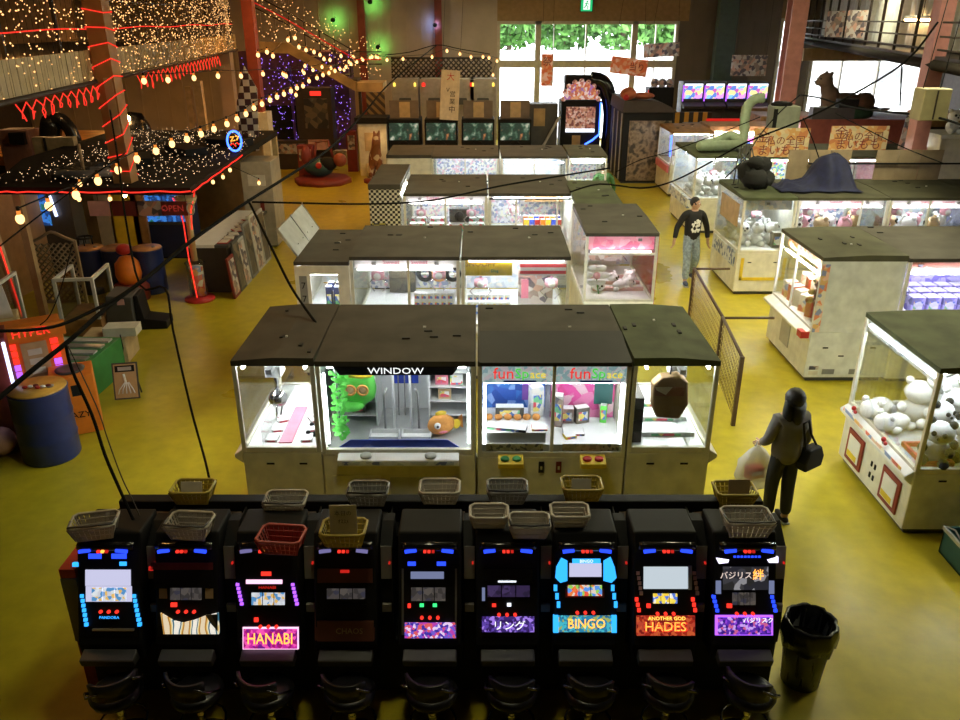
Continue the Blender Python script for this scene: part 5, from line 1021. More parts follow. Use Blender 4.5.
rl = thing('gallery_railing', 'dark railing with a red light rope along the left gallery', 'railing', (eg(Y0), Y0, 4.3))
for i in range(14): a = Y0 + 1 + i * 1.95; MB().box(eg(a) - eg(Y0) - .14, eg(a) - eg(Y0) - .09, a - Y0 - .02, a - Y0 + .02, .0, 1.0, 'dark_brown').build('post', rl)
MB().tube([(-.12, 0, 1.0), (eg(YE) - eg(Y0) - .12, YE - Y0, 1.0)], .025, 'dark_brown', 6).build('hand_rail', rl)
ro = []
for i in range(40): a = Y0 + (YE - Y0) * i / 39; ro.append((eg(a) - eg(Y0) - .06, a - Y0, .55 + .015 * math.sin(i * .9)))
MB().tube(ro, .009, 'led_red', 5).build('light_rope', rl)
def fairy(label, f, n, m='fairy', r=.011, seed=1, name='fairy_lights', cat='fairy lights', strings=None):
    rng = random.Random(seed); q = MB()
    for i in range(n): q.octa(f(rng.random(), rng.random(), rng.random()), r * (.7 + .6 * rng.random()), m)
    for s_ in (strings or []): q.tube(s_, .003, 'black', 3)
    o = q.build(name); tag(o, label, cat, None, 'stuff'); return o
def drop(ya, yb, za, zb):
    def f(a, b_, c): y = ya + (yb - ya) * (round(a * 60) / 60 + .004 * c); return (eg(y) - .02 + .05 * c, y, za + (zb - za) * b_)
    return f
for lab, ya, yb, n, sd in (('curtain of warm fairy lights hung above the gallery edge, at the photo left edge', 9.2, 13.2, 520, 1), ('curtain of warm fairy lights hung above the gallery edge, in its middle stretch', 13.4, 19, 900, 2), ('curtain of warm fairy lights hung above the gallery edge, at its far end', 19.2, 28, 1300, 3)):
    fairy(lab, drop(ya, yb, 4.05, 6.4), n, seed=sd, strings=[[(eg(y), y, 4.1), (eg(y), y, 6.6)] for y in [ya + (yb - ya) * i / 20 for i in range(21)]])
# warm lit gallery interior: back partition and a line of lamps
single(MB().box(-14.2, -14.0, 6, 30, 4.31, ZC - .05, 'wall_tan'), 'gallery_partition', 'tan wall at the back of the left gallery behind the fairy lights', 'partition')
gl = thing('lamp_row', 'row of warm lamps on the back wall of the left gallery', 'lamps', (-13.9, 14, 5.4))
for i in range(10): MB().ball((0, -5 + i * 1.6, 0), .07, 'bulb_warm', 10, 8).build('bulb', gl)
MB().box(-.1, -.05, -6, 11, -.05, .05, 'black').build('bar', gl)
# red scallops under the fascia
def scallop(label, ya, yb, n, z=4.0, dz=.35, seed=0):
    t = thing('red_light_rope', label, 'rope light', (eg(ya) + .06, ya, z)); rng = random.Random(seed); pts = []
    for i in range(n):
        a = ya + (yb - ya) * i / n
        for j in range(6):
            y = a + (yb - ya) / n * j / 6; pts.append((eg(y) - eg(ya), y - ya + .1 * math.sin(j), -dz * math.sin(PI * j / 6) * (.6 + .6 * rng.random())))
    MB().tube(pts, .008, 'led_red', 5).build('rope', t); return t
scallop('red light rope in loops under the gallery edge, near stretch', 10.4, 14.4, 12, seed=1, z=4.02, dz=.24); scallop('red light rope in loops under the gallery edge, far stretch', 16, 25, 22, seed=2, z=4.02, dz=.26)
# big round column wrapped with red light
pc = Vector((-6.08, 13.85, 0))
co = thing('wrapped_column', 'brown square column wrapped with red rope light, left gallery', 'column', (pc.x, 13.85, 2.425))
MB().box(-.15, .15, -.15, .15, 0, ZC - 2.44, 'post_brown').build('shaft', co)
pts = []
for i in range(60):
    z = .1 + 4 * i / 60 + .1 * math.sin(i * 1.7); a = i * PI / 2; c, s_ = math.cos(a + .78), math.sin(a + .78)
    pts.append((.235 * c, .235 * s_, z))
MB().tube(pts, .008, 'led_red', 5).build('light_rope', co)
MB().box(-.02, .12, -.162, -.152, .8, 1.7, 'fascia_pale').build('pale_board', co)
# stage, padded arch, seats
single(MB().box(-18.5, -7.7, 22.9, 28.6, 1.2, 1.45, 'deck_wood').box(-18.5, -7.8, 23.0, 28.6, 0, 1.19, 'dark_brown'), 'wooden_stage', 'orange lit wooden stage under the left gallery', 'stage')
def beam(label, a, b_, r, m, name, cat, **k): return single(MB().tube([a, b_], r, m, 8), name, label, cat, **k)
pa = at(62, 165, Y=21.4); ar = thing('padded_arch', 'black padded arch standing behind the kiosk roof', 'arch', (pa.x, 21.5, 0)); MB().box(-.35, .35, -.25, .25, 0, .5, 'black').build('base', ar)
MB().tube(smooth([Vector(p) for p in ((-.25, 0, .45), (-.3, 0, 1.2), (-.25, 0, 1.9), (-.1, 0, 2.5), (.16, 0, 2.6), (.38, 0, 2.25), (.42, 0, 1.6), (.25, 0, 1.0))], 6), [.27] * 20 + [.17] * 23, 'bag_black', 14).build('padding', ar)
pa = at(133, 152, Y=21.8); ch = thing('black_gaming_booth', 'black domed booth with a green three claw mark', 'booth', (pa.x, 22.0, 0))
q = MB().lathe((0, 0, 0), [(.6, 0), (.65, .9), (.6, 1.7), (.45, 2.4), (.3, 2.7), (0, 2.75)], 'bag_black', 20); q.build('body', ch)
q = MB()
for i, (x, h_) in enumerate(((.22, .42), (.31, .5), (.40, .44))): q.add([(x, -.56 + x * .35, 2.2 - h_ * .9), (x + .05, -.58 + x * .35, 2.15 - h_), (x + .08, -.54 + x * .35, 2.15), (x - .02, -.54 + x * .35, 2.2)], [(0, 1, 2, 3)], 'claw_green' if 'claw_green' in M else mat('claw_green', (.25, .55, .12), .5))  # claw marks are plain printed green
q.build('claw_mark', ch)
MB().ball((.1, -.45, 2.62), .08, 'bulb_strong', 10, 8).build('lamp', ch)
pp = at(193, 120, Y=19.0); yp = thing('wooden_post_pair', 'pair of yellow wooden posts on the stage under the far gallery', 'posts', (at(193, 120, Y=24).x, 24.5, 1.452))
MB().box(-.26, -.1, -.1, .1, 0, 1.75, 'pale_wood').build('post', yp); MB().box(.0, .22, -.1, .1, 0, 1.9, 'pale_wood').build('post', yp); MB().box(-.3, .26, -.12, .12, 0, .05, 'wood').build('foot', yp)
pp = at(48, 130, Y=18.0); single(MB().box(-.45, .45, -.1, .1, 0, 2.6, 'pale_wood').box(-.2, -.15, -.12, -.1, 0, 2.6, 'dark_brown'), 'plywood_board', 'yellow brown plywood board behind the padded arch', 'panel', (pp.x, 18.2, .001))
pk = at(18, 170, Y=12.6); pc_ = thing('pink_cabinet', 'dull pink cabinet at the far left behind the kiosk roof', 'cabinet', (at(14, 150, Y=21.3).x, 21.4, 0)); MB().box(-.4, .4, 0, .6, 0, 2.35, 'dusty_pink' if 'dusty_pink' in M else mat('dusty_pink', (.32, .17, .15), .6)).build('body', pc_, .02); MB().prism([(-.15, 2.0), (-.12, 2.3), (-.001, 2.3), (-.001, 2.0)], -.05, .34, 'black').build('control_head', pc_)
pk = at(40, 175, Y=12.9); cs = thing('grey_console', 'grey oval console plate lying on the kiosk roof', 'console', (pk.x, 14.3, 2.45)); MB().lathe((0, 0, 0), [(.5, 0), (.52, .08), (.45, .12), (.3, .12), (.28, .08), (0, .08)], 'grey', 24, 1.1, .5).build('plate', cs); MB().cyl((.05, -.05, .1), (.02, 0, .55), .03, 'tan', 8).build('stem', cs)
# ------------------------------------------------------------------ bar kiosk
ks = thing('bar_kiosk', 'dark flat roofed bar kiosk edged with red light rope', 'kiosk', (-5.0, 13.4, 0))
def K(x, y, z): return Vector((x + 5.0, y - 13.4, z))
MB().prism([(K(-8.2, 13.4, 0).x, 0), (.18, -.05), (.0, 3.7), (-.1, 7.4), (-4.2, 7.4), (-4.2, 3)], 2.3, 2.42, 'matte_dark', 'z').build('roof', ks)
def wob(a, b_, n, s_=.03): 
    rng = random.Random(7); return [Vector(a) + (Vector(b_) - Vector(a)) * i / n + Vector((0, 0, (rng.random() - .5) * s_)) for i in range(n + 1)]
MB().tube(wob((-3.2, -.07, 2.36), (.2, -.1, 2.36), 20), .012, 'led_red', 6).build('light_rope', ks)
MB().tube(wob((.22, -.07, 2.36), (.02, 3.7, 2.38), 12), .012, 'led_red', 6).build('light_rope', ks)
for x, y in ((-2.8, .1), (-.15, 7.2), (-4.0, 7.2)): MB().box(x - .06, x + .06, y - .06, y + .06, 0, 2.3, 'fascia_pale').build('post', ks)
MB().box(-4.1, -3.95, .2, 7.3, 0, 2.29, 'wall_tan').build('back_wall', ks)
MB().box(-3.9, -.4, 6.9, 7.0, 0, 2.29, 'wall_tan').build('rear_wall', ks)
for i in range(4): MB().cbox((-2.2 + i * .55, 1.2 + i * 1.2, 2.5), (.5, .9, .14), 'black', .4 * i).build('roof_box', ks)
fairy('net of tiny warm lights spread over the kiosk roof', lambda a, b_, c: (-5.0 - 3.3 * a + .15 - b_ * .3, 13.4 + b_ * 7 , 2.43 + .14 * c), 800, 'fairy_white', .0075, 21, 'fairy_net')
for i, (x, y, z, r_) in enumerate(((-6.4, 14.4, 2.1, .05), (-6.4, 16.6, 2.1, .05), (-7.8, 15.4, 2.1, .05), (-13.5, 24.0, 3.4, .09), (-12.0, 29.0, 3.4, .09), (-10.6, 20.6, 3.5, .07))):  # bulbs put in to brighten the bar and the stage area
    t = thing('fill_bulb', ['added warm bulb under the kiosk roof, nearest the front edge', 'added warm bulb under the kiosk roof, above the bar counter back', 'added warm bulb under the kiosk roof, left side', 'added warm bulb under the left gallery, over the middle of the stage', 'added warm bulb under the left gallery, at the far end of the stage', 'added warm bulb under the left gallery, above the padded arch'][i], 'lamp', (x, y, z), 0, 'added bulbs of the bar side')
    MB().ball((0, 0, 0), r_, 'bulb_strong', 12, 8, (1, 1, 1.2)).build('bulb', t); MB().cyl((0, 0, r_), (0, 0, (2.29 if i < 3 else 4.09) - z), .01, 'black', 5).build('cord', t)
# hanging signs under the roof edge
sg = thing('open_sign', 'dark red OPEN sign hanging under the kiosk roof edge', 'sign', (-5.22, 13.6, 2.02)); q = MB().box(-.22, .22, -.02, .02, -.12, .12, 'dark_red'); q.text('OPEN', .15, 'red_dull' if 'red_dull' in M else glow('red_dull', (1, .08, .05), .22), facing(-.03, -.023, 0)); q.build('board', sg); MB().tube([(.28 + .06 * math.cos(a * PI / 6), -.025, .0 + .1 * math.sin(a * PI / 6)) for a in range(12)], .014, 'light_grey', 5, True).build('ring', sg); MB().tube([(-.2, 0, .13), (-.2, 0, .28)], .006, 'black', 4).tube([(.2, 0, .13), (.2, 0, .28)], .006, 'black', 4).build('hook', sg)
for i, (px, w, m, lab) in enumerate(((96, .36, 'rose', 'pinkish lettered board hanging at the left under the kiosk roof'), (122, .45, 'dark_red', 'dim red board hanging in the middle under the kiosk roof'), (148, .5, 'print_poster', 'pale pointed board hanging left of the OPEN sign'))):
    p = at(px, 198, Y=13.6); single(MB().box(-w / 2, w / 2, -.015, .015, -.12, .14, m).tube([(0, 0, .14), (0, 0, .3)], .005, 'black', 4), 'hanging_board', lab, 'sign', (p.x, 13.65, 2.0))
nr = at(235, 147, Y=17.0); ne = thing('neon_sign', 'round neon sign with a blue ring and red strokes above the kiosk', 'neon sign', (nr.x, 17.0, nr.z + .12), .3); MB().lathe((0, .0, 0), [(.0, -.01), (.0, .01)], 'black', 8) if False else None
ring = [(.14 * math.cos(a * PI / 12), 0, .2 * math.sin(a * PI / 12)) for a in range(24)]
MB().tube(ring, .022, 'neon_blue', 6, True).build('blue_ring', ne)
q = MB(); q.tube([(-.08, -.02, .08), (.0, -.02, .1), (-.07, -.02, .0), (.02, -.02, .02)], .014, 'led_orange', 5).tube([(.03, -.02, .1), (.09, -.02, .09), (.05, -.02, .02)], .014, 'led_orange', 5).tube([(-.09, -.02, -.08), (-.03, -.02, -.04), (.02, -.02, -.11)], .014, 'led_red', 5).tube([(.04, -.02, -.03), (.09, -.02, -.07)], .014, 'led_red', 5); q.build('red_strokes', ne)
MB().cyl((0, .03, -.2), (0, .03, 2.421 - nr.z - .12), .015, 'black', 6).build('stand', ne)
# pole with flared head (candy dispenser) and red light
cd = thing('light_pole', 'white pole with a flared head and red light rope at the kiosk corner', 'pole', (-5.42, 14.72, 0))
MB().lathe((0, 0, 0), [(.28, 0), (.28, .05), (.12, .08), (.1, .1)], 'red', 20).build('base', cd); MB().lathe((0, 0, 0), [(.17, .1), (.17, .7), (.2, .74), (.14, .78)], 'glass_dim', 18).lathe((0, 0, 0), [(.13, .1), (.13, .66), (0, .68)], 'print_candy', 14).build('jar', cd)
MB().lathe((0, 0, 0), [(.06, .78), (.055, 1.5), (.09, 1.75), (.19, 1.95), (.2, 2.0), (0, 2.02)], 'fascia_pale', 18).build('stem', cd)
MB().tube([(-.22, -.05, 1.98), (-.1, -.1, 1.75), (-.07, -.1, 1.5), (-.06, -.12, .8), (-.0, -.24, .75), (.02, -.2, .1)], .012, 'led_red', 6).tube([(.2, -.05, 2.1), (.1, -.1, 1.75), (.07, -.1, 1.4)], .012, 'led_red', 6).build('light_rope', cd)
# bar counter and things behind it
bc = thing('bar_counter', 'long bar counter with a bright white top and dark front', 'counter', (-5.25, 15.1, 0)); MB().box(-.34, .34, 0, 2.9, .02, .93, 'dark_brown').build('body', bc); MB().box(-.38, .12, -.05, 3.0, .932, .99, 'white_plastic').build('white_top', bc); MB().box(.125, .40, -.05, 3.0, .932, .985, 'dark_grey').build('dark_top', bc)
for i in range(9):
    single(MB().box(-.1, .1, -.14, .14, 0, .012, 'red' if i % 3 == 0 else 'print_poster').box(-.08, .08, -.12, .12, .012, .02, 'paper'), 'menu_card', 'menu card lying on the bar counter', 'card', (-5.0, 15.3 + i * .31, .991), .2 * i, 'menu cards on the bar counter')
for i, (y, w, h_, m) in enumerate(((14.95, .4, .8, 'dark_red'), (15.4, .42, 1.0, 'dark_grey'), (15.75, .44, .95, 'light_grey'), (16.3, .46, 1.15, 'grey'), (16.85, .5, 1.2, 'paper'), (17.4, .5, 1.15, 'light_grey'))):
    f_ = MB().box(-.02, .02, -w / 2, w / 2, 0, h_, m).box(.0205, .024, -w / 2 + .05, w / 2 - .05, .06, h_ - .06, ['print_poster', 'print_dark'][i % 2])
    o = single(f_, 'framed_board', ['dark red board leaning on the bar front, nearest the pole', 'dark framed board leaning second from the pole', 'pale framed board leaning third from the pole', 'grey framed board leaning fourth from the pole', 'white framed board leaning fifth from the pole', 'pale grey framed board leaning nearest the beige cabinet'][i], 'board', (-4.78 + .02, y, .0), 0, 'boards leaning on the bar front'); o.rotation_euler = (0, -.09, 0)
bg = thing('beige_cabinet', 'tall beige cabinet with a pale plate at the end of the bar', 'cabinet', (-5.15, 18.6, 0)); MB().box(-.35, .35, 0, .9, .03, 2.0, 'ivory_dim' if 'ivory_dim' in M else mat('ivory_dim', (.45, .40, .32), .5)).build('body', bg, .015); MB().box(-.2, .2, -.012, -.001, 1.45, 1.7, 'paper').build('plate', bg); MB().box(.03, .12, -.02, -.001, .85, 1.1, 'dark_red').build('handle', bg)
MB().box(-.3, .3, .05, .85, 0, .03, 'black').build('base', bg)
tv = at(162, 222, Y=17.5); tk = thing('blue_lit_screen', 'dark framed blue lit screen at the back of the bar', 'screen', (tv.x, 17.6, 0)); MB().box(-.62, .62, 0, .5, .03, 2.0, 'navy').build('cabinet', tk); MB().box(-.5, .5, -.012, -.001, .85, 1.75, 'screen_tank').build('screen', tk); MB().box(-.56, .56, -.02, -.013, .78, .84, 'dark_grey').build('sill', tk); MB().box(-.6, .6, .02, .45, 0, .03, 'black').build('base', tk)
for i, (px, w, m, lab) in enumerate(((120, .6, 'yellow', 'yellow panel standing left of the blue lit screen'), (100, .35, 'ivory_dim', 'cream post standing behind the barrels'), (135, .28, 'wood', 'brown panel standing beside the blue lit screen'))):
    p = at(px, 210, Y=17.0); single(MB().box(-w / 2, w / 2, -.04, .04, 0, 2.1, m), 'standing_panel', lab, 'panel', (p.x, 17.2, .001))
# drums
def drum(label, x, y, r, h, lid, group=None, junk=False):
    t = thing('oil_drum', label, 'drum', (x, y, 0), 0, group)
    pr = [(r * .97, 0), (r, .02)]
    for f in (.32, .64): pr += [(r, h * f - .03), (r * 1.03, h * f), (r, h * f + .03)]
    pr += [(r, h - .03), (r * 1.03, h - .01), (r * 1.0, h)]
    MB().lathe((0, 0, 0), pr, 'drum_blue', 32).build('body', t); q = MB().lathe((0, 0, 0), [(r * .99, h + .001), (r * .97, h + .018), (0, h + .018)], lid, 32); q.build('lid', t)
    MB().lathe((r * .5, 0, 0), [(.04, h + .019), (.04, h + .035), (0, h + .036)], 'grey_metal', 10).build('bung', t)
    return t
drum('big navy blue steel drum with a yellow lid at the lower left', -5.33, 8.72, .33, .92, 'yellow_lid' if 'yellow_lid' in M else mat('yellow_lid', (.66, .36, .06), .45, var=.15))
cl = thing('clutter_tray', 'small red and white trinkets lying on the yellow lid of the big drum', 'trinkets', (-5.33, 8.65, .94)); 
for i in range(6): MB().ball((-.1 + .05 * i, .03 * (i % 3), .018), .025, ['red', 'plush_white', 'dark_red'][i % 3], 8, 6, (1.4, 1, .7)).build('trinket', cl)
for i, px in enumerate((88, 116, 146)):
    p = at(px, 247, z=.9); drum(['navy drum with an orange lid, left of the three by the bar', 'navy drum with an orange lid, middle of the three by the bar', 'navy drum with an orange lid, right of the three by the bar'][i], p.x, p.y, .29, .88, 'orange_lid' if 'orange_lid' in M else mat('orange_lid', (.55, .26, .10), .5, var=.2), 'drums by the bar')
p = at(88, 243, z=.9); bq = thing('wicker_stand', 'dark wire stand on the left drum by the bar', 'stand', (p.x, p.y - .1, .899)); MB().tube([(.14 * math.cos(a * PI / 6), .14 * math.sin(a * PI / 6), .14) for a in range(12)], .02, 'black', 6, True).build('ring', bq); 
for a in range(6): MB().cyl((.14 * math.cos(a), .14 * math.sin(a), .0), (.14 * math.cos(a), .14 * math.sin(a), .14), .012, 'black', 5).build('leg', bq)
# lattice panel, red lit post, chairs
lp = at(55, 277, z=0); la = thing('garden_lattice', 'tan wooden lattice panel with a curved top behind the glass cases', 'lattice', (-7.75, 14.2, 0), .1)
q = MB(); 
for i in range(-9, 10):
    for s_ in (-1, 1):
        a = Vector((i * .11 - s_ * .55, -.006 * s_, .15)); b_ = Vector((i * .11 + s_ * .55, -.006 * s_, 1.25)); d = b_ - a
        lo, hi = 0., 1.
        for lim in (-.36, .36):
            tt = (lim - a.x) / d.x
            if (d.x > 0) == (lim < 0): lo = max(lo, tt)
            else: hi = min(hi, tt)
        if hi - lo > .05: q.tube([a + d * lo, a + d * hi], .016, 'lattice', 4)
q.build('lattice', la); MB().box(-.40, -.35, -.03, .03, 0, 1.3, 'lattice').box(.35, .40, -.03, .03, 0, 1.3, 'lattice').tube(smooth([Vector(v) for v in ((-.38, 0, 1.28), (-.2, 0, 1.36), (0, 0, 1.46), (.2, 0, 1.36), (.38, 0, 1.28))], 4), .03, 'lattice', 6).box(-.36, .36, -.02, .02, .12, .17, 'lattice').build('frame', la)
rp = thing('red_lit_post', 'leaning white post with a red light rope left of the lattice', 'post', (-7.95, 13.0, 0)); MB().tube([(.05, 0, 0), (-.1, 0, 2.3)], .06, 'fascia_pale', 8).build('post', rp); MB().tube([(.1, -.07, .3), (.02, -.08, 1.3), (-.06, -.08, 2.25)], .013, 'led_red', 6).build('light_rope', rp)
wt_ = at(52, 225, Y=16.0); bt = thing('blue_light_tube', 'dim machine with a bright blue white light tube above the lattice', 'arcade machine', (wt_.x, 16.2, 0)); MB().box(-.35, .35, 0, .5, .0, 2.1, 'dark_grey').build('cabinet', bt); MB().tube([(-.05, -.05, 2.0), (.05, -.05, 1.3)], .03, 'screen_lav_bright' if 'screen_lav_bright' in M else glow('screen_lav_bright', (.6, .68, 1), 2.5), 6).build('light_tube', bt); MB().box(-.3, -.1, -.012, -.001, 1.1, 1.8, 'screen_tank').build('screen', bt)
# glass display cases with white frames
def showcase(label, x, y, w, d, h, zb, fm='white_panel', bm='tan', rz=0):
    t = thing('glass_case', label, 'showcase', (x, y, 0), rz)
    MB().box(-w / 2, w / 2, 0, d, .02, zb, bm).build('base', t)
    f = MB()
    for sx in (-1, 1):
        for y0 in (0, d - .05): f.box(sx * (w / 2 - .025) - .025, sx * (w / 2 - .025) + .025, y0, y0 + .05, zb, h, fm)
        f.box(sx * (w / 2 - .025) - .025, sx * (w / 2 - .025) + .025, .05, d - .05, h - .05, h, fm)
    f.box(-w / 2 + .05, w / 2 - .05, 0, .05, h - .05, h, fm); f.build('frame', t)
    MB().box(-w / 2 + .05, w / 2 - .05, .02, .026, zb, h - .05, 'glass_dim').build('front_glass', t)
    for sx in (-1, 1): MB().box(sx * (w / 2 - .025) - .003, sx * (w / 2 - .025) + .003, .05, d - .05, zb, h - .05, 'glass_dim').build('side_glass', t)
    return t
showcase('open glass case with leaning white posts beside the lattice', -6.75, 12.7, .65, .9, 1.05, .32, bm='wood', rz=.12)
showcase('glass case with white posts at the far left', -7.9, 11.6, .8, 1.0, 1.2, .35, bm='tan', rz=.1)
for i, (x, y) in enumerate(((-8.0, 12.2), (-8.4, 12.9))):
    t = thing('white_chair', ['nearer white slatted chair left of the lattice', 'farther white slatted chair left of the lattice'][i], 'chair', (x, y, 0), .5 + i * .4); MB().box(-.22, .22, -.2, .2, .42, .46, 'fascia_pale').build('seat', t)
    for a, b_ in ((-.2, -.18), (.2, -.18), (-.2, .18), (.2, .18)): MB().box(a - .02, a + .02, b_ - .02, b_ + .02, 0, .42 if b_ < 0 else .95, 'fascia_pale').build('leg', t)
    q = MB(); 
    for k_ in range(5): q.box(-.16 + k_ * .075, -.135 + k_ * .075, .17, .19, .46, .9, 'fascia_pale')
    q.box(-.22, .22, .165, .195, .9, .97, 'fascia_pale'); q.build('backrest', t)
# orange rounded toy on red base
ot = at(128, 283, z=.35); t = thing('orange_toy', 'glossy orange rounded ride toy on a red base by the drums', 'toy', (ot.x, ot.y + .1, 0)); MB().lathe((0, 0, 0), [(.32, 0), (.34, .25), (.28, .32), (0, .34)], 'dark_red', 18).build('base', t); MB().lathe((0, 0, 0), [(.2, .34), (.24, .5), (.22, .72), (.12, .84), (0, .86)], 'orange', 18).build('body', t); MB().ball((-.02, -.0, .98), .13, 'red', 12, 8, (1.1, 1, .8)).build('cap', t)
# dark arcade seat
sx_ = at(138, 328, z=0); t = thing('black_arcade_seat', 'black arcade cabinet with an angled seat base on the yellow floor', 'arcade seat', (sx_.x - .1, sx_.y + .1, 0), .12)
MB().prism([(-.38, 0), (.1, 0), (.12, .62), (-.3, .66)], -.3, .3, 'dark_grey', 'y').build('cabinet', t, .02); MB().prism([(.105, .0), (.62, .0), (.62, .14), (.25, .2), (.2, .62), (.125, .62)], -.22, .22, 'black', 'y').build('seat_base', t, .015); MB().box(-.12, .0, -.312, -.302, .5, .6, 'rose').build('pink_plate', t)
# green bench with rails, white machine, poster easel
gb = at(100, 395, z=0); t = thing('green_game_table', 'green sided game table with silver rails on top', 'game table', (-5.95, 10.6, 0), -.05); MB().box(-.75, .45, -.75, .75, .0, .55, 'green').build('body', t, .01)
q = MB()
for i in range(6): q.box(-.68, .38, -.65 + i * .23, -.52 + i * .23, .552, .58, 'light_grey' if i % 2 else 'silver')
q.build('rails', t); MB().box(.452, .46, -.3, -.28, .02, .54, 'dark_grey').build('seam', t)
wm_ = at(110, 375, z=0); t = thing('low_white_machine', 'low white machine with wires, behind the skeleton poster', 'machine', (-5.9, 11.75, 0), .1); MB().box(-.35, .35, -.2, .4, .0, .42, 'fascia_pale').build('body', t, .02); MB().box(.0, .5, -.1, .2, .421, .56, 'ivory').build('box_on_top', t); MB().tube([(.3, -.22, .5), (.33, -.28, .3), (.28, -.26, .1)], .01, 'black', 5).build('wire', t)
pe = at(128, 403, z=.0); t = thing('poster_easel', 'easel board with a skeleton hand poster on the yellow floor', 'poster', (pe.x, pe.y, 0), .18); e_ = MB().cbox((0, .1, .30), (.34, .02, .52), 'dark_grey', 0, -.30); e_.build('board', t)
q = MB(); q.T = Matrix.Translation((0, .1, .30)) @ Matrix.Rotation(-.30, 4, 'X'); q.box(-.15, .15, -.014, -.011, -.24, .24, 'tan').box(-.13, .13, -.017, -.014, .13, .22, 'black').box(-.09, .09, -.019, -.017, .15, .2, 'light_grey')
for i in range(5): q.tube([(-.01 + .012 * i, -.018, -.02), (-.09 + i * .045, -.018, -.12), (-.11 + i * .055, -.018, -.18)], .009, 'plush_white', 5)
q.tube([(-.02, -.018, .1), (.0, -.018, -.02)], .018, 'plush_white', 5); q.build('poster', t); MB().cyl((-.1, .2, .45), (-.12, .34, .0), .012, 'dark_grey', 6).cyl((.1, .2, .45), (.12, .34, 0), .012, 'dark_grey', 6).build('legs', t)
# orange number machine + box
op = at(30, 395, Y=9.25); t = thing('orange_score_machine', 'orange machine with two columns of coloured lights and a red lit sign', 'arcade machine', (-5.75, 9.55, 0), .55)
MB().box(-.36, .36, 0, .3, .02, 1.42, 'orange').build('body', t, .015); MB().box(-.34, .34, .02, .28, 0, .02, 'black').build('base', t)
q = MB().box(-.4, .4, -.06, .0, 1.24, 1.42, 'orange'); q.text('HYPER', .15, 'led_red', facing(0, -.063, 1.33)); q.build('lit_sign', t); MB().box(-.15, .15, -.012, -.001, .6, 1.18, 'tan').build('score_panel', t)
for s_ in (-1, 1):
    for i in range(7): MB().box(s_ * .24 - .045, s_ * .24 + .045, -.03, -.001, .55 + i * .095, .62 + i * .095, ['led_green', 'led_green', 'led_purple', 'led_purple', 'led_red', 'led_red', 'led_red'][i]).build('light', t)
for i in range(3): MB().box(-.08, .08, -.02, -.0125, .75 + i * .13, .83 + i * .13, 'paper').build('button', t)
t = thing('orange_box', 'orange speaker box with dark lettering behind the big drum', 'speaker', (-5.2, 9.25, 0), .45); q = MB().box(-.26, .26, 0, .5, .0, .82, 'orange'); q.build('body', t, .015); MB().text('YAZY', .12, 'black', facing(.0, -.003, .28)).build('brand_mark', t); MB().box(-.02, .08, -.004, -.001, .55, .7, 'black').build('socket', t); MB().lathe((0, .25, 0), [(.17, .822), (.18, .84), (.13, .845), (.1, .83), (0, .83)], 'dark_grey', 18).build('cone', t)
t = thing('domed_toy_cabinet', 'white winged sign cabinet with a red toy at the left photo edge', 'cabinet', (-6.55, 9.9, 0), .5); MB().box(-.4, .4, 0, .5, .0, 1.3, 'fascia_pale').build('body', t, .02); MB().prism([(-.35, 1.305), (.35, 1.305), (.3, 1.75), (0, 1.6), (-.3, 1.75)], .1, .14, 'paper', 'y').build('winged_sign', t); MB().ball((0, -.02, 1.38), .1, 'red', 12, 8, (1, .8, .8)).build('red_toy', t)
t = thing('pink_edge_machine', 'dark pink machine with a white light tube at the left photo edge', 'arcade machine', (-5.95, 8.75, 0), .5); MB().box(-.3, .3, 0, .5, .0, 1.5, 'dark_red').build('body', t); MB().cyl((.28, -.03, .6), (.28, -.03, 1.45), .02, 'screen_lav_bright', 8).build('light_tube', t); MB().ball((.0, -.05, .2), .18, 'rose', 12, 8).build('round_knob', t)
# far left background
cl2 = at(272, 185, z=0); t = thing('steel_column', 'rust red steel column with a white lower casing by the kiosk', 'column', (-7.0, 26.4, 0)); MB().box(-.16, .16, -.2, .2, 2.3, ZC - .01, 'steel_red').build('shaft', t); MB().box(-.32, .32, -.3, .3, 0, 2.3, 'ivory').build('casing', t)
p = at(229, 100, Y=28.9); t = thing('steel_column', 'brown steel column standing behind the neon sign', 'column', (p.x, 29.0, 0)); MB().box(-.22, .22, -.2, .2, 0, ZC - .01, 'wall_panel').build('shaft', t); MB().box(-.25, .25, -.22, .22, 0, .1, 'dark_grey').build('foot', t)
p = at(247, 130, Y=19.5); single(MB().add([(-.25, 0, 0), (.2, 0, .1), (.28, .1, 1.5), (.05, .05, 2.0), (-.2, 0, 1.2), (-.25, .05, 0), (.2, .05, .1), (.28, .15, 1.5), (.05, .1, 2.0), (-.2, .05, 1.2)], [(0, 1, 2, 3, 4), (9, 8, 7, 6, 5), (0, 5, 6, 1), (1, 6, 7, 2), (2, 7, 8, 3), (3, 8, 9, 4), (4, 9, 5, 0)], 'flag_check'), 'checkered_flag', 'red and white checkered flag draped above the beige cabinet', 'flag', (p.x, 19.6, 2.0))
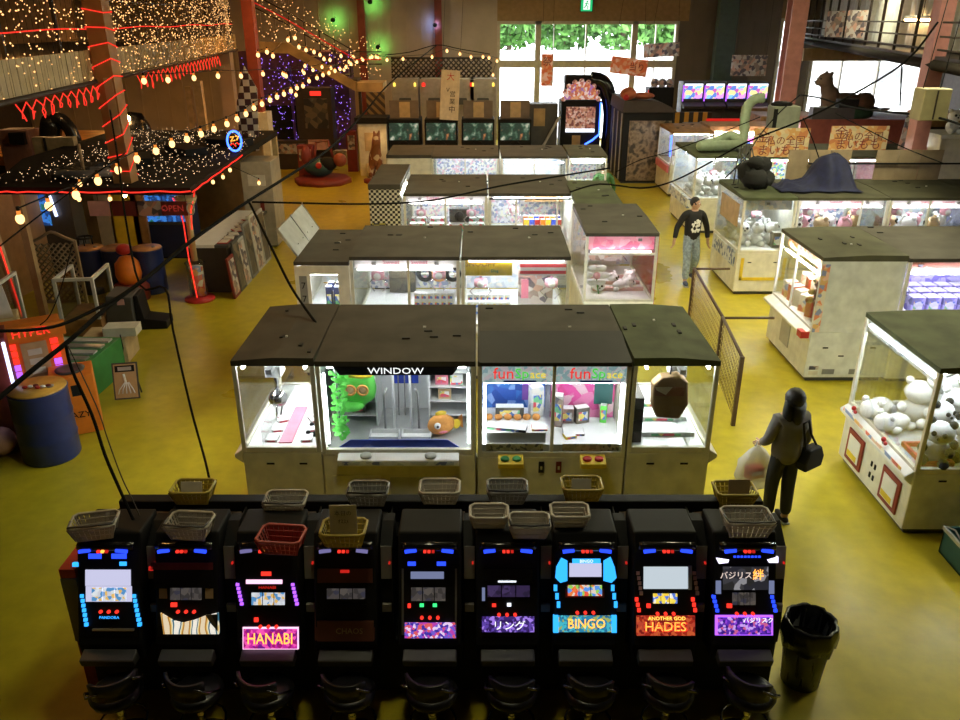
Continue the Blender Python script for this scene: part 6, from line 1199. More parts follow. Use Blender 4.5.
# purple curtained booth & stairs
t = thing('purple_booth', 'booth with purple walls and violet fairy lights below the stairs', 'booth', (-7.3, 31.5, 0)); MB().box(-1.6, 2.4, 0, 1.4, .0, 3.9, 'purple_dim' if 'purple_dim' in M else mat('purple_dim', (.13, .05, .10), .7)).build('body', t); MB().box(.2, .3, -.05, -.002, .3, 3.4, 'led_purple_dim' if 'led_purple_dim' in M else mat('led_purple_dim', (.12, .06, .4), .6)).build('violet_trim', t); MB().box(-1.0, 1.6, -.03, -.002, .3, 2.0, 'black').build('dark_opening', t)
fairy('violet fairy lights on the booth below the stairs', lambda a, b_, c: (-8.8 + 4 * a, 31.42, .4 + 3.4 * b_), 420, 'fairy_violet', .016, 31)
st = thing('staircase', 'dark staircase with hazard striped stringer coming down from the left gallery', 'stairs', (-6.3, 29.6, 0))
q = MB(); n = 8
for i in range(n): q.box(-.2 + i * .275, .08 + i * .275, 0, 1.2, 4.1 - i * .15 - .04, 4.1 - i * .15, 'dark_brown')
q.build('treads', st)
MB().prism([(-1.6, 4.3), (-.3, 4.25), (2.0, 2.96), (2.0, 2.62), (-.3, 3.9), (-1.6, 3.95)], -.06, -.02, 'fascia', 'y').build('stringer', st)
MB().prism([(1.95, 2.95), (2.9, 2.95), (2.9, 2.65), (1.95, 2.65)], -.06, 1.2, 'fascia', 'y').build('landing', st)
for i in range(5): MB().cyl((-.2 + i * .5, -.04, 4.2 - i * .28 + .05), (-.2 + i * .5, -.04, 5.2 - i * .28), .02, 'dark_brown', 6).build('baluster', st)
for dz, m in ((1.0, 'dark_brown'), (.6, 'dark_brown'), (.75, 'led_red_dim')): MB().tube([(-1.6, -.04, 4.9 + dz), (-.3, -.04, 4.25 + dz), (2.0, -.04, 2.96 + dz), (2.9, -.04, 2.96 + dz)], .022, m, 6).build('hand_rail', st)
for x in (2.05, 2.8): MB().box(x - .05, x + .05, .1, .2, 0, 2.64, 'dark_brown').build('leg', st)
MB().box(2.3, 2.95, -.1, -.06, 1.75, 2.64, 'stripe_dark').build('striped_panel', st)
fairy('warm fairy lights strung down the staircase', lambda a, b_, c: (-8.0 + 4.6 * a, 29.45 - .1 * c, 4.3 - max(0, a - .35) * 2.2 + 1.3 * b_), 260, 'fairy', .016, 33)
# ride, statue, mirror, arcade cabinets at the back left
rd = at(322, 187, z=0); t = thing('kiddie_ride', 'dark red and teal ride on machine on an octagonal red base', 'kiddie ride', (rd.x - .1, rd.y + .8, 0))
MB().lathe((0, 0, 0), [(.95, 0), (.95, .14), (.85, .18), (0, .18)], 'dark_red', 8).build('base', t); MB().ball((-.1, 0, .5), .38, 'teal_dull' if 'teal_dull' in M else mat('teal_dull', (.03, .09, .11), .4), 14, 10, (1.3, .9, .8)).build('body', t); MB().ball((.2, -.1, .62), .26, 'black', 12, 8, (1.2, .8, .9)).build('seat', t); MB().ball((.62, -.1, .75), .22, 'red_ball' if 'red_ball' in M else mat('red_ball', (.30, .07, .04), .5), 14, 10).build('ball', t); MB().ball((-.5, .0, .85), .25, 'dark_red', 12, 8, (.7, .8, 1.4)).build('head', t); MB().tube([(-.3, .2, .6), (-.2, .3, 1.25), (.2, .3, 1.3), (.35, .25, .7)], .05, 'dark_red', 8).build('roll_bar', t); MB().ball((-.05, -.32, .6), .1, 'red', 10, 8).build('lamp', t)
an = at(378, 182, z=0); t = thing('animal_statue', 'brown and cream patched standing animal statue left of the white cabinet', 'statue', (an.x - .05, an.y, 0)); MB().lathe((0, 0, 0), [(.42, 0), (.42, .1), (0, .12)], 'dark_red', 16).build('base', t)
vs, fs = skin([(0, 0, .75), (0, .3, .8), (.05, -.2, 1.05), (.1, -.28, 1.4), (.12, -.42, 1.45), (-.15, -.15, .4), (-.16, -.15, .12), (.15, -.15, .4), (.16, -.15, .12), (-.14, .35, .4), (-.15, .38, .12), (.14, .35, .4), (.15, .38, .12), (.05, -.26, 1.58), (.02, -.24, 1.68), (.18, -.24, 1.6), (.2, -.22, 1.7)], [(0, 1), (0, 2), (2, 3), (3, 4), (0, 5), (5, 6), (0, 7), (7, 8), (1, 9), (9, 10), (1, 11), (11, 12), (3, 13), (13, 14), (3, 15), (15, 16)], [.24, .22, .17, .14, .07, .08, .065, .08, .065, .09, .065, .09, .065, .05, .025, .05, .025])
MB().add(vs, fs, 'animal_patch', True).build('body', t)
mr = at(371, 128, Y=27.5); t = thing('white_booth', 'white booth with a pale lit square and a dark top beside the statue', 'booth', (mr.x, 28, 0)); MB().box(-.5, .45, 0, .9, 0, 1.75, 'ivory').build('body', t); MB().box(-.6, .5, -.1, .9, 1.752, 1.95, 'black').build('top', t); MB().box(-.3, .2, -.03, -.002, .85, 1.45, 'fascia_pale').build('pale_square', t); MB().ball((.12, -.08, 1.25), .05, 'bulb_warm', 8, 6).build('lamp', t); MB().lathe((-.05, -.2, 0), [(.22, 0), (.2, .45), (0, .47)], 'ivory', 14).build('round_seat', t)
ra = at(320, 130, Y=31); t = thing('arcade_cabinet', 'tall dark arcade cabinet with a poster and a red lit top below the stairs', 'arcade machine', (ra.x, 30.4, 0)); MB().box(-.7, .6, 0, .8, 0, 2.7, 'dark_brown').build('cabinet', t); MB().box(-.4, .45, -.02, -.002, 1.3, 2.35, 'print_dark').build('poster', t); MB().box(-.15, .25, -.03, -.002, 2.45, 2.6, 'led_red').build('lit_top', t); MB().box(-.4, .4, -.5, -.002, .6, .9, 'rose').build('control_deck', t)
rq = at(340, 175, z=0)
for i, (px, Y_, w, h_, m, lab) in enumerate(((352, 29.0, .35, 1.4, 'dark_red', 'slim dark red figure board near the white booth'), (290, 29.5, 1.2, 1.0, 'dark_brown', 'dark low cabinet with boxes behind the kiddie ride'), (340, 30.5, .5, .5, 'ivory_dim', 'small beige box on the floor near the back wall'), (305, 27.6, .5, 1.1, 'dark_red', 'dark red machine behind the kiddie ride'))):
    p = at(px, 140, Y=Y_); single(MB().box(-w / 2, w / 2, -.2, .2, 0, h_, m).box(-w / 2 + .05, w / 2 - .05, -.21, -.2, h_ * .55, h_ * .9, 'print_poster'), 'side_cabinet', lab, 'cabinet', (p.x, Y_, .001))

# ================================================================== BACK OF THE HALL
for i, px in enumerate((404, 441, 478, 515)):
    p = at(px, 130, Y=28.2); on = ['leftmost', 'second from left', 'third from left', 'rightmost'][i]
    t = thing('racing_cabinet', f'{on} of the four racing cabinets with a bright street scene on screen', 'arcade machine', (p.x, 28.2, 0), 0, 'racing cabinets')
    MB().box(-.56, .56, 0, 1.0, .04, 1.86, 'black').build('cabinet', t, .02); MB().box(-.50, .50, -.02, -.002, 1.18, 1.74, 'screen_race').build('screen', t); MB().box(-.5, .5, .3, .34, 1.862, 2.45, 'grey_dim' if 'grey_dim' in M else mat('grey_dim', (.20, .16, .13), .6)).build('top_board', t)
    MB().box(-.16, .2, .28, .299, 1.9, 2.4, 'fascia_pale').build('poster', t); MB().tube([(.18 * math.cos(a * PI / 6), -.28, 1.0 + .18 * math.sin(a * PI / 6)) for a in range(12)], .025, 'black', 6, True).cyl((0, -.26, 1.0), (0, .0, .9), .03, 'black', 6).build('steering_wheel', t); MB().box(-.3, .3, -1.2, -.7, .04, .5, 'dark_grey').box(-.3, .3, -1.3, -1.2, .04, 1.1, 'dark_grey').build('seat', t)
    MB().box(-.5, .5, .02, .98, 0, .04, 'black').build('base', t)
for i, px in enumerate((405, 434, 461, 483)):
    p = at(px, 90, Y=33.0); on = ['leftmost', 'second from left', 'third from left', 'rightmost'][i]
    t = thing('grey_game_machine', f'{on} of the grey machines with red and yellow lamps behind the racing cabinets', 'arcade machine', (p.x, 33.0, 0), 0, 'grey machines behind the racing row')
    MB().box(-.52, .52, 0, .9, 0, 2.85, 'grey_warm' if 'grey_warm' in M else mat('grey_warm', (.34, .30, .27), .6)).build('cabinet', t, .02); MB().prism([(-.28, 1.9), (.28, 1.9), (.22, 2.15), (-.22, 2.15)], -.1, -.002, 'dark_grey', 'y').build('hood', t)
    for s_ in (-1, 1): MB().lathe((s_ * .4, -.08, 2.58), [(.07 if i == 1 else .045, 0), (.07 if i == 1 else .045, .12), (0, .15)], ['led_yellow', 'led_red', 'led_red', 'led_yellow'][i], 10).build('lamp', t)
la2 = MB(); 
a, b_ = at(392, 78, Y=34.5), at(492, 58, Y=34.5); W_, H_ = b_.x - a.x, b_.z - a.z
t = thing('lattice_screen', 'dark diamond lattice screen hanging above the grey machines', 'lattice', (a.x, 34.5, a.z))
n = 20
for i in range(-8, n):
    for s_ in (0, 1):
        x0 = i * W_ / n; x1 = x0 + H_
        p0, p1 = (Vector((x0, .02 * s_, 0)), Vector((x1, .02 * s_, H_))) if s_ == 0 else (Vector((x0, .02 * s_, H_)), Vector((x1, .02 * s_, 0)))
        d = p1 - p0; lo = max(0, -x0 / H_); hi = min(1, (W_ - x0) / H_)
        if hi > lo: la2.tube([p0 + d * lo, p0 + d * hi], .03, 'dark_brown', 4)
la2.build('lattice', t); MB().tube([(0, 0, 0), (W_, 0, 0), (W_, 0, H_), (0, 0, H_)], .035, 'dark_brown', 4, True).build('frame', t); MB().box(0, .06, -.03, .03, -a.z, 0, 'dark_brown').box(W_ - .06, W_, -.03, .03, -a.z, 0, 'dark_brown').build('legs', t)
def banner(label, px0, px1, py0, py1, Y, m, txt=None, rot=0, name='banner', cat='banner'):
    a, b_ = at(px0, py1, Y=Y), at(px1, py0, Y=Y); w, h_ = b_.x - a.x, b_.z - a.z
    q = MB().box(-w / 2, w / 2, -.01, .01, -h_ / 2, h_ / 2, m)
    for s, sz, tm, x, z in (txt or []): q.text(s, sz * h_, tm, facing(x * w, -.0125, z * h_))
    for s_ in (-1, 1): q.tube([(s_ * w * .46, 0, h_ / 2), (s_ * w * .46, 0, ZC - .02 - (a.z + b_.z) / 2)], .005, 'black', 4)
    o = single(q, name, label, cat, ((a.x + b_.x) / 2, Y, (a.z + b_.z) / 2)); o.rotation_euler = (0, rot, 0); return o
banner('white vertical banner with red and black brush lettering in front of the grey machines', 441, 459, 70, 120, 27.9, 'paper', [('大', .17, 'red', 0, .36), ('V', .12, 'black', -.12, .1), ('営', .13, 'black', .14, .02), ('業', .13, 'black', .14, -.13), ('中', .15, 'black', .14, -.29)], .06)
banner('red and white vertical poster hanging in front of the left back window', 541, 553, 54, 86, 31, 'print_orange', [('祭', .3, 'dark_red', 0, .25)])
banner('orange lettered sign board hanging tilted in front of the back window', 610, 648, 58, 75, 30.5, 'print_orange', [('当り', .5, 'dark_red', .22, 0)], .12)
banner('grey and white picture banner hanging at the right of the back window', 643, 680, 43, 57, 33, 'print_poster', None, -.06)
banner('white poster with dark portraits hanging on the dark wall above the screens', 730, 768, 55, 76, 33.8, 'print_poster')
# wheel of fortune machine
p = at(581, 148, z=0); pw_ = at(581, 120, Y=30.0); t = thing('wheel_machine', 'tall black medal machine with a lit scalloped fan top and blue neon edge', 'arcade machine', (pw_.x, 30.0, 0))
MB().box(-.72, .72, 0, 1.2, 0, 2.30, 'black').build('cabinet', t, .03); MB().tube(smooth([Vector(v) for v in ((.3, .3, 3.0), (.75, .3, 2.9), (1.0, .3, 2.4), (1.12, .3, 1.6), (1.05, .3, .1))], 5), [.28] * 21, 'black_gloss', 12).build('side_arch', t)
MB().box(-.6, .85, .2, .7, 2.35, 3.15, 'black').build('top_housing', t, .06)
q = MB(); q.prism([(.62 * math.cos(a * PI / 14), .1 + .6 * math.sin(a * PI / 14)) for a in range(15)], -.1, .1, 'lit_wheel', 'y')
q.T = Matrix.Translation((0, -.05, 2.3)); q.v = [Matrix.Translation((-.05, -.05, 2.26)) @ v for v in q.v]; q.build('fan_top', t)
q = MB()
for a in range(9): q.ball((-.05 + .62 * math.cos(a * PI / 8), -.1, 2.38 + .6 * math.sin(a * PI / 8)), .09, 'lit_candy', 10, 8, (1, .6, 1))
q.build('scallop', t)
MB().box(-.55, .5, -.05, -.002, 1.35, 2.1, 'lit_candy').build('upper_screen', t); MB().box(-.55, .5, -.06, -.002, 1.22, 1.34, 'led_white').build('white_strip', t); MB().tube([(.68, -.05, 2.25), (.68, -.05, 1.15), (.45, -.05, .95), (.2, -.05, .8), (.15, -.05, .4)], .035, 'neon_blue', 6).build('blue_neon', t); MB().box(-.3, .0, -.03, -.002, .3, 1.1, 'fascia').build('lower_panel', t); MB().ball((.3, -.25, .4), .2, 'orange', 10, 8).build('ball', t)
p = at(553, 115, Y=28.5); t = thing('dark_side_cabinet', 'dark cabinet with an angled glass shelf left of the fan topped machine', 'cabinet', (p.x - .3, 29.4, 0)); MB().box(-.5, .55, 0, .8, 0, 2.25, 'dark_grey').build('body', t); MB().cbox((.25, -.15, 1.2), (.08, .1, 1.5), 'light_grey', 0, 0, .5).build('angled_strip', t); MB().box(-.3, .1, -.02, -.002, 1.5, 2.1, 'fascia').build('poster', t)
# vending machine
p = at(624, 110, Y=34.5); t = thing('vending_machine', 'red vending machine with a lit window beside the back doors', 'vending machine', (p.x, 34.5, 0)); MB().box(-.62, .62, 0, .8, .0, 2.05, 'red_wood' if 'red_wood' in M else mat('red_wood', (.28, .08, .05), .5)).build('body', t, .02); MB().box(-.5, .5, -.02, -.002, 1.0, 1.9, 'lit_vending').build('lit_window', t); MB().box(-.5, .5, -.02, -.002, .5, .9, 'dark_red').build('lower_panel', t); MB().box(-.3, .3, -.03, -.002, .15, .35, 'black').build('pickup_slot', t)
# dark marble cabinet with curved top
p = at(650, 172, z=0); t = thing('dragon_cabinet', 'large dark cabinet with a brown marbled side and a curved roof in the aisle', 'arcade machine', (5.35, 26.6, 0))
MB().box(-.75, .85, 0, 2.6, .05, 2.25, 'black').build('body', t, .03); MB().box(-.55, .8, -.03, -.002, .1, 2.0, 'marble_dark').build('marbled_panel', t)
MB().prism([(-.8, 2.255), (.95, 2.255), (.75, 2.42), (.3, 2.6), (-.75, 2.62)], -.05, 2.6, 'dark_brown', 'y').build('roof', t); 
for i in range(3): MB().box(-.78, -.755, .2 + i * .8, .28 + i * .8, .1, 2.2, 'light_grey').build('side_strip', t)
MB().ball((-.6, .3, 2.8), .22, 'orange_dull' if 'orange_dull' in M else mat('orange_dull', (.45, .12, .05), .5), 12, 8, (1.2, 1, .9)).ball((-.1, .5, 2.72), .22, 'orange_dull', 10, 8, (1.8, .8, .5)).ball((-.7, .1, 2.7), .1, 'red', 8, 6).build('figure_on_roof', t); MB().box(-.7, .8, .05, 2.5, 0, .05, 'dark_grey').build('base', t)
p = at(665, 90, Y=33.0); t = thing('round_top_machine', 'black machine with red lit edge and white round lamps by the right window jamb', 'arcade machine', (p.x, 33.4, 0)); MB().box(-.55, .45, 0, .7, 0, 2.5, 'black').build('body', t); MB().box(-.58, -.552, -.03, .05, .6, 2.4, 'led_red_dim').build('red_edge', t)
for i in range(3): MB().ball((-.3 + i * .3, .2, 2.66), .17, 'print_poster', 10, 8).build('round_lamp', t)
# screens row
for i, px in enumerate((694, 715.5, 737.5, 759)):
    p = at(px, 85, Y=33.2); on = ['leftmost', 'second from left', 'third from left', 'rightmost'][i]
    t = thing('screen_game', f'{on} of the four machines with bright coloured screens by the dark wall', 'arcade machine', (p.x, 33.2, 0), 0, 'bright screen machines'); MB().box(-.42, .42, 0, .8, 0, 2.72, 'dark_grey').build('cabinet', t, .02); MB().box(-.36, .36, -.02, -.002, 2.1, 2.58, 'screen_game').build('screen', t); MB().box(-.36, .36, -.025, -.002, 2.585, 2.66, 'led_white').build('top_light', t); MB().prism([(-.4, 1.75), (-.4, 1.85), (-.002, 1.98), (-.002, 1.75)], -.4, .4, 'dark_brown').build('deck', t); MB().box(-.415, -.375, -.03, -.002, 2.0, 2.6, 'led_purple').build('side_light', t)
p = at(679, 103, Y=31.5); single(MB().box(-1.3, 1.3, -.04, .04, 0, 1.75, 'stripe_hazard'), 'hazard_board', 'orange and black striped board below the bright screens', 'board', (p.x, 31.6, .001))
p = at(725, 108, Y=30.2); t = thing('red_sofa_booth', 'dark booth with a red lit curved top and patterned front', 'booth', (p.x, 30.2, 0)); MB().box(-1.3, 1.25, 0, .8, 0, 1.45, 'print_dark').build('body', t); MB().box(-.5, .9, -.02, .5, 1.455, 1.62, 'led_red_dim').build('red_cushion', t); MB().box(-1.35, -1.0, -.05, -.002, .3, 1.4, 'red').build('red_post', t)
p = at(752, 97, Y=31.0); single(MB().box(-.5, .5, -.3, .3, 0, 1.9, 'wood'), 'wooden_box', 'brown wooden box right of the red lit booth', 'box', (p.x + .5, 31.8, .001))
# columns
p = at(790, 90, Y=23.5); t = thing('steel_column', 'thick pink painted steel column behind the orange hanging signs', 'column', (p.x, 23.8, 0)); MB().box(-.22, .22, -.24, -.18, 0, ZC - .01, 'steel_pink').box(-.22, .22, .18, .24, 0, ZC - .01, 'steel_pink').box(-.05, .05, -.18, .18, 0, ZC - .01, 'steel_pink').build('shaft', t); MB().box(-.3, .3, -.28, .28, 0, .06, 'steel_pink').build('foot', t)
p = at(936, 60, Y=17.0); t = thing('steel_column', 'pink painted steel column carrying the right gallery at the photo edge', 'column', (p.x, 17.1, 0)); MB().box(-.15, .15, -.16, .16, 0, ZC - .01, 'steel_pink').build('shaft', t); MB().box(-.19, .19, -.2, .2, 0, .06, 'steel_pink').build('foot', t)
p = at(725, 45, Y=36.4); t = thing('steel_column', 'dark green steel column against the dark back wall', 'column', (p.x, 36.5, 0)); MB().box(-.4, .4, -.25, .25, 0, ZC - .01, 'steel_green').build('shaft', t); MB().box(-.44, .44, -.28, .28, 0, .1, 'steel_green').build('foot', t)
for i, px in enumerate((361, 438)):
    p = at(px, 20, Y=36.6); single(MB().box(-.15, .15, -.12, .12, 0, ZC - .01, 'steel_red'), 'wall_post', ['slim rust red post on the back wall above the stairs', 'slim rust red post on the back wall above the lattice screen'][i], 'post', (p.x, 36.75, .001))
for i, (px, py, m, col) in enumerate(((333, 20, 'green_spot', (.2, 1, .15)), (378, 47, 'green_spot', (.2, 1, .15)), (370, 2, 'green_spot', (.2, 1, .15)), (435, 25, 'blue_spot', (.3, .45, 1)))):
    p = at(px, py, Y=36.3); t = thing('wall_spotlight', ['green spotlight on the back wall above the stairs', 'green spotlight on the back wall at the stair landing', 'green spotlight on the back wall at the top of the photo', 'blue spotlight on the back wall beside the rust red post'][i], 'spotlight', (p.x, 36.3, p.z))
    MB().cyl((0, -.1, 0), (0, .1, 0), .09, 'black', 10).cyl((0, 0, 0), (0, .62, .1), .02, 'black', 6).build('housing', t); MB().cyl((0, .101, 0), (0, .11, 0), .08, m, 10).build('lens', t)
    L = bpy.data.lights.new('spot_beam', 'SPOT'); L.energy = 20; L.color = col; L.spot_size = 2.4; L.spot_blend = .8; L.shadow_soft_size = .08; lo = bpy.data.objects.new('beam', L); COL.objects.link(lo); lo.parent = t; lo.location = (0, .13, 0); lo.rotation_euler = (PI / 2, 0, 0)
p = at(587, 5, Y=36.7); t = thing('exit_sign', 'green lit emergency exit sign above the back window', 'exit sign', (p.x, 36.8, p.z)); MB().box(-.26, .26, 0, .15, -.26, .26, 'dark_grey').build('case', t); MB().box(-.24, .24, -.012, -.001, -.24, .24, 'exit_green').build('green_face', t)
q = MB().box(-.14, .14, -.016, -.0125, -.18, .2, 'exit_white'); q.build('white_door', t); q = MB().ball((.02, -.02, .13), .035, 'exit_green', 8, 6, (1, .2, 1)).tube([(.0, -.02, .09), (-.02, -.02, .0)], .025, 'exit_green', 5).tube([(-.02, -.02, 0), (.06, -.02, -.07), (.03, -.02, -.15)], .018, 'exit_green', 5).tube([(-.02, -.02, 0), (-.07, -.02, -.08), (-.12, -.02, -.1)], .018, 'exit_green', 5).tube([(-.08, -.02, .02), (-.05, -.02, .07), (.05, -.02, .06), (.09, -.02, .02)], .014, 'exit_green', 5); q.build('running_figure', t)

# ================================================================== RIGHT GALLERY
ga, gb_ = Vector((13.6, 36.3)), Vector((9.1, 17.3)); gd = (gb_ - ga).normalized()
g0 = ga; g1 = gb_ + gd * 9
struct(MB().prism([(g0.x, g0.y), (g1.x, g1.y), (XR, g1.y), (XR, g0.y)], 4.12, 4.32, 'dark_brown', 'z').build('gallery_floor_right'))
t = thing('gallery_railing', 'dark railing with wire mesh along the right gallery', 'railing', (g0.x, g0.y, 4.32)); n = 9; LG = (g1 - g0).length
def G(s_, z, o=.05): v = g0 + gd * s_ - g0; return Vector((v.x + o, v.y, z))
for i in range(16): s_ = .4 + i * 1.75; MB().tube([G(s_, 0), G(s_, 2.6)], .04, 'dark_brown', 4).build('post', t)
for z in (.12, .36, .62): MB().tube([G(0, z, .03), G(LG - .2, z, .03)], .022, 'dark_brown', 6).build('hand_rail', t)
MB().tube([G(0, -.16, -.02), G(LG - .2, -.16, -.02)], .1, 'matte_dark', 4).build('edge_beam', t)
n = 60; vs = []
for i in range(n * 4 + 1):
    s_ = .2 + (LG - .5) * i / (n * 4); w = .10 * math.sin(i * .9) + .05 * math.sin(i * .37)
    for z in (.05, 1.2, 2.75): v = G(s_, z, .7 + w * (1 if z < 2 else .6)); vs.append(v)
single(MB().add([v + Vector((g0.x, g0.y, 4.32)) for v in vs], [(i * 3 + k_, i * 3 + 3 + k_, i * 3 + 4 + k_, i * 3 + 1 + k_) for i in range(n * 4) for k_ in range(2)], 'vinyl_drape' if 'vinyl_drape' in M else mat('vinyl_drape', (.62, .62, .58), .3), True), 'vinyl_drape', 'pale plastic drape hanging behind the right gallery railing', 'drape')
for i, px in enumerate((835, 856)):
    p = at(px, 24, Y=27.2 - i * 1.8); t = single(MB().cbox((0, 0, 0), (.75, .02, .75), 'print_poster', -1.2).cbox((0, .02, .35), (.5, .03, .06), 'black', -1.2), 'gallery_poster', ['left one of two picture posters on the right gallery', 'right one of two picture posters on the right gallery'][i], 'poster', (p.x, p.y, at(px, 24, Y=p.y).z), group='posters on the right gallery')
t = thing('gallery_lamp', 'warm tube lamp along the right gallery behind the railing', 'lamp', (at(890, 20, Y=20.5).x + .45, 20.5, 4.98)); MB().cyl((0, -1.6, 0), (.6, 1.4, 0), .03, 'bulb_warm', 8).build('tube', t); MB().tube([(0, -1.6, .06), (.6, 1.4, .06)], .04, 'grey_metal', 6).build('batten', t); MB().cyl((.3, 0, .06), (.3, 0, ZC - 4.99), .01, 'black', 4).build('cord', t)
sl = at(862, 54, Y=30); single(MB().box(0, 8, -.15, .15, 0, .45, 'fascia_pale'), 'wall_beam', 'pale tan beam across the hall below the right gallery', 'beam', (at(806, 50, Y=33).x, 33.3, 3.5))
# vinyl sheet below with big cat statue on a boarded top
p = at(866, 84, Y=33); single(MB().box(at(806, 80, Y=34).x, at(928, 80, Y=34).x, 34.0, 34.02, .01, at(860, 54, Y=34).z, 'vinyl'), 'clear_vinyl_sheet', 'clear plastic sheet hanging in front of the bright right window', 'sheet')
p = at(850, 100, Y=29.0); t = thing('big_cat_statue', 'brown reclining big cat statue in front of the bright right window', 'statue', (p.x - .2, 29.2, 1.95), .15)
q = MB()
for c, r_, sq in (((.1, 0, .38), .36, (1.9, .85, .9)), ((.85, 0, .36), .36, (1.1, .95, .95)), ((-.45, 0, .52), .36, (.9, .85, 1.15)), ((-.62, 0, .85), .25, (.9, .9, 1.2)), ((-.74, 0, 1.12), .26, (1.05, .95, .95)), ((-.96, 0, 1.04), .14, (1.1, .9, .8)), ((-.62, .17, 1.34), .08, (1, 1, 1)), ((-.62, -.17, 1.34), .08, (1, 1, 1)), ((-.75, -.2, .12), .13, (2.6, .8, .8)), ((-.75, .2, .12), .13, (2.6, .8, .8)), ((.8, -.3, .14), .15, (2.2, .8, .9)), ((1.3, .1, .14), .1, (2.6, .9, .9)), ((1.75, .05, .12), .08, (3, .9, .9))): q.ball(c, r_, 'statue_brown', 16, 12, sq)
o = q.build('body', t); rm = o.modifiers.new('remesh', 'REMESH'); rm.mode = 'VOXEL'; rm.voxel_size = .05; rm.use_smooth_shade = True; sm = o.modifiers.new('smooth', 'SMOOTH'); sm.iterations = 4
MB().ball((-.97, -.11, 1.17), .03, 'black', 8, 6).ball((-.97, .11, 1.17), .03, 'black', 8, 6).ball((-1.11, 0, 1.07), .035, 'black', 8, 6).build('eyes_and_nose', t)
single(MB().box(-3.0, 3.9, 0, 1.6, 0, 1.94, 'dark_brown').box(-3.05, 3.95, -.05, 1.6, 1.6, 1.945, 'wood'), 'boarded_stall', 'brown boarded stall carrying the reclining cat statue', 'stall', (at(850, 110, Y=28.5).x, 28.4, .001))
p = at(862, 116, Y=23.4); single(MB().ball((0, 0, .12), .3, 'green_dull' if 'green_dull' in M else mat('green_dull', (.03, .10, .05), .8), 14, 8, (2.1, .8, .7), .25), 'green_cloth_heap', 'dark green cloth heap on the stall behind the orange signs', 'cloth', (p.x, 24.2, 2.35))
single(MB().box(-1.45, 2.2, -.4, .6, 0, 2.34, 'red_wood'), 'red_brown_stall', 'red brown stall behind the orange hanging signs', 'stall', (at(850, 120, Y=24).x, 24.3, .001))
p = at(826, 108, Y=23); single(MB().box(-.9, .3, -.15, .15, 0, .32, 'dark_grey').box(-.2, .35, -.2, .1, .321, .55, 'black'), 'black_equipment_box', 'black equipment box on the stall beside the green cloth', 'box', (p.x + .9, 24.0, 2.35))
p = at(920, 102, Y=12.5); t = thing('hanging_box', 'dull yellow box hanging by wires in front of the pink column', 'box', (p.x, 12.2, p.z)); MB().box(-.2, .2, -.16, .16, -.22, .22, 'ochre' if 'ochre' in M else mat('ochre', (.34, .30, .16), .6)).build('body', t, .015); MB().box(-.02, .0, -.17, -.161, -.2, .2, 'dark_brown').build('seam', t)
for s_ in (-.15, .1): MB().cyl((s_, 0, .22), (s_ + .1, 0, 5.4 - p.z), .008, 'black', 4).build('wire', t)
p = at(941, 140, Y=17.9); t = thing('cream_cabinet', 'cream cabinet at the right photo edge with a plush on top', 'cabinet', (p.x + .55, 17.9, 0)); MB().box(-.55, 1.2, 0, 1.0, 0, 2.6, 'cream').build('body', t, .02); MB().box(-.58, 1.2, -.03, 1.0, 2.602, 2.68, 'ivory').build('top', t)
plush('small white plush on the cream cabinet at the right photo edge', (p.x + .35, 18.2, 2.682), 'plush_white', s=1.3)
p = at(913, 132, Y=17.9); single(MB().box(-.28, .28, -.01, .01, 0, .85, 'print_poster').box(-.26, -.24, -.008, .008, -at(913, 150, Y=18.36).z + .02, 0, 'dark_brown').box(.24, .26, -.008, .008, -at(913, 150, Y=18.36).z + .02, 0, 'dark_brown'), 'figure_poster', 'tall poster with cartoonish figures beside the pink board, right side', 'poster', (p.x + .25, 18.36, at(913, 150, Y=18.36).z)).rotation_euler = (0, .08, 0)
p = at(932, 140, Y=18.2); single(MB().box(-.35, .3, -.02, .02, 0, 2.35, 'rose'), 'pink_board', 'dull pink board standing behind the tall poster on the right', 'board', (p.x + .1, 18.4, .001))

# ================================================================== FESTOONS AND CABLES
def path3(px, Ya, Yb):
    """a cable through the given bearings whose distance runs from Ya to Yb"""
    L = [0]
    for a, b_ in zip(px, px[1:]): L.append(L[-1] + math.hypot(a[0] - b_[0], a[1] - b_[1]))
    return [at(x, y, Y=1 / (1 / Ya + (1 / Yb - 1 / Ya) * l / L[-1])) for (x, y), l in zip(px, L)]
def festoon(label, px, Ya, Yb, r=.05, wire=True, group='festoon strings'):
    pts = path3(px, Ya, Yb); o = pts[0]; t = thing('festoon_string', label, 'string lights', o, 0, group)
    MB().tube([p - o + Vector((0, 0, .10)) for p in pts], .008, 'black', 5).build('cable', t)
    proto = None
    for p in pts:
        if proto is None: proto = MB().ball((0, 0, 0), r * .8, 'bulb', 10, 8, (1, 1, 1.25)).cyl((0, 0, r * .8), (0, 0, r + .03), r * .4, 'bulb_halo', 8).cyl((0, 0, r + .03), (0, 0, r + .07), .016, 'black', 6).build('bulb', t); b_ = proto  # glowing neck stands in for the amber halo round each bulb
        else: b_ = proto.copy(); COL.objects.link(b_); b_.parent = t
        b_.location = p - o
festoon('long festoon of warm bulbs running from the left edge to the stair landing', [(20, 219), (49, 206), (76, 195), (98, 181), (118, 170), (137, 159), (156, 151), (172, 144), (187, 139), (201, 134), (214, 129), (227, 124), (237, 119), (246, 114), (254, 108), (262, 104), (270, 100), (277, 97), (284, 94), (291, 91), (297, 88), (303, 86), (309, 81), (317, 78), (323, 75), (329, 73), (335, 71), (340, 69), (346, 67), (351, 64), (357, 62), (363, 60), (370, 58), (376, 57)], 7.5, 31)
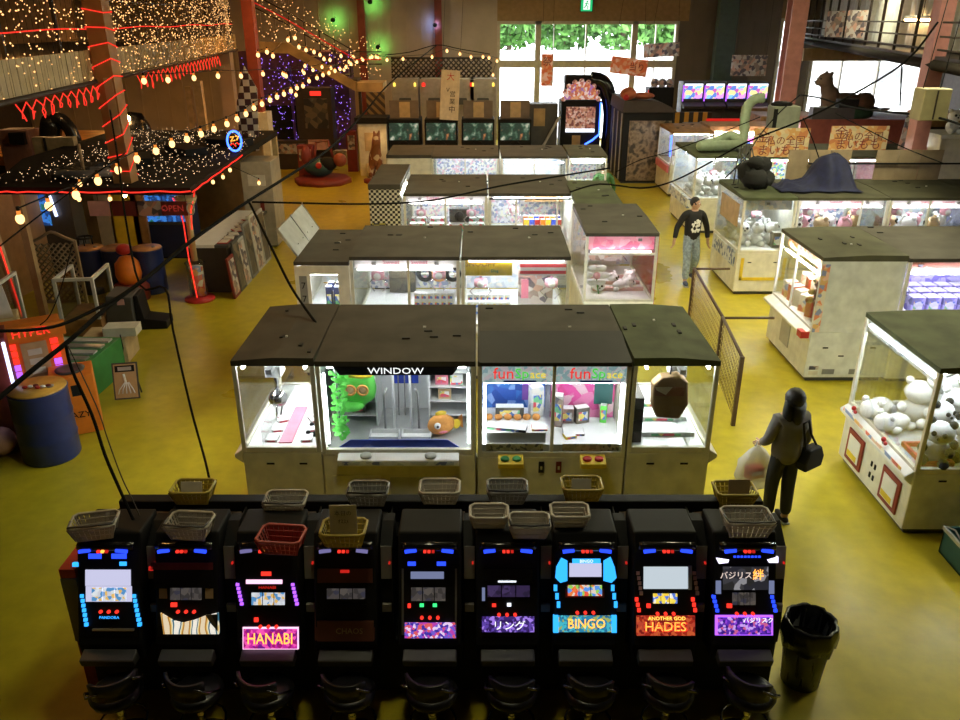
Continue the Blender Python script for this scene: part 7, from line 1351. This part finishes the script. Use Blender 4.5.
festoon('short festoon of warm bulbs dipping under the gallery edge to the landing', [(144, 81), (168, 80), (194, 78), (218, 76), (241, 76), (263, 74), (284, 75), (304, 73), (313, 70), (322, 67), (331, 68), (344, 70), (356, 63)], 13, 30.5, .05)
festoon('festoon of warm bulbs crossing under the stair railing', [(258, 55), (267, 52), (273, 56), (288, 40), (295, 38), (299, 47), (306, 50), (314, 52), (320, 55), (324, 59), (330, 60), (341, 56), (349, 62), (353, 57), (362, 59)], 22, 31, .06)
festoon('festoon of warm bulbs from the landing to the back window', [(372, 57), (378, 58), (387, 60), (403, 59), (432, 57), (447, 51), (460, 54), (471, 57), (483, 57), (489, 58), (497, 61), (493, 75)], 31, 33, .06)
festoon('festoon of warm bulbs along the right roof edge of the kiosk', [(80, 184), (79, 199), (110, 199), (189, 202), (213, 182), (223, 177), (230, 170), (259, 183)], 13.2, 18, .045)
festoon('festoon of warm bulbs hanging in the dark below the stair foot', [(286, 76), (296, 95), (283, 74), (305, 66), (303, 71), (311, 62), (312, 66)], 24, 30, .06)
def cable(label, px, Ya, Yb, r=.015, m='cable_black', group=None, end=None):
    pts = smooth(path3(px, Ya, Yb), 4)
    return single(MB().tube(pts, r, m, 6), 'hanging_cable', label, 'cable', group=group)
cable('thick black cable bundle sweeping from the left edge up to the far post', [(-8, 404), (30, 372), (70, 340), (110, 305), (150, 275), (190, 242), (225, 217), (250, 200), (285, 178), (330, 148), (365, 112), (385, 88), (410, 66), (437, 45)], 5.0, 35.5, .019)
cable('thinner black cable sagging above the bundle at the left edge', [(-5, 331), (30, 330), (60, 325), (90, 312), (120, 296), (150, 276)], 5.2, 6.6, .013)
cable('black cable dropping from the bundle to the first island roof', [(248, 200), (258, 220), (275, 255), (290, 285), (305, 308), (322, 331)], 10.4, 8.1, .016)
cable('black cable crossing the hall toward the second island', [(252, 202), (300, 203), (350, 204), (401, 203), (440, 199), (500, 186), (560, 176), (610, 168)], 12.6, 15.2, .016)
cable('vertical black cable dropping past the arcade seat to the slot stand', [(110, 110), (118, 160), (125, 215), (140, 285), (165, 288), (173, 330), (190, 405), (205, 460), (212, 492)], 9.0, 5.6, .010)
cable('curved black cable falling from the bundle to the slot stand', [(66, 345), (72, 370), (92, 415), (105, 455), (120, 490), (138, 530)], 5.55, 5.1, .012)
cable('thin brown cable beside the curved one at the slot stand', [(68, 346), (96, 405), (108, 440), (122, 478), (135, 505), (150, 542)], 5.6, 5.12, .005, 'dark_brown')
cable('thin straight wire at the upper left over the kiosk', [(0, 246), (40, 215), (80, 185), (125, 153)], 7, 9.5, .007)
cable('short thin wire falling in front of the lattice panel', [(72, 245), (62, 285), (50, 315), (40, 325)], 9, 8.2, .007)
cable('black wire crossing from the island tops past the walking man to the gallery', [(570, 192), (600, 184), (640, 188), (668, 183), (700, 168), (745, 143), (800, 121), (850, 96), (905, 62), (938, 22)], 15, 11.8, .016)
cable('black wire sagging from the pink column to the right photo edge', [(800, 95), (820, 98), (850, 107), (890, 112), (935, 117), (965, 126)], 20, 11.2, .018)
cable('black wire from the pink column down past the duct hose to the black sack', [(800, 95), (780, 112), (760, 135), (745, 158), (725, 178)], 20, 15.6, .014)
cable('black wire dropping from above the orange sign to the blue tarp', [(803, 118), (812, 138), (818, 155), (823, 170)], 17, 15.8, .012)
cable('thin wire slanting across the cardboard sheets to the right', [(835, 113), (870, 131), (905, 148), (945, 164)], 16, 13.5, .009)
cable('black wire hanging down from the right gallery edge', [(902, 66), (901, 85), (900, 106)], 12.6, 12.4, .012)
cable('black wire from the dark cabinet roof to the back row', [(616, 172), (640, 160), (668, 152), (715, 135), (760, 117)], 20, 19, .012)
cable('black wire across the top of the far posts', [(385, 55), (410, 52), (437, 45), (460, 49), (490, 54)], 35, 35.2, .02)

# ================================================================== CAMERA, WORLD, VIEW
cam = bpy.data.cameras.new('camera'); cam.sensor_width = 36; cam.lens = 36 * FPX / 960; cam.clip_end = 400
co_ = bpy.data.objects.new('camera', cam); COL.objects.link(co_); co_.location = (0, 0, CAMZ); co_.rotation_euler = (PI / 2 - PITCH, 0, 0); S.camera = co_
w = bpy.data.worlds.new('day'); S.world = w; w.use_nodes = True; w.node_tree.nodes['Background'].inputs[0].default_value = (.92, .96, 1, 1); w.node_tree.nodes['Background'].inputs[1].default_value = 9.0
S.view_settings.view_transform = 'Standard'; S.view_settings.look = 'None'; S.view_settings.gamma = 1; S.view_settings.exposure = .18; S.view_settings.use_curve_mapping = False
S.cycles.use_denoising = True; S.cycles.sample_clamp_indirect = 4; S.cycles.max_bounces = 7; S.cycles.transparent_max_bounces = 24; S.cycles.diffuse_bounces = 3; S.cycles.glossy_bounces = 3; S.cycles.caustics_reflective = False; S.cycles.caustics_refractive = False
